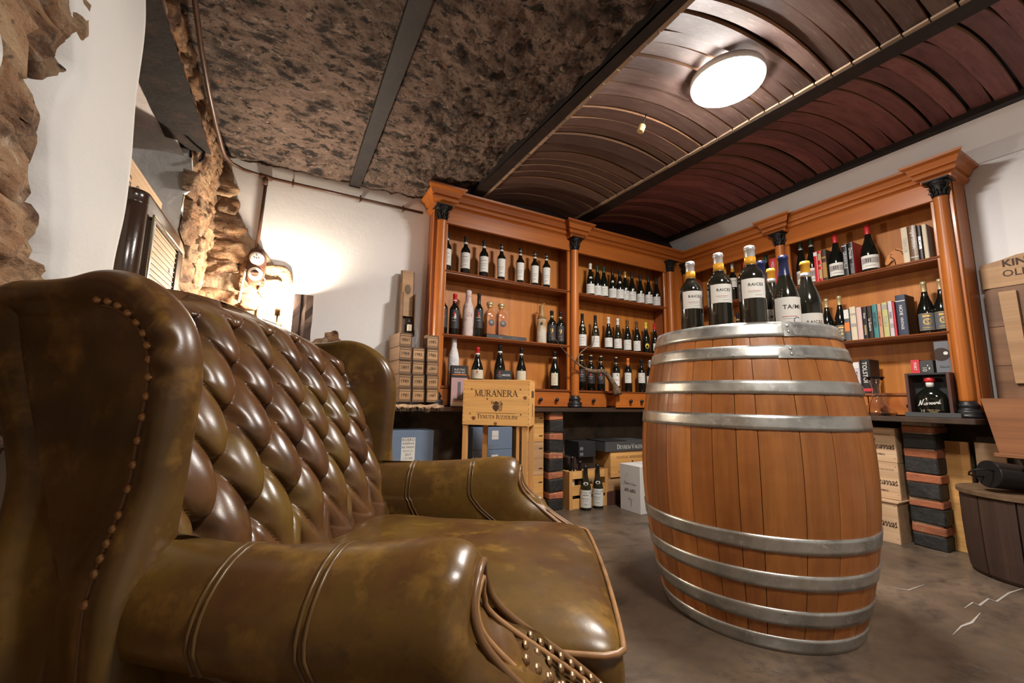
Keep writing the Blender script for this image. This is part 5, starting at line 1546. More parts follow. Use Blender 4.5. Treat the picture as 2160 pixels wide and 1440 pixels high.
mb = MB(); put_flat(mb, cursive_geo('Niepoort'), 0, h * .50, .02, -.0008, wmax=w * 1.6); mb.build('box_print', M['ink'], t, fix=False)

# ------------------------------------------------------------------ crates, cartons, floor bottles
def panel_crate(name, label, loc, rz, w, d, h, mat, planks=2, cat='crate', group=None, lid=0.0):
    """closed wooden crate made of boards: front, back, two ends, lid"""
    t = thing(name, label, cat, loc, rz, group)
    th = .010
    for k in range(planks):
        mb = MB(); mb.box(-w / 2, w / 2, -d / 2, -d / 2 + th, h * k / planks + .0006, h * (k + 1) / planks - .0006, c=.001); mb.build('front_board', M[mat], t)
    mb = MB(); mb.box(-w / 2, w / 2, d / 2 - th, d / 2, 0, h); mb.build('back_board', M[mat], t)
    for s in (-1, 1):
        mb = MB(); x0 = s * (w / 2 - th / 2)
        mb.box(x0 - th / 2 + s * .0008, x0 + th / 2 + s * .0008, -d / 2 + th * .9, d / 2 - th, 0, h - .001, c=.001); mb.build('end_board', M[mat], t)
    mb = MB(); mb.box(-w / 2 - lid, w / 2 + lid, -d / 2 - lid, d / 2 + lid, h, h + .009, c=.001); mb.build('lid', M[mat], t)
    mb = MB(); mb.box(-w / 2 + th, w / 2 - th, -d / 2 + th, d / 2 - th, 0.0, .008); mb.build('bottom_board', M[mat], t)
    return t


# crate stand with branded crate
RZ = math.radians(-40)
ax, ay = Vector((math.cos(RZ), math.sin(RZ), 0)), Vector((-math.sin(RZ), math.cos(RZ), 0))


def on_frame(u, v, P0, nrm):
    """point of the viewing ray on the vertical plane through P0 with normal nrm"""
    d = ray(u, v); o = Vector((0, 0, CAMZ)); tt = (P0 - o).dot(nrm) / d.dot(nrm); return o + d * tt


FR = Vector((0, 0, CAMZ)) + ray(1117, 902) * 2.62
bl_, br_ = on_frame(975, 893, FR, ay), on_frame(1117, 902, FR, ay)
tl_ = on_frame(977, 800, FR, ay)
CW = (br_ - bl_).dot(ax); CZ0 = (bl_.z + br_.z) / 2; CH = tl_.z - CZ0; CD = .205
cen = (bl_ + br_) / 2 + ay * (CD / 2)
st = thing('crate_stand', 'tall pine stand of square posts under the branded wine crate', 'stand', (cen.x, cen.y, 0), RZ)
hw, hd = CW / 2 - .018, CD / 2 - .018
for (px, py, wx, wy) in ((-hw - .0, -hd, .034, .022), (-hw + .09, hd, .034, .022), (hw - .06, -hd, .018, .022), (hw - .016, -hd, .034, .022), (hw, hd, .034, .022)):
    mb = MB(); mb.box(px - wx / 2 - .0, px + wx / 2, py - wy / 2, py + wy / 2, 0, CZ0 - .001, c=.002); mb.build('post', M['pine_z'], st)
for y in (-hd, hd):
    mb = MB(); mb.box(-hw + .018, hw - .07, y - .009, y + .009, .20, .245, c=.002); mb.build('rail', M['pine'], st)
mb = MB(); mb.box(hw - .012, hw + .012, -hd + .012, hd - .012, .20, .245, c=.002); mb.build('rail', M['pine'], st)
mb = MB(); mb.box(-hw, hw, -hd + .012, hd - .012, .246, .258, c=.002); mb.build('stand_shelf', M['pine'], st)
cr = panel_crate('wine_crate', 'pine wine crate with dark serif lettering and a crest on the tall stand', (cen.x, cen.y, CZ0), RZ, CW, CD, CH - .009, 'pine', 1)
mb = MB(); y = -CD / 2 - .0007
put_flat(mb, serif_geo('MURANERA'), 0, CH * .70, CH * .155, y, wmax=CW * .65)
put_flat(mb, serif_geo('TENUTA IUZZOLINI', (0, 7)), 0.01, CH * .195, CH * .10, y, wmax=CW * .60)
mb.box(-CW * .29, CW * .29, y, y + .0003, CH * .268, CH * .273)
# crest: a bearded head over a shield with scrolls
def ribbon(mb, pts, w, y):
    vs = []
    for i, p in enumerate(pts):
        d = Vector(pts[min(i + 1, len(pts) - 1)]) - Vector(pts[max(i - 1, 0)]); d.normalize(); n_ = Vector((-d.y, d.x)) * w / 2
        vs += [(p[0] + n_.x, y, p[1] + n_.y), (p[0] - n_.x, y, p[1] - n_.y)]
    mb.add(vs, [(2 * i, 2 * i + 1, 2 * i + 3, 2 * i + 2) for i in range(len(pts) - 1)])
cx_, cz_ = .002, CH * .40
mb.add([(cx_ + a * CH, y, cz_ + b * CH) for a, b in ((-.085, .02), (-.05, .045), (0, .03), (.05, .045), (.07, .02), (.06, -.04), (0, -.10), (-.07, -.04))], [list(range(8))])
ribbon(mb, [(cx_ + CH * (.045 * math.cos(a * .45)), cz_ + CH * (.075 + .045 * math.sin(a * .45))) for a in range(15)], CH * .016, y)
mb.add([(cx_ + a * CH, y, cz_ + b * CH) for a, b in ((-.03, .06), (.0, .04), (.028, .06), (.03, .1), (0, .115), (-.028, .1))], [list(range(6))])
for s, ox, oz, sc in ((1, .075, .09, 1), (1, .10, .02, .8), (1, .09, -.05, .9), (-1, -.075, .10, .8), (1, .12, .07, .6)):
    ribbon(mb, [(cx_ + CH * (ox + s * sc * (.008 + .0042 * k) * math.cos(k * .75)), cz_ + CH * (oz + sc * (.008 + .0042 * k) * math.sin(k * .75))) for k in range(11)], CH * .012, y)
mb.build('brand_print', M['ink_brown'], cr, fix=False)
mb = MB()
for a, b in ((-.37, .79), (.36, .79), (-.13, .575), (-.385, .25), (.37, .25)):
    mb.add([(a * CW + .005 * math.cos(2 * PI * i / 10), y, b * CH + .005 * math.sin(2 * PI * i / 10)) for i in range(10)], [list(range(10))])
for i in range(9):
    for s in (-1, 1):
        mb.box(s * CW * .485 - .002, s * CW * .485 + .002, y, y + .0003, CH * (.05 + .105 * i), CH * (.05 + .105 * i) + .004)
mb.build('nail_hole', M['ink_brown'], cr, fix=False)
mb = MB(); xs = CW / 2 + .0016
for k in range(5):
    mb.box(xs, xs + .0003, -.045 + k * .02, -.033 + k * .02, CH * .62, CH * .77)
mb.box(xs, xs + .0003, -.004, .01, CH * .2, CH * .48)
mb.build('side_stamp', M['ink_brown'], cr, fix=False)
# knots
M['knot'] = mk('dark_wood_knot', (.20, .07, .025), .6)
mb = MB()
for a, b, r_ in ((.43, .61, .012), (-.33, .15, .013), (.0, .04, .011)):
    mb.add([(a * CW + r_ * math.cos(2 * PI * i / 9) * (1 + .3 * math.sin(i * 2)), y + .0001, b * CH + r_ * math.sin(2 * PI * i / 9)) for i in range(9)], [list(range(9))])
mb.build('wood_knot', M['knot'], cr, fix=False)

# three crates standing in a pile right of the stand
zz = 0
for i in range(3):
    hgt = (.27, .262, .235)[i]
    t = panel_crate('wine_crate', ('bottom pine crate of the pile between stand and brick pier', 'middle pine crate of the pile between stand and brick pier', 'top pine crate of the pile between stand and brick pier')[i], (1.765, 3.005 - .0, zz), 0, .17, .20, hgt - .011, 'boxwood' if i == 1 else 'pine', 2, group='crates piled beside the stand')
    mb = MB()
    for q in (.2, .8): mb.box(.04, .075, -.1008, -.1003, hgt * q - .006, hgt * q + .004)
    mb.build('brand_mark', M['ink_brown'], t, fix=False); zz += hgt

# blue cartons under the worktop
def carton(label, x0, x1, y, z0, z1, dep, mat, prints, rz=0, group=None, name='carton'):
    t = thing(name, label, 'box', ((x0 + x1) / 2, y, z0), rz, group)
    w = (x1 - x0) / 2; h = z1 - z0 - .001
    mb = MB(); mb.box(-w, w, 0, dep, 0, h, c=.002); mb.build('carton_body', M[mat], t)
    mb = MB(); mb.box(-w, w, dep * .49, dep * .51, h, h + .0006); mb.build('tape_seam', M[mat], t)
    for (nm, mt, fn) in prints:
        mb = MB(); fn(mb, w, h); mb.build(nm, M[mt], t, fix=False)
    return t


def roero(mb, w, h):
    pass


def lab_box(mb, w, h): mb.box(-w * .45, w * .16, -.0008, -.0002, h * .42, h * .87)


def lab_text(lines):
    def f(mb, w, h):
        for i, (s, hh) in enumerate(lines):
            put_flat(mb, font_geo(s), -w * .14, h * (.83 - .068 * i), hh * h, -.0012, wmax=w * .55)
    return f


def corsetta(mb, w, h):
    put_flat(mb, serif_geo('TENUTA CARRETTA'), -w * .02, h * .34, h * .04, -.0008, wmax=w * 1.1); put_flat(mb, font_geo('BAROLO PAVESE COLLI'), -w * .02, h * .27, h * .024, -.0008, wmax=w * 1.15)


for i, (z0, z1, lb) in enumerate(((0, .285, 'lower blue grey wine carton under the worktop behind the armchair'), (.286, .645, 'blue grey wine carton with a white address label under the worktop'))):
    carton(lb, .60, .905, 2.84, z0, z1, .22, 'blue_box', (('paper_label', 'paper', lab_box), ('label_print', 'ink', lab_text((('ROERO', .055), ('RISERVA', .042), ('BRIC PARADISO', .036), ('D.O.C.G.', .034), ('2017', .042), ('L 21 300', .034)))), ('box_print', 'goldpale', corsetta)), group='blue grey wine cartons')
for i, (z0, z1, lb) in enumerate(((0, .245, 'lowest blue grey carton seen between the stand posts'), (.246, .49, 'middle blue grey carton seen between the stand posts'), (.491, .655, 'upper blue grey carton seen between the stand posts'))):
    carton(lb, 1.21, 1.54, 2.87, z0, z1, .20, 'blue_box', (('paper_label', 'paper', lambda mb, w, h: mb.box(-w * .05, w * .28, -.0008, -.0002, h * .45, h * .85)), ('label_print', 'ink_soft', lambda mb, w, h: put_flat(mb, font_geo('DOLCE'), w * .1, h * .6, h * .06, -.0012, wmax=w * .25)), ('box_print', 'goldpale', lambda mb, w, h: put_flat(mb, font_geo('TENUTA CARRETTA'), 0, h * .18, h * .05, -.0008))), group='blue grey wine cartons')
# dark crate standing behind the stand
mb = None
# items in the right-hand bay under the worktop
t = panel_crate('wine_crate', 'low dark cased crate at the bottom of the pile behind the white carton', (2.60, 2.93, 0), 0, .36, .26, .10, 'darkframe', 1)
t = panel_crate('wine_crate', 'pale wooden crate on the low dark one behind the white carton', (2.60, 2.95, .11), 0, .36, .26, .10, 'boxwood', 1)
t = panel_crate('wine_crate', 'pine crate with a brown chateau stamp under the black carton', (2.72, 2.95, .22), 0, .50, .28, .205, 'pine', 1)
mb = MB(); put_flat(mb, serif_geo('CHATEAU MONDORION'), -.02, .165, .022, -.1412, wmax=.34); put_flat(mb, font_geo('SAINT EMILION'), -.10, .045, .014, -.1412); put_flat(mb, font_geo('GRAND CRU'), -.10, .022, .010, -.1412)
mb.add([(.0 + .012 * math.cos(i), -.1411, .125 + .012 * math.sin(i)) for i in (0, 1.57, 3.14, 4.71)], [(0, 1, 2, 3)])
mb.build('brand_print', M['ink_brown'], t, fix=False)
P0 = at_y(1277, 952, 2.80)
t = thing('carton', 'long black carton with pale capitals lying on the chateau crate', 'box', (P0.x + .24, 2.93, .436), .0)
mb = MB(); mb.box(-.24, .26, -.13, .13, 0, .088, c=.002); mb.build('carton_body', M['charcoal_box'], t)
mb = MB(); mb.box(-.242, -.0, -.133, .132, .0892, .0912); mb.build('carton_flap', M['black_box'], t)
mb = MB(); put_flat(mb, serif_geo('DEYREM VALENTIN', (0, 7)), .07, .040, .042, -.1312, wmax=.36); mb.build('box_print', M['paper'], t, fix=False)
for dz in (.03, .06):
    pass
t = thing('carton', 'black carton with two small white stickers left of the long black one', 'box', (2.35, 2.985, .3905), 0)
mb = MB(); mb.box(-.16, .02, -.10, .10, .0, .13, c=.002); mb.build('carton_body', M['black_box'], t)
mb = MB(); mb.box(-.15, -.115, -.1012, -.1004, .06, .085); mb.box(-.15, -.115, -.1012, -.1004, .015, .04); mb.build('sticker', M['grey_box'], t)
t = panel_crate('wine_crate', 'dark crate shelf carrying the black stickered carton', (2.255, 3.01, .0), 0, .29, .16, .38, 'oak_dark', 2)
# slatted crate with gaps
pc = Vector((2.235, 2.865, 0))
t = thing('slatted_crate', 'pine crate with open slats behind the two floor bottles', 'crate', pc, 0)
w, h, d = .185, .30, .10
for s in (-1, 1):
    mb = MB(); mb.box(s * w - .016, s * w + .016, -d / 2 - .009, -d / 2, 0, h, c=.001); mb.build('corner_post', M['pine_z'], t)
    mb = MB(); mb.box(s * w - .012, s * w + .012, -d / 2, d / 2, 0, h - .005, c=.001); mb.build('side_board', M['pine_z'], t)
for z0, z1 in ((.0, .08), (.105, .185), (.235, .297)):
    mb = MB(); mb.box(-w + .017, w - .017, -d / 2 - .006, -d / 2 + .004, z0 + .001, z1, c=.001); mb.build('slat', M['pine'], t)
mb = MB(); mb.box(-w, w, d / 2 - .006, d / 2, 0, h - .01); mb.build('back_board', M['boxwood'], t)
for i, (dx, c) in enumerate(((-.13, 'red'), (-.05, 'black'))):
    bottle(('dark bottle with a pale neck band standing in the slatted crate', 'dark bottle with a brown label in the slatted crate')[i], (pc.x + dx, pc.y, .008), 'bordeaux', .40 - .04 * i, .036, 'glass_k', 'black', .80, None, ('paper' if i == 0 else 'panel_red', .66, .70, .9, 'none') if 0 else ('paper_c' if i == 0 else 'piping_dark', .30, .58, .5, 'none'))
for i, (u, v, vt) in enumerate(((1238, 1077, 978), (1264, 1073, 978))):
    p = at_z(u, v, 0) + Vector((.02, .04, 0)) * 1.0
    bottle(('front floor bottle of two, oval white neck label and white label', 'rear floor bottle of two, half covered by the front one')[i], (p.x, p.y, .0005), 'burgundy', .345, .046, 'glass_g', 'black', .78, None, ('paper', .06, .45, 1.2, 'lines'), extra=(('whitecap', .205, .020, .012, .05),), group='two bottles standing on the floor')
wb0, wb1 = at_z(1352, 1086, 0), at_z(1309, 1072, 0)
dv = wb0 - wb1
rzb = math.atan2(dv.y, dv.x)
t = thing('carton', 'white wine carton with faint lettering standing on the floor by the barrel', 'box', (wb1.x, wb1.y, 0), rzb)
W_ = dv.length; hB = on_frame(1352, 985, wb0, Vector((dv.y, -dv.x, 0)).normalized()).z
mb = MB(); mb.box(0, W_, 0, .30, 0, hB, c=.002); mb.build('carton_body', M['white_box'], t)
mb = MB(); mb.box(.0, W_, .148, .152, hB, hB + .0008); mb.build('tape_seam', M['ink_soft'], t)
mb = MB(); put_flat(mb, cursive_geo('Product of France'), W_ * .5, hB * .60, .030, -.001, wmax=W_ * .8); put_flat(mb, cursive_geo('Les Vins'), W_ * .5, hB * .47, .036, -.001, wmax=W_ * .55)
ribbon(mb, [(W_ * .55, hB * .12), (W_ * .55, hB * .27), (W_ * .62, hB * .27)], .003, -.001); ribbon(mb, [(W_ * .42, hB * .25), (W_ * .46, hB * .30), (W_ * .5, hB * .25)], .004, -.001); ribbon(mb, [(W_ * .36, hB * .75), (W_ * .36, hB * .82)], .002, -.001)
mb.build('box_print', M['ink'], t, fix=False)
mb = MB(); T = Matrix.Rotation(PI / 2, 4, 'Z'); put_flat(mb, cursive_geo('Caste'), .15, hB * .45, .09, -W_ - .001, wmax=.22, T=T); put_flat(mb, font_geo('VIN'), .15, hB * .26, .02, -W_ - .001, T=T); mb.build('end_print', M['ink'], t, fix=False)

# wooden crates with handwriting by the right pier
c0 = at_z(1901, 1150, 0)
def piz(label, cx, y0, w, d, z, h, lid, sub=True):
    t = panel_crate('wine_crate', label, (cx + d / 2, y0 + w / 2, z), RW, w, d, h - .010, 'pale', 1, group='pale crates with handwritten brand', lid=lid)
    mb = MB(); yy = -d / 2 - .0007
    put_flat(mb, cursive_geo('Pizarras', .065), w * .335, h * .50, h * .40, yy, wmax=w * .30)
    if sub:
        put_flat(mb, font_geo('LAS LOMAS', bold=.02), w * .29, h * .22, h * .055, yy); put_flat(mb, font_geo('ORGANIC WINES ESTATE'), w * .30, h * .80, h * .04, yy)
    mb.build('brand_print', M['ink_brown'], t, fix=False)
    mb = MB()
    for s in (-1, 1):
        for q in (.12, .5, .88): mb.box(s * w * .475 - .002, s * w * .475 + .002, yy, yy + .0003, q * h, q * h + .004)
    mb.build('nail_hole', M['ink_brown'], t, fix=False)
    return t
piz('bottom pale crate of three, protruding with a loose lid, beside the pier', c0.x, c0.y, .50, .30, 0, .262, .012, False)
piz('middle pale crate of three with handwritten brand beside the pier', c0.x + .07, c0.y + .0, .50, .22, .263, .235, 0)
piz('top pale crate of three with handwritten brand beside the pier', c0.x + .075, c0.y - .0, .50, .22, .499, .225, 0)

# stack of old bottle boxes with years
bz0 = .836
bx = [at_y(u, 800, 2.835).x for u in (854, 882, 911)]
bw = .0925
years = [['1981', '1985', '1981', '1984', '1986'], ['1981', '1983', '1980', '1982'], ['1987', '1983', '1987', '1985', '1982']]
pos = ['leftmost', 'middle', 'right-hand']
lev = ['lowest', 'second', 'third', 'fourth', 'fifth']
for c in range(3):
    for r in range(len(years[c])):
        yc = 2.828 + (.010 if c == 1 else 0) + random.uniform(-.004, .004)
        t = thing('bottle_box', 'old wooden bottle box stamped %s, %s from below in the %s column' % (years[c][r], lev[r], pos[c]), 'box', (bx[c] - .006 + .010 * (4 - r) * .35 - (.0 if c else .004), yc, bz0 + r * .0945), .10, 'stacked old bottle boxes stamped with years')
        hw = bw / 2 - .002; L = .235 if c < 2 else .062
        for s in (-1, 1):
            mb = MB(); mb.box(s * hw - (.006 if s > 0 else 0), s * hw + (.006 if s < 0 else 0), 0, L, 0, .093, c=.0008); mb.build('side_board', M['boxframe'], t)
        for z in (.0, .086):
            mb = MB(); mb.box(-hw + .0065, hw - .0065, 0, L, z, z + .0065); mb.build('long_board', M['boxframe'], t)
        mb = MB(); mb.box(-hw + .0065, hw - .0065, .003, .012, .007, .0855, c=.0005); e = mb.build('end_board', M['boxwood'], t)
        mb = MB(); put_flat(mb, font_geo(years[c][r], bold=.015), 0, .046, .022, .0022, rot=(PI if (c, r) in ((0, 4), (2, 2), (0, 2)) else .0) + random.choice((0, .12, -.1, .7 if (c, r) == (0, 1) else 0)), wmax=.062); mb.build('stamped_year', M['ink_brown'], e, fix=False)
        for gz_ in (.012, .072):
            mb = MB(); mb.box(-hw + .0065, hw - .0065, .0015, .003, gz_, gz_ + .003); mb.build('groove', M['ink_brown'], e)
# upright open box with a bottle leaning in it
zt = bz0 + 5 * .0945
zt4 = bz0 + 4 * .0945
ub = at_y(862, 640, 2.99)
t = thing('tall_bottle_box', 'tall narrow old bottle box standing open on the stack against the wall', 'box', (ub.x, 3.01, zt + .0), .06, rot=(-.05, 0, .06))
hT = at_y(857, 566, 3.02).z - zt
mb = MB(); mb.box(-.046, .046, .04, .05, 0, hT, c=.001); mb.build('back_board', M['boxframe'], t)
for s in (-1, 1):
    mb = MB(); mb.box(s * .046 - .004, s * .046 + .004, -.04, .0395, 0, hT * .62, c=.001); mb.build('side_board', M['boxframe'], t)
    mb = MB(); mb.box(s * .046 - .003, s * .046 + .003, .012, .0395, hT * .62, hT * .98, c=.001); mb.build('side_board', M['boxframe'], t)
mb = MB(); mb.box(-.042, .042, .008, .0145, hT * .30, hT * .985, c=.001); mb.build('sliding_lid', M['boxwood'], t)
mb = MB(); mb.lathe([(.024, 0), (.0235, .0006)], 20, T=Matrix.Translation((.0, .0073, hT * .70)) @ Matrix.Rotation(PI / 2, 4, 'X') @ Matrix.Scale(1.6, 4, (0, 1, 0))); mb.build('burnt_seal', M['boxframe'], t)
mb = MB(); mb.box(-.042, .042, -.04, .0395, 0, .006); mb.build('bottom_board', M['boxframe'], t)
bottle('small dark bottle with a cream label on top of the old box stack', (ub.x + .006, 2.955, zt + .001), 'bordeaux', .125, .022, 'glass_k', 'black', .78, None, ('paper_c', .25, .62, .8, 'lines'))
mb = MB()
t = thing('paper_sheet', 'curled sheet of pale paper behind the small bottle on the box stack', 'paper', (ub.x + .062, 2.93, zt4 + .0005))
mb.grid(lambda a, b: Vector((.018 * math.sin(b * 2.6) - .02 + .012 * a, .035 * a, .155 * b)), 4, 10); mb.build('sheet', M['paper'], t, fix=False)
# burlap cloth under the stack
t = thing('burlap_cloth', 'frayed tan burlap cloth under the old bottle boxes', 'cloth', (0, 0, 0))
x0, x1 = at_y(822, 850, 2.85).x, at_y(931, 850, 2.85).x
mb = MB()


def cl(a, b):
    x = x0 + (x1 - x0) * a
    e = .02 * nz((x, 0, 3), 14) + .012 * nz((x, 5, 3), 40)
    if b < .55:
        k = b / .55; y = 2.888 - (2.888 - 2.812) * k; z = CT + .004 + .010 * abs(nz((x, y, 1), 16)) * (.3 + k) + (.012 * k * abs(math.sin(x * 30)))
    else:
        k = (b - .55) / .45; z = CT + .012 - k * (.022 + e) + .006 * nz((x, k, 0), 30); y = 2.808 - .022 * math.sin(k * 2.2) - .008 * nz((x, k * 2, 6), 22)
    return Vector((x, y, z))


mb.grid(cl, 70, 34); cb = mb.build('cloth_sheet', M['burlap'], t, fix=False)
mb = MB(); rnd = random.Random(3)
for i in range(46):
    p = cl(rnd.random(), 1.0)
    mb.tube([p, p + Vector((rnd.uniform(-.006, .006), -.002, -.008)), p + Vector((rnd.uniform(-.012, .012), rnd.uniform(-.008, .002), -rnd.uniform(.012, .032)))], .0008, 3)
fr = mb.build('frayed_thread', M['burlap'], t); fr['kind'] = 'stuff'

# vine root on the pulled-out drawer
vr = thing('vine_root', 'gnarled dry vine root with long twigs resting on the pulled-out drawer', 'branch', (0, 0, 0))
def vp(L, y):
    return [at_y(u, v, yy) for (u, v), yy in zip(L, y)]
tr = vp([(1302, 832), (1300, 822), (1296, 812), (1288, 800), (1280, 788), (1270, 782), (1258, 784), (1243, 782), (1232, 776)], [2.77, 2.78, 2.785, 2.79, 2.795, 2.80, 2.80, 2.80, 2.80])
mb = MB(); mb.tube(tr, [.042, .034, .023, .020, .019, .021, .020, .017, .009], 12)
mb.v = [p + Vector((nz(p, 60, 1), nz(p, 60, 4), nz(p, 60, 8))) * .008 for p in mb.v]; mb.build('root_stock', M['vine'], vr)
for L, ys, rs in (([(1234, 777), (1222, 770), (1212, 762), (1195, 745), (1180, 728), (1172, 716), (1163, 702)], [2.80, 2.79, 2.78, 2.78, 2.78, 2.78, 2.79], [.008, .007, .006, .0045, .003, .0025, .002]),
               ([(1230, 774), (1219, 766), (1220, 752), (1226, 742), (1238, 733), (1250, 727), (1254, 712), (1252, 696), (1246, 684)], [2.80, 2.80, 2.80, 2.80, 2.79, 2.79, 2.79, 2.80, 2.81], [.007, .007, .007, .006, .005, .004, .003, .002, .0015])):
    P = vp(L, ys); mb = MB(); mb.tube(P, rs, 7); mb.build('twig', M['vine'], vr)
mb = MB(); rnd = random.Random(6)
for i in range(26):
    p = tr[rnd.randint(4, 7)] + Vector((rnd.uniform(-.02, .02), rnd.uniform(-.015, .005), 0)); q = p + Vector((rnd.uniform(-.03, .03), rnd.uniform(-.03, .01), rnd.uniform(-.05, .02)))
    mb.tube([p, (p + q) / 2 + Vector((rnd.uniform(-.006, .006), 0, .004)), q], .0014, 4)
o = mb.build('root_hair', M['vine'], vr); o['kind'] = 'stuff'

# dark timber block by the back wall
ta, tb = at_y(622, 620, 3.02), at_y(667, 627, 3.02)
t = thing('timber_block', 'upright dark old timber block standing against the back wall beside the bulb', 'timber', (ta.x + .055, 3.045, CT + .0), 0)
mb = MB(); n = 12
rings = [[Vector((sx * .058 + .004 * nz((sx, sy, k), 1.3), sy * .045 + .004 * nz((sx, sy, k), 1.7), (ta.z - CT) * k / n)) for sx, sy in ((-1, -1), (-.3, -1), (-.28, -.9), (.25, -1), (1, -1), (1, 1), (-1, 1))] for k in range(n + 1)]
mb.rings(rings, 0, False); mb.build('timber_body', M['timber'], t)
t2 = thing('worktop', 'rough dark shelf board behind the armchair carrying bulb and timber', 'worktop', (0, 0, 0))
mb = MB(); mb.box(-.28, .095, 2.90, BY - .04, .772, CT - .001, c=.004); mb.build('board', M['counter'], t2)
for x in (-.25, .06):
    mb = MB(); mb.box(x - .02, x + .02, 2.92, 2.96, 0, .771); mb.build('leg', M['timber'], t2)

# ------------------------------------------------------------------ radio and crate in the niche
rx, ry0, ry1, rz0, rz1 = -.525, 1.885, 2.465, NZ0 + .001, at_x(312, 402, -.525).z
rd = thing('radio', 'old brown tube radio with gold striped speaker cloth in the wall niche', 'radio', (rx, (ry0 + ry1) / 2, rz0), PI / 2)
W2, Hh, Dp = (ry1 - ry0) / 2, rz1 - rz0, .235
mb = MB()
pl_ = []
for k in range(7): a = -PI + k * (PI / 2) / 6; pl_.append((-W2 + .05 + .05 * math.cos(a), .05 + .05 * math.sin(a)))
for k in range(7): a = -PI / 2 + k * (PI / 2) / 6; pl_.append((W2 - .05 + .05 * math.cos(a), .05 + .05 * math.sin(a)))
pl_ += [(W2, Dp), (-W2, Dp)]
mb.rings([[Vector((x * s, y, z)) for x, y in pl_] for z, s in ((0, .98), (.012, 1), (Hh - .05, 1), (Hh - .046, .985), (Hh - .042, 1), (Hh - .012, 1), (Hh, .98))], 0, True); mb.build('cabinet', M['bakelite'], rd)
mb = MB(); mb.box(-W2 + .10, W2 - .12, -.008, .01, .05, Hh - .09, c=.004); g = mb.build('speaker_cloth', M['grille'], rd)
for k in range(13):
    z = .065 + k * (Hh - .17) / 12
    mb = MB(); mb.box(-W2 + .105, W2 - .125, -.011, -.007, z, z + .003); mb.build('grille_bar', M['grille_line'], g)
mb = MB()
for (a0, a1, b0, b1) in ((-W2 + .08, -W2 + .10, .04, Hh - .08), (W2 - .12, W2 - .04, .04, Hh - .08), (-W2 + .08, W2 - .04, Hh - .09, Hh - .075), (-W2 + .08, W2 - .04, .03, .045)):
    mb.box(a0, a1, -.016, .01, b0, b1, c=.003)
mb.build('front_bezel', M['bakelite'], rd)
mb = MB(); mb.tube([(-W2 + .075, -.012, .03), (-W2 + .075, -.012, Hh - .07), (W2 - .03, -.012, Hh - .07), (W2 - .03, -.012, .03)], .004, 6, closed=True); mb.build('brass_trim', M['goldpale'], rd)
mb = MB(); put_flat(mb, cursive_geo('tua', .1), W2 - .18, Hh * .55, .03, -.0125); mb.build('front_emblem', M['goldpale'], rd, fix=False)
mb = MB(); mb.lathe([(.03, 0), (.03, .016), (.024, .022), (.0005, .024)], 20, cap=False, T=Matrix.Translation((-W2 + .0, .15, Hh * .42)) @ Matrix.Rotation(-PI / 2, 4, 'Y')); mb.build('knob', M['porcelain'], rd)
mb = MB(); mb.lathe([(.045, 0), (.045, .006), (.0005, .008)], 24, cap=False, T=Matrix.Translation((-W2 + .0, .16, Hh * .80)) @ Matrix.Rotation(-PI / 2, 4, 'Y')); mb.build('handle_recess', M['black'], rd)
t = panel_crate('wine_crate', 'pale wooden crate with dark letters lying on top of the radio', (-.68, 2.13, rz1 + .001), PI / 2, .54, .15, .135, 'pale', 1)
mb = MB(); put_flat(mb, font_geo('G', bold=.01), -.15, .055, .05, -.0758); put_flat(mb, font_geo('O'), -.05, .055, .05, -.0758); mb.build('brand_print', M['ink_brown'], t, fix=False)

# ------------------------------------------------------------------ right edge: drum, scoop, boards, trough, old crate front
dr = thing('wooden_drum', 'dark round wooden drum made of wide staves with a board lid', 'drum', (3.47, .70, 0))
DR, DZ = .262, .43
nd = 11
for k in range(nd):
    a0, a1 = 2 * PI * k / nd + .012 + .28, 2 * PI * (k + 1) / nd - .012 + .28
    mb = MB(); rings = []
    for z, s in ((.004, .93), (.02, .96), (.10, .985), (.25, 1.0), (DZ - .035, 1.0), (DZ - .022, .995)):
        rings.append([Vector((math.cos(a0 + (a1 - a0) * i / 4) * DR * s, math.sin(a0 + (a1 - a0) * i / 4) * DR * s, z)) for i in range(5)] + [Vector((math.cos(a1 + (a0 - a1) * i / 4) * (DR * s - .02), math.sin(a1 + (a0 - a1) * i / 4) * (DR * s - .02), z)) for i in range(5)])
    mb.rings(rings, 0, False); mb.build('stave', M['oak_dark'], dr)
mb = MB(); mb.lathe([(DR * .90, .01), (DR * .95, DZ - .03)], 40); mb.build('drum_inside', M['darkwood'], dr)
for k in range(4):
    w = DR * 2.08 / 4; x0_ = -DR * 1.04 + k * w; P = []; RR = DR * 1.045
    for i in range(9):
        x = x0_ + .001 + (w - .002) * i / 8; P.append((x, -math.sqrt(max(RR * RR - x * x, .0001))))
    P += [(x, -y) for x, y in reversed(P)]; n = len(P)
    mb = MB(); mb.add([(x, y, DZ - .020) for x, y in P] + [(x, y, DZ) for x, y in P], [list(range(n))[::-1], list(range(n, 2 * n))] + [(j, (j + 1) % n, (j + 1) % n + n, j + n) for j in range(n)])
    mb.build('lid_board', M['oak_lid'], dr)
SD = Vector((.80, -.60, -.10)).normalized(); SU = Vector((-.70, -.45, .55)); SU = (SU - SD * SU.dot(SD)).normalized(); SX_ = SD.cross(SU)
SM = Matrix((SX_, SD, SU)).transposed().to_4x4()
sc = thing('coal_scoop', 'black metal scoop with a wire handle lying on the drum lid', 'scoop', (3.385, .745, DZ + .082))
sc.rotation_euler = SM.to_euler()
mb = MB()


def scoop(a, b):
    L = .25 * b; r = .068 * (1 - .10 * b) * (1 if b < .85 else 1 - (b - .85) * 2.4)
    an = -PI / 2 + (a - .5) * 2 * PI * (1 if b < .42 else 1 - (b - .42) / .58 * .62)
    return Vector((math.cos(an) * r, L - .10, math.sin(an) * r))


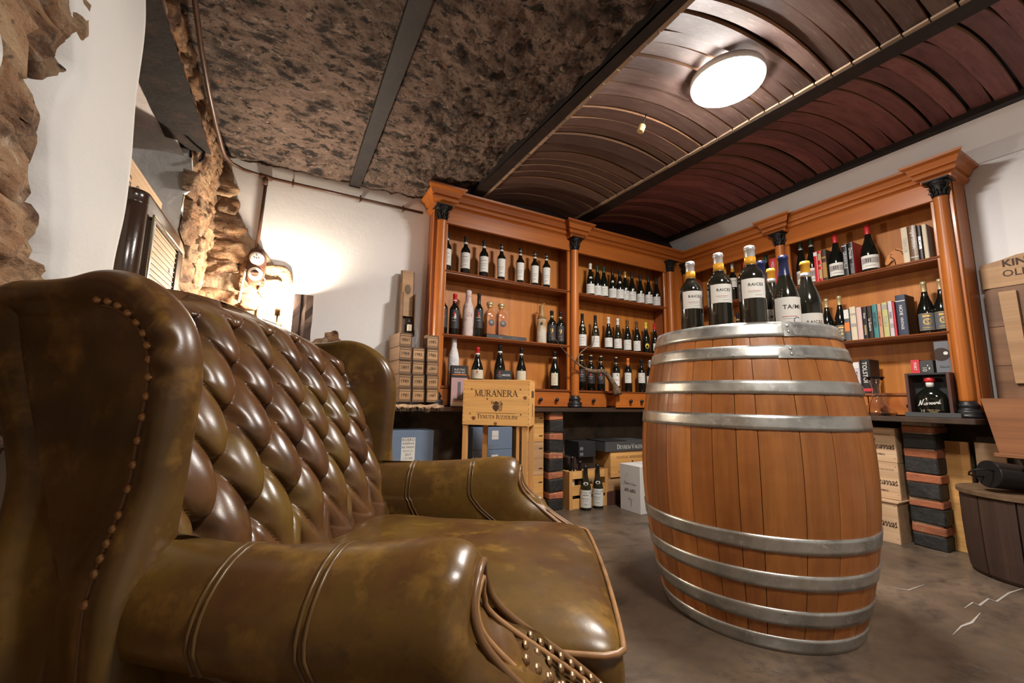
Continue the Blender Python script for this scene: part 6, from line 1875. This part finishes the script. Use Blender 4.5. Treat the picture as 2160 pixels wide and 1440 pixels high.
mb.grid(scoop, 24, 24); mb.add([scoop(i / 24, 0) for i in range(24)], [list(range(24))])
s_ = mb.build('scoop_body', M['iron'], sc, fix=False)
md = s_.modifiers.new('thickness', 'SOLIDIFY'); md.thickness = .0025
mb = MB(); mb.tube([(.0, -.10, .035), (0, -.135, .045), (0, -.175, .03), (0, -.185, .0), (0, -.17, -.03), (0, -.135, -.04), (0, -.10, -.03)], .004, 8); mb.build('handle', M['iron'], sc)
mb = MB(); mb.tube([(.045, .05, .04), (.05, .055, .06), (.045, .075, .075), (.04, .08, .06)], .004, 6); mb.build('lid_catch', M['iron'], sc)
wl_ = thing('wire_loop', 'loop of black wire lying on the drum lid beside the scoop', 'wire', (3.40, .64, DZ + .004))
mb = MB(); mb.tube([(.085 * math.cos(2 * PI * i / 30), .045 * math.sin(2 * PI * i / 30), .002 + .001 * math.sin(i)) for i in range(30)], .003, 6, closed=True); mb.build('wire', M['iron'], wl_)
jr = thing('glass_jar', 'small greenish glass jar on the drum lid at the picture edge', 'jar', (3.60, .655, DZ + .0005))
mb = MB(); mb.lathe([(.02, .002), (.034, .004), (.036, .02), (.036, .07), (.028, .085), (.028, .095), (.031, .097)] + [(.026, .094), (.033, .07), (.033, .02), (.02, .006)], 24, cap=False); mb.build('glass_body', M['glass_clear'], jr)
# wide board and pale board leaning behind the drum
for lb, pl0, mt, xx in (('brown plank leaning behind the drum beside the brick pier', [(1981, 932), (2037, 929), (2062, 1030), (2004, 1040)], 'pine', 3.68), ('pale plank leaning behind the black scoop', [(2051, 936), (2115, 934), (2142, 1045), (2078, 1045)], 'pale', 3.705)):
    P = [at_x(u, v, xx) for u, v in pl0]
    t = thing('plank', lb, 'plank', (xx, (P[0].y + P[1].y) / 2, 0), RW)
    w = abs(P[0].y - P[1].y) / 2; zt_ = (P[0].z + P[1].z) / 2
    mb = MB(); mb.box(-w, w, 0, .018, 0, zt_, c=.002)
    mb.v = [Vector((p.x, p.y + (p.z / zt_) * .03 - .0, p.z)) for p in mb.v]; mb.build('board', M[mt], t)
# trough on a dark stand
sd = thing('trough_stand', 'dark low bench under the sloping wooden trough at the right edge', 'bench', (3.66, .42, 0))
mb = MB(); mb.box(-.14, .155, -.5, -.02, .575, .60, c=.003); mb.build('bench_top', M['oak_dark'], sd)
for sx in (-1, 1):
    for sy in (-1, 1):
        mb = MB(); mb.box(sx * .11 - .02, sx * .11 + .02, -.26 + sy * .20 - .02, -.26 + sy * .20 + .02, 0, .574); mb.build('leg', M['oak_dark'], sd)
tg = thing('wooden_trough', 'brown wooden trough with a sloping end at the right picture edge', 'trough', (3.50, .0, .601), RW)
zt2 = at_x(2110, 840, 3.5).z - .601
e0 = at_x(2068, 840, 3.5).y; e1 = at_x(2108, 945, 3.5).y
mb = MB()
Pp = [(-e0, zt2), (.55, zt2), (.48, .0), (-e1, .0)]
mb.prism(Pp, 0, .016); mb.build('front_board', M['trough'], tg)
mb = MB(); mb.prism(Pp, .26, .276); mb.build('back_board', M['trough'], tg)
for (xa, za, xb, zb) in ((-e0, zt2, -e1, 0), (.55, zt2, .48, 0)):
    s = 1 if xa < 0 else -1
    mb = MB(); mb.prism([(xa, za), (xa + s * .016, za), (xb + s * .016, zb), (xb, zb)], .0165, .2595); mb.build('end_board', M['trough'], tg)
mb = MB(); mb.box(-e1 + .02, .46, .0165, .2595, .0, .012); mb.build('bottom_board', M['trough'], tg)
mb = MB(); mb.box(-e1 - .02, .5, -.02, -.001, -.0, .022, c=.003); mb.build('foot_rail', M['trough'], tg)
# old crate end with rounded corners against the wall
oc = thing('old_crate_front', 'brown rounded crate end of old planks with faded lettering above the trough', 'crate', (3.79, 0, 0), RW)
q = lambda u, v: at_x(u, v, 3.79)
ya, zlo, zhi = q(2081, 640).y, .885, q(2080, 612).z
ya = q(2092, 720).y
z3 = [zlo + (zhi - zlo) * k / 3 for k in range(4)]
for k in range(3):
    mb = MB(); P = [(-ya, z3[k] + .0015), (.10, z3[k] + .0015), (.10, z3[k + 1] - .0015), (-ya, z3[k + 1] - .0015)]
    if k == 0: P = [(-ya + .03, z3[0]), (.1, z3[0]), (.1, z3[1] - .0015), (-ya, z3[1] - .0015), (-ya, z3[0] + .03), (-ya + .008, z3[0] + .008)]
    if k == 2: P = [(-ya, z3[2] + .0015), (.1, z3[2] + .0015), (.1, z3[3]), (-ya + .03, z3[3]), (-ya + .008, z3[3] - .008), (-ya, z3[3] - .03)]
    mb.prism(P, -.012, .02); mb.build('plank', M['crate_brown'], oc)
zt3 = q(2077, 560).z
mb = MB(); mb.prism([(-ya - .003, zhi + .004), (.1, zhi + .004), (.1, zt3 + .045), (-ya + .15, zt3 + .030), (-ya + .08, zt3 + .012), (-ya - .003, zt3)], -.012, .02); tp = mb.build('top_plank', M['boxwood'], oc)
mb = MB(); put_flat(mb, font_geo('OLD SCHOOL', bold=.01), -ya + .27, zhi + (zt3 - zhi) * .52, .042, -.0128); put_flat(mb, font_geo('KING', bold=.03), -ya + .16, zhi + (zt3 - zhi) * .92, .045, -.0128); put_flat(mb, font_geo('product'), -ya + .26, zhi + (zt3 - zhi) * .2, .024, -.0128); mb.build('faded_lettering', M['ink_brown'], oc, fix=False)
mb = MB(); xb = -q(2132, 700).y; mb.prism([(xb - .004, zlo + .13), (xb + .055, zlo + .13), (xb + .05, zhi - .03), (xb - .02, zhi - .03)], -.034, -.0122); mb.build('batten', M['boxwood'], oc)

# ------------------------------------------------------------------ leather wing armchair
CS = 1.25
_A = Vector((.84, -.543, 0)).normalized(); _B = Vector((.543, .84, 0)).normalized()
_o = (_A * -.30 + _B * .787) * CS
chair = thing('wing_armchair', 'olive brown leather wing armchair with a deep buttoned back and brass studs', 'armchair', (_o.x, _o.y, 0), math.atan2(_A.y, _A.x))


def C(a, t, z):
    return Vector(((a + .30) * CS, t * CS, z * CS))


def smooth_closed(P, n):
    """closed Catmull-Rom through P resampled to n points"""
    k = len(P); out = []
    for i in range(k):
        p0, p1, p2, p3 = P[i - 1], P[i], P[(i + 1) % k], P[(i + 2) % k]
        for j in range(10):
            t = j / 10
            out.append(.5 * ((2 * p1) + (p2 - p0) * t + (2 * p0 - 5 * p1 + 4 * p2 - p3) * t * t + (3 * p1 - p0 - 3 * p2 + p3) * t ** 3))
    L = [0]
    for i in range(len(out)):
        L.append(L[-1] + (out[(i + 1) % len(out)] - out[i]).length)
    res = []; j = 0
    for q in range(n):
        d = L[-1] * q / n
        while L[j + 1] < d: j += 1
        f = (d - L[j]) / max(1e-9, L[j + 1] - L[j])
        res.append(out[j].lerp(out[(j + 1) % len(out)], f))
    return res


def smooth_open(P, n):
    k = len(P); out = []
    for i in range(k - 1):
        p0, p1, p2, p3 = P[max(i - 1, 0)], P[i], P[i + 1], P[min(i + 2, k - 1)]
        for j in range(10):
            t = j / 10
            out.append(.5 * ((2 * p1) + (p2 - p0) * t + (2 * p0 - 5 * p1 + 4 * p2 - p3) * t * t + (3 * p1 - p0 - 3 * p2 + p3) * t ** 3))
    out.append(P[-1])
    L = [0]
    for i in range(len(out) - 1): L.append(L[-1] + (out[i + 1] - out[i]).length)
    res = []; j = 0
    for q in range(n):
        d = L[-1] * q / (n - 1)
        while j < len(L) - 2 and L[j + 1] < d: j += 1
        f = (d - L[j]) / max(1e-9, L[j + 1] - L[j])
        res.append(out[j].lerp(out[j + 1], f))
    return res


def offset_ring(P, d):
    n = len(P); out = []
    for i in range(n):
        t = P[(i + 1) % n] - P[i - 1]
        if t.length < 1e-9: t = Vector((1, 0))
        t.normalize(); out.append(P[i] + Vector((-t.y, t.x)) * d)
    return out


# stud mesh shared by all studs
mb = MB(); mb.lathe([(.0070, 0), (.0066, .0024), (.0045, .0045), (.0004, .0054)], 10, cap=False)
STUD = mb.mesh('stud', [M['brass']])


def stud(p, nrm):
    o = link('stud', STUD, chair, p)
    o.rotation_mode = 'QUATERNION'; o.rotation_quaternion = Vector(nrm).to_track_quat('Z', 'Y')
    return o


# seat cushion
def seat_outline(sc):
    P = [(-.44, -.225), (-.25, -.234), (-.07, -.236), (-.045, -.240), (.05, -.244), (.082, -.238), (.096, -.212), (.103, 0), (.096, .220), (.082, .247), (.05, .253), (-.045, .250), (-.07, .246), (-.25, .240), (-.44, .230)]
    R = smooth_closed([Vector(p) for p in P], 120)
    c = Vector((-.17, .003))
    return [c + (p - c) * sc for p in R]


mb = MB(); rings = []
for sc_, z in ((.5, .286), (.93, .287), (.985, .290), (1.0, .297), (1.012, .33), (1.012, .365), (1.0, .389), (.985, .397), (.94, .407), (.86, .416), (.72, .423), (.5, .428), (.25, .430)):
    R = seat_outline(sc_)
    rings.append([C(p.x, p.y, z + .004 * nz((p.x, p.y, z), 9)) for p in R])
mb.rings(rings); sc_ = mb.build('seat_cushion', M['leather'], chair)
sc_.modifiers.new('smooth', 'SUBSURF').levels = 1
for z in (.394, .293):
    mb = MB(); mb.tube([C(p.x, p.y, z) for p in seat_outline(1.004)], .0050, 8, closed=True); mb.build('piping', M['piping'], sc_)
# seat base
mb = MB(); rings = []
for z, g in ((.075, -.01), (.085, 0), (.27, 0), (.284, -.01)):
    P = smooth_closed([Vector(p) for p in ((-.48, -.30), (.05, -.30), (.078, -.28), (.085, 0), (.078, .28), (.05, .30), (-.48, .30))], 80)
    rings.append([C(p.x, p.y, z) for p in offset_ring(P, -g)])
mb.rings(rings); mb.build('seat_base', M['leather'], chair)

# arms
FZ = [(.0, .115), (.29, .115), (.32, .113), (.345, .100), (.365, .078), (.385, .045), (.405, .006), (.425, -.030), (.445, -.054), (.465, -.066), (.485, -.070), (.545, -.070)]


def front_at(z):
    for (z0, f0), (z1, f1) in zip(FZ, FZ[1:]):
        if z0 <= z <= z1:
            k = (z - z0) / (z1 - z0); return f0 + (f1 - f0) * k
    return FZ[-1][1]


def arm_section(n=72):
    P = [(.262, .10), (.262, .30), (.263, .38), (.262, .44), (.268, .492), (.290, .530), (.325, .544), (.362, .536), (.392, .508), (.402, .470), (.392, .430), (.368, .408), (.352, .385), (.352, .30), (.352, .08)]
    return smooth_open([Vector(p) for p in P], n)


SEC = arm_section()
for sgn in (-1, 1):
    mb = MB(); rings = []
    qs = [0, .08, .2, .35, .5, .65, .78, .86, .91, .94, .955, .97, .98, .99, .996, 1.0]
    for qv in qs:
        ring = []
        for jj, p in enumerate(SEC):
            F = front_at(p.y); back = -.485; tap = max(0, 1 - qv / .55) ** 1.3
            dip = .012 * math.sin(PI * min(1, max(0, (qv - .05) / .8))) if p.y > .46 else 0
            a = back + (F - back) * qv
            e = max(0, (qv - .91) / .09)
            cx_, cz2 = .318, .478
            k = 1 - .34 * (1 - math.sqrt(max(0, 1 - e * e))) if p.y > .41 else 1
            bul = .008 * math.exp(-((qv - .86) / .07) ** 2) if p.y > .43 else 0
            k += (.045 * e * math.sin(jj * 1.55) * (.4 + .6 * abs(math.sin(jj * .7))) if .0 < e < 1 and p.y > .43 else 0)
            t, z = cx_ + (p.x - cx_) * (k + bul * 3), cz2 + (p.y - cz2) * (k + bul * 3) if p.y > .41 else p.y
            if p.y <= .41: t = p.x
            if t > .33: t -= .040 * tap
            sl = .020 * (1 - qv) if p.y > .44 else 0       # arms sink a little to the back
            ring.append(C(a, sgn * t, z - dip * .6 - sl * .9))
        rings.append(ring)
    n = len(SEC)
    vs = [p for r in rings for p in r]; fs = []
    for i in range(len(rings) - 1):
        for j in range(n - 1):
            fs.append((i * n + j, i * n + j + 1, (i + 1) * n + j + 1, (i + 1) * n + j))
    mb.add(vs, fs, 0, True)
    arm = mb.build('arm', M['leather'], chair)
    # front facing of the arm, slightly recessed
    ring = rings[-1]
    mb = MB(); m_ = []
    cen_ = [Vector((sum(p.x for p in ring) / n, sum(p.y for p in ring) / n, sum(p.z for p in ring) / n))]
    inner = []
    for i, p in enumerate(ring):
        z = p.z / CS; w = .5 if z > .41 else .5
        cc = C(front_at(max(.09, min(z, .5))) - .004, sgn * .31, z if z < .47 else .47)
        inner.append(p.lerp(cc, .16) - Vector((.008, 0, 0)))
    vs = ring + inner
    fs = [(i, i + 1, n + i + 1, n + i) for i in range(n - 1)]
    # strip filling between the two sides
    h_ = n // 2
    fs += [(n + i, n + i + 1, n + n - 2 - i, n + n - 1 - i) for i in range(h_ - 1)]
    mb.add(vs, fs, 0, True); mb.build('front_facing', M['leather'], arm)
    for off, r_, mt in ((.0, .0055, 'piping_dark'), (.022, .0042, 'piping')):
        P = []
        for i in (range(h_ + 14, n - 3) if 0 else range(4, n - 3)):
            p = ring[i]; z = p.z / CS
            cc = C(front_at(max(.09, min(z, .5))), sgn * .31, min(z, .47))
            d = (cc - p)
            P.append(p + (d.normalized() * off if d.length > 1e-6 else Vector()) + Vector((.003, 0, 0)))
        P = smooth_open(P[::4] + [P[-1]], 140)
        mb = MB(); mb.tube(P, r_, 7); mb.build('piping', M[mt], arm)
    # studs along the sweeping front edge
    if sgn < 0:
        for off in (.012, .034):
            P = []
            for i in range(3, n - 3):
                p = ring[i]; z = p.z / CS
                cc = C(front_at(max(.09, min(z, .5))), sgn * .31, min(z, .47)); d = cc - p
                P.append(p + (d.normalized() * off if d.length > 1e-6 else Vector()) + Vector((.004, 0, 0)))
            P = smooth_open(P[::4] + [P[-1]], 500)
            L = 0; last = None; acc = 0
            for a, b in zip(P, P[1:]):
                acc += (b - a).length
                if acc > .017 and b.z / CS < .435:
                    acc = 0; stud(b, (.9, 0, .35))
    # double seam bands over the arm
    for aq in ((.37, .64) if sgn < 0 else (.33, .71)):
        for dq in (-.010, .010):
            P = []
            for j in range(12, n - 6):
                i0 = max(i for i, q_ in enumerate(qs) if q_ <= aq + dq); k = (aq + dq - qs[i0]) / (qs[i0 + 1] - qs[i0])
                P.append(rings[i0][j].lerp(rings[i0 + 1][j], k))
            mb = MB(); mb.tube(P, .0028, 6); mb.build('seam', M['seam'], arm)

# wings
for sgn in (-1, 1):
    P = [(-.565, .10), (-.39, .10), (-.405, .30), (-.420, .42), (-.425, .52), (-.422, .62), (-.418, .70), (-.428, .758), (-.458, .802), (-.508, .835), (-.56, .846), (-.61, .838), (-.66, .836), (-.705, .836), (-.734, .822), (-.736, .79), (-.700, .70), (-.650, .59), (-.615, .47), (-.595, .32)]
    R = smooth_closed([Vector(p) for p in P], 150)
    prof = [(.060, .341), (.046, .342), (.040, .346), (.033, .353), (.022, .358), (.010, .357), (.002, .350), (-.003, .337), (-.002, .322), (.006, .308), (.022, .299), (.06, .295)]
    mb = MB(); rings = []
    for ins, t in prof:
        ring = []
        for i, p in enumerate(offset_ring(R, ins)):
            q = p.copy()
            wob = .0
            if .70 < R[i].y < .81 and R[i].x > -.51 and .008 < ins < .04 and t > .34:   # gathered pleats on the rounded corner
                wob = .006 * math.sin(i * 1.9)
            back = max(0, min(1, (-R[i].x - .40) / .34))
            tt = t - .035 * back if t > .3 else t
            lowk = max(0, min(1, (.60 - R[i].y) / .14)); lowk = lowk * lowk * (3 - 2 * lowk)
            if t > .318: tt += .030 * lowk
            ring.append(C(q.x, sgn * (tt + wob), q.y))
        rings.append(ring)
    base = offset_ring(R, .058); cc_ = Vector((-.57, .60))
    for sc2, t2 in ((.86, .291), (.70, .285), (.45, .280), (.2, .278)):
        rings.append([C((cc_ + (p - cc_) * sc2).x, sgn * t2, (cc_ + (p - cc_) * sc2).y) for p in base])
    mb.rings(rings); wing = mb.build('wing', M['leather'], chair)
    wing.modifiers.new('smooth', 'SUBSURF').levels = 1
    ring = rings[2]
    if sgn < 0:
        acc = 0
        for a, b in zip(ring, ring[1:] + ring[:1]):
            acc += (b - a).length
            z = b.z / CS; aa = b.x / CS - .30
            if acc > .0172 and z > .475 and aa > -.57:
                acc = 0; stud(b + Vector((0, sgn * .001, 0)), (.25, sgn, .15))
    mb = MB(); mb.tube([p + Vector((0, sgn * .001, 0)) for p in rings[1] if p.z / CS > .34 and (p.x / CS - .3) > -.56 and (p.z / CS > .7 or (p.x / CS - .3) > -.50)], .003, 6); mb.build('seam', M['piping_dark'], wing)

# tufted back
BZ0, BZ1 = .345, .885
SX, SZ, TO = .096, .145, .03
LZ0, LZ1 = .520, .810       # lattice rows


def puff(t, z):
    """0 at buttons and folds, up to 1 on the pillows"""
    zz = (z - LZ0) / SZ
    u = (t - TO) / SX
    ztop = (LZ1 - LZ0) / SZ
    if 0 <= zz <= ztop:
        p, q = zz + u, zz - u
        f = (abs(math.sin(PI * p)) * abs(math.sin(PI * q))) ** .42
        return f
    ph = u + (.5 if zz > ztop and (round(ztop * 2) % 2) else 0)
    s = abs(math.sin(PI * ph)) ** .5
    dist = (zz - ztop) if zz > ztop else -zz
    # blend diamond remains into vertical pleats
    p, q = zz + u, zz - u
    f = (abs(math.sin(PI * p)) * abs(math.sin(PI * q))) ** .42
    k = min(1, dist / .5)
    return s * (1 - .0 * k) if dist > .5 else max(s * .9 * k + f * (1 - k), f * (1 - k))


def back_pt(s, w):
    """s across -1..1, w up 0..1"""
    halfw = .298 + .004 * w
    t = s * halfw
    ztop = BZ1 + .015 - .075 * abs(s) ** 2.4
    z = BZ0 + (ztop - BZ0) * w
    wz = (z - BZ0) / (BZ1 - BZ0)
    a = -.418 - .190 * wz - .02 * wz * wz + .030 * math.sin(PI * min(1, wz * 1.05)) * (1 - .5 * s * s)
    a += .018 * abs(s) ** 3.2          # wraps forward towards the wings
    f = puff(t, z)
    edge = min(1, (1 - abs(s)) * 6) ** .7 * min(1, w * 12)
    dpt = .042 * f * (1 - .25 * wz) * (.35 + .65 * edge)
    zs, us = (z - LZ0) / SZ, (t - TO) / SX
    d = 0
    if -.2 < zs < (LZ1 - LZ0) / SZ + .2:
        for zi in (math.floor(zs * 2) / 2, math.ceil(zs * 2) / 2):
            for ui in (math.floor(us * 2) / 2, math.ceil(us * 2) / 2):
                if abs((zi + ui) - round(zi + ui)) < .01:
                    dd = ((zs - zi) * SZ) ** 2 + ((us - ui) * SX) ** 2
                    d = max(d, math.exp(-dd / .00022))
    a += dpt - .020 * d
    z -= .021 * f * edge
    a += .003 * nz((t, z, 2), 14)
    # roll over the top
    if w > .90:
        k = (w - .90) / .10
        a -= .075 * (1 - math.cos(k * PI / 2)); z -= .012 * k ** 3
    return C(a, t, z)


mb = MB(); mb.grid(lambda i, j: back_pt(2 * i - 1, j), 210, 230)
mb.grid(lambda i, j: (back_pt(2 * i - 1, 1.0) if j < .01 else C(-.685 - .035 * min(1, j * 3) + .165 * max(0, j - .34) / .66, (2 * i - 1) * .300, (BZ1 + .003 - .075 * abs(2 * i - 1) ** 2.4) * (1 - max(0, j - .3) / .7) + .12 * max(0, j - .3) / .7)), 40, 12)
for sg in (0, 1):
    mb.grid(lambda i, j, sg=sg: back_pt(2 * sg - 1, j).lerp(Vector((C(-.66 + .14 * (1 - j), 0, 0).x, back_pt(2 * sg - 1, j).y * 1.02, back_pt(2 * sg - 1, j).z)), i), 4, 60)
bk = mb.build('tufted_back', M['leather_tuft'], chair, fix=False)
mb = MB(); mb.lathe([(.0004, .004), (.007, .003), (.0095, 0), (.008, -.003)], 12, cap=False)
BTN = mb.mesh('button', [M['button']])
kz = 0
while LZ0 + kz * SZ / 2 <= LZ1 + .001:
    z = LZ0 + kz * SZ / 2
    for ui in range(-3, 4):
        t = (ui + (.5 if kz % 2 else 0)) * SX + TO
        if abs(t) > .275: continue
        w = .5
        for _ in range(12):
            s = t / (.298 + .004 * w); zt_ = BZ1 + .015 - .075 * abs(s) ** 2.4; w = (z - BZ0) / (zt_ - BZ0)
        p = back_pt(t / (.298 + .004 * w), w)
        o = link('button', BTN, bk, p + Vector((.003, 0, .001))); o.rotation_euler = (0, PI / 2 - .35, 0)
    kz += 1
# outer back
mb = MB()
BK = [(-.558, .10), (-.590, .32), (-.610, .47), (-.645, .59), (-.695, .70), (-.731, .79), (-.728, .83)]
mb.rings([[C(a + da, t, z) for t, da in ((-.305, 0), (.305, 0), (.30, .03), (-.30, .03))] for a, z in BK], 0, False); mb.build('outer_back', M['leather'], chair)
for sx, sy in ((.03, -.27), (.03, .27), (-.51, -.25), (-.51, .25)):
    mb = MB(); mb.lathe([(.016, 0), (.02, .01), (.026, .06), (.030, .095)], 16, T=Matrix.Translation(C(sx, sy, 0))); mb.build('leg', M['darkwood'], chair)
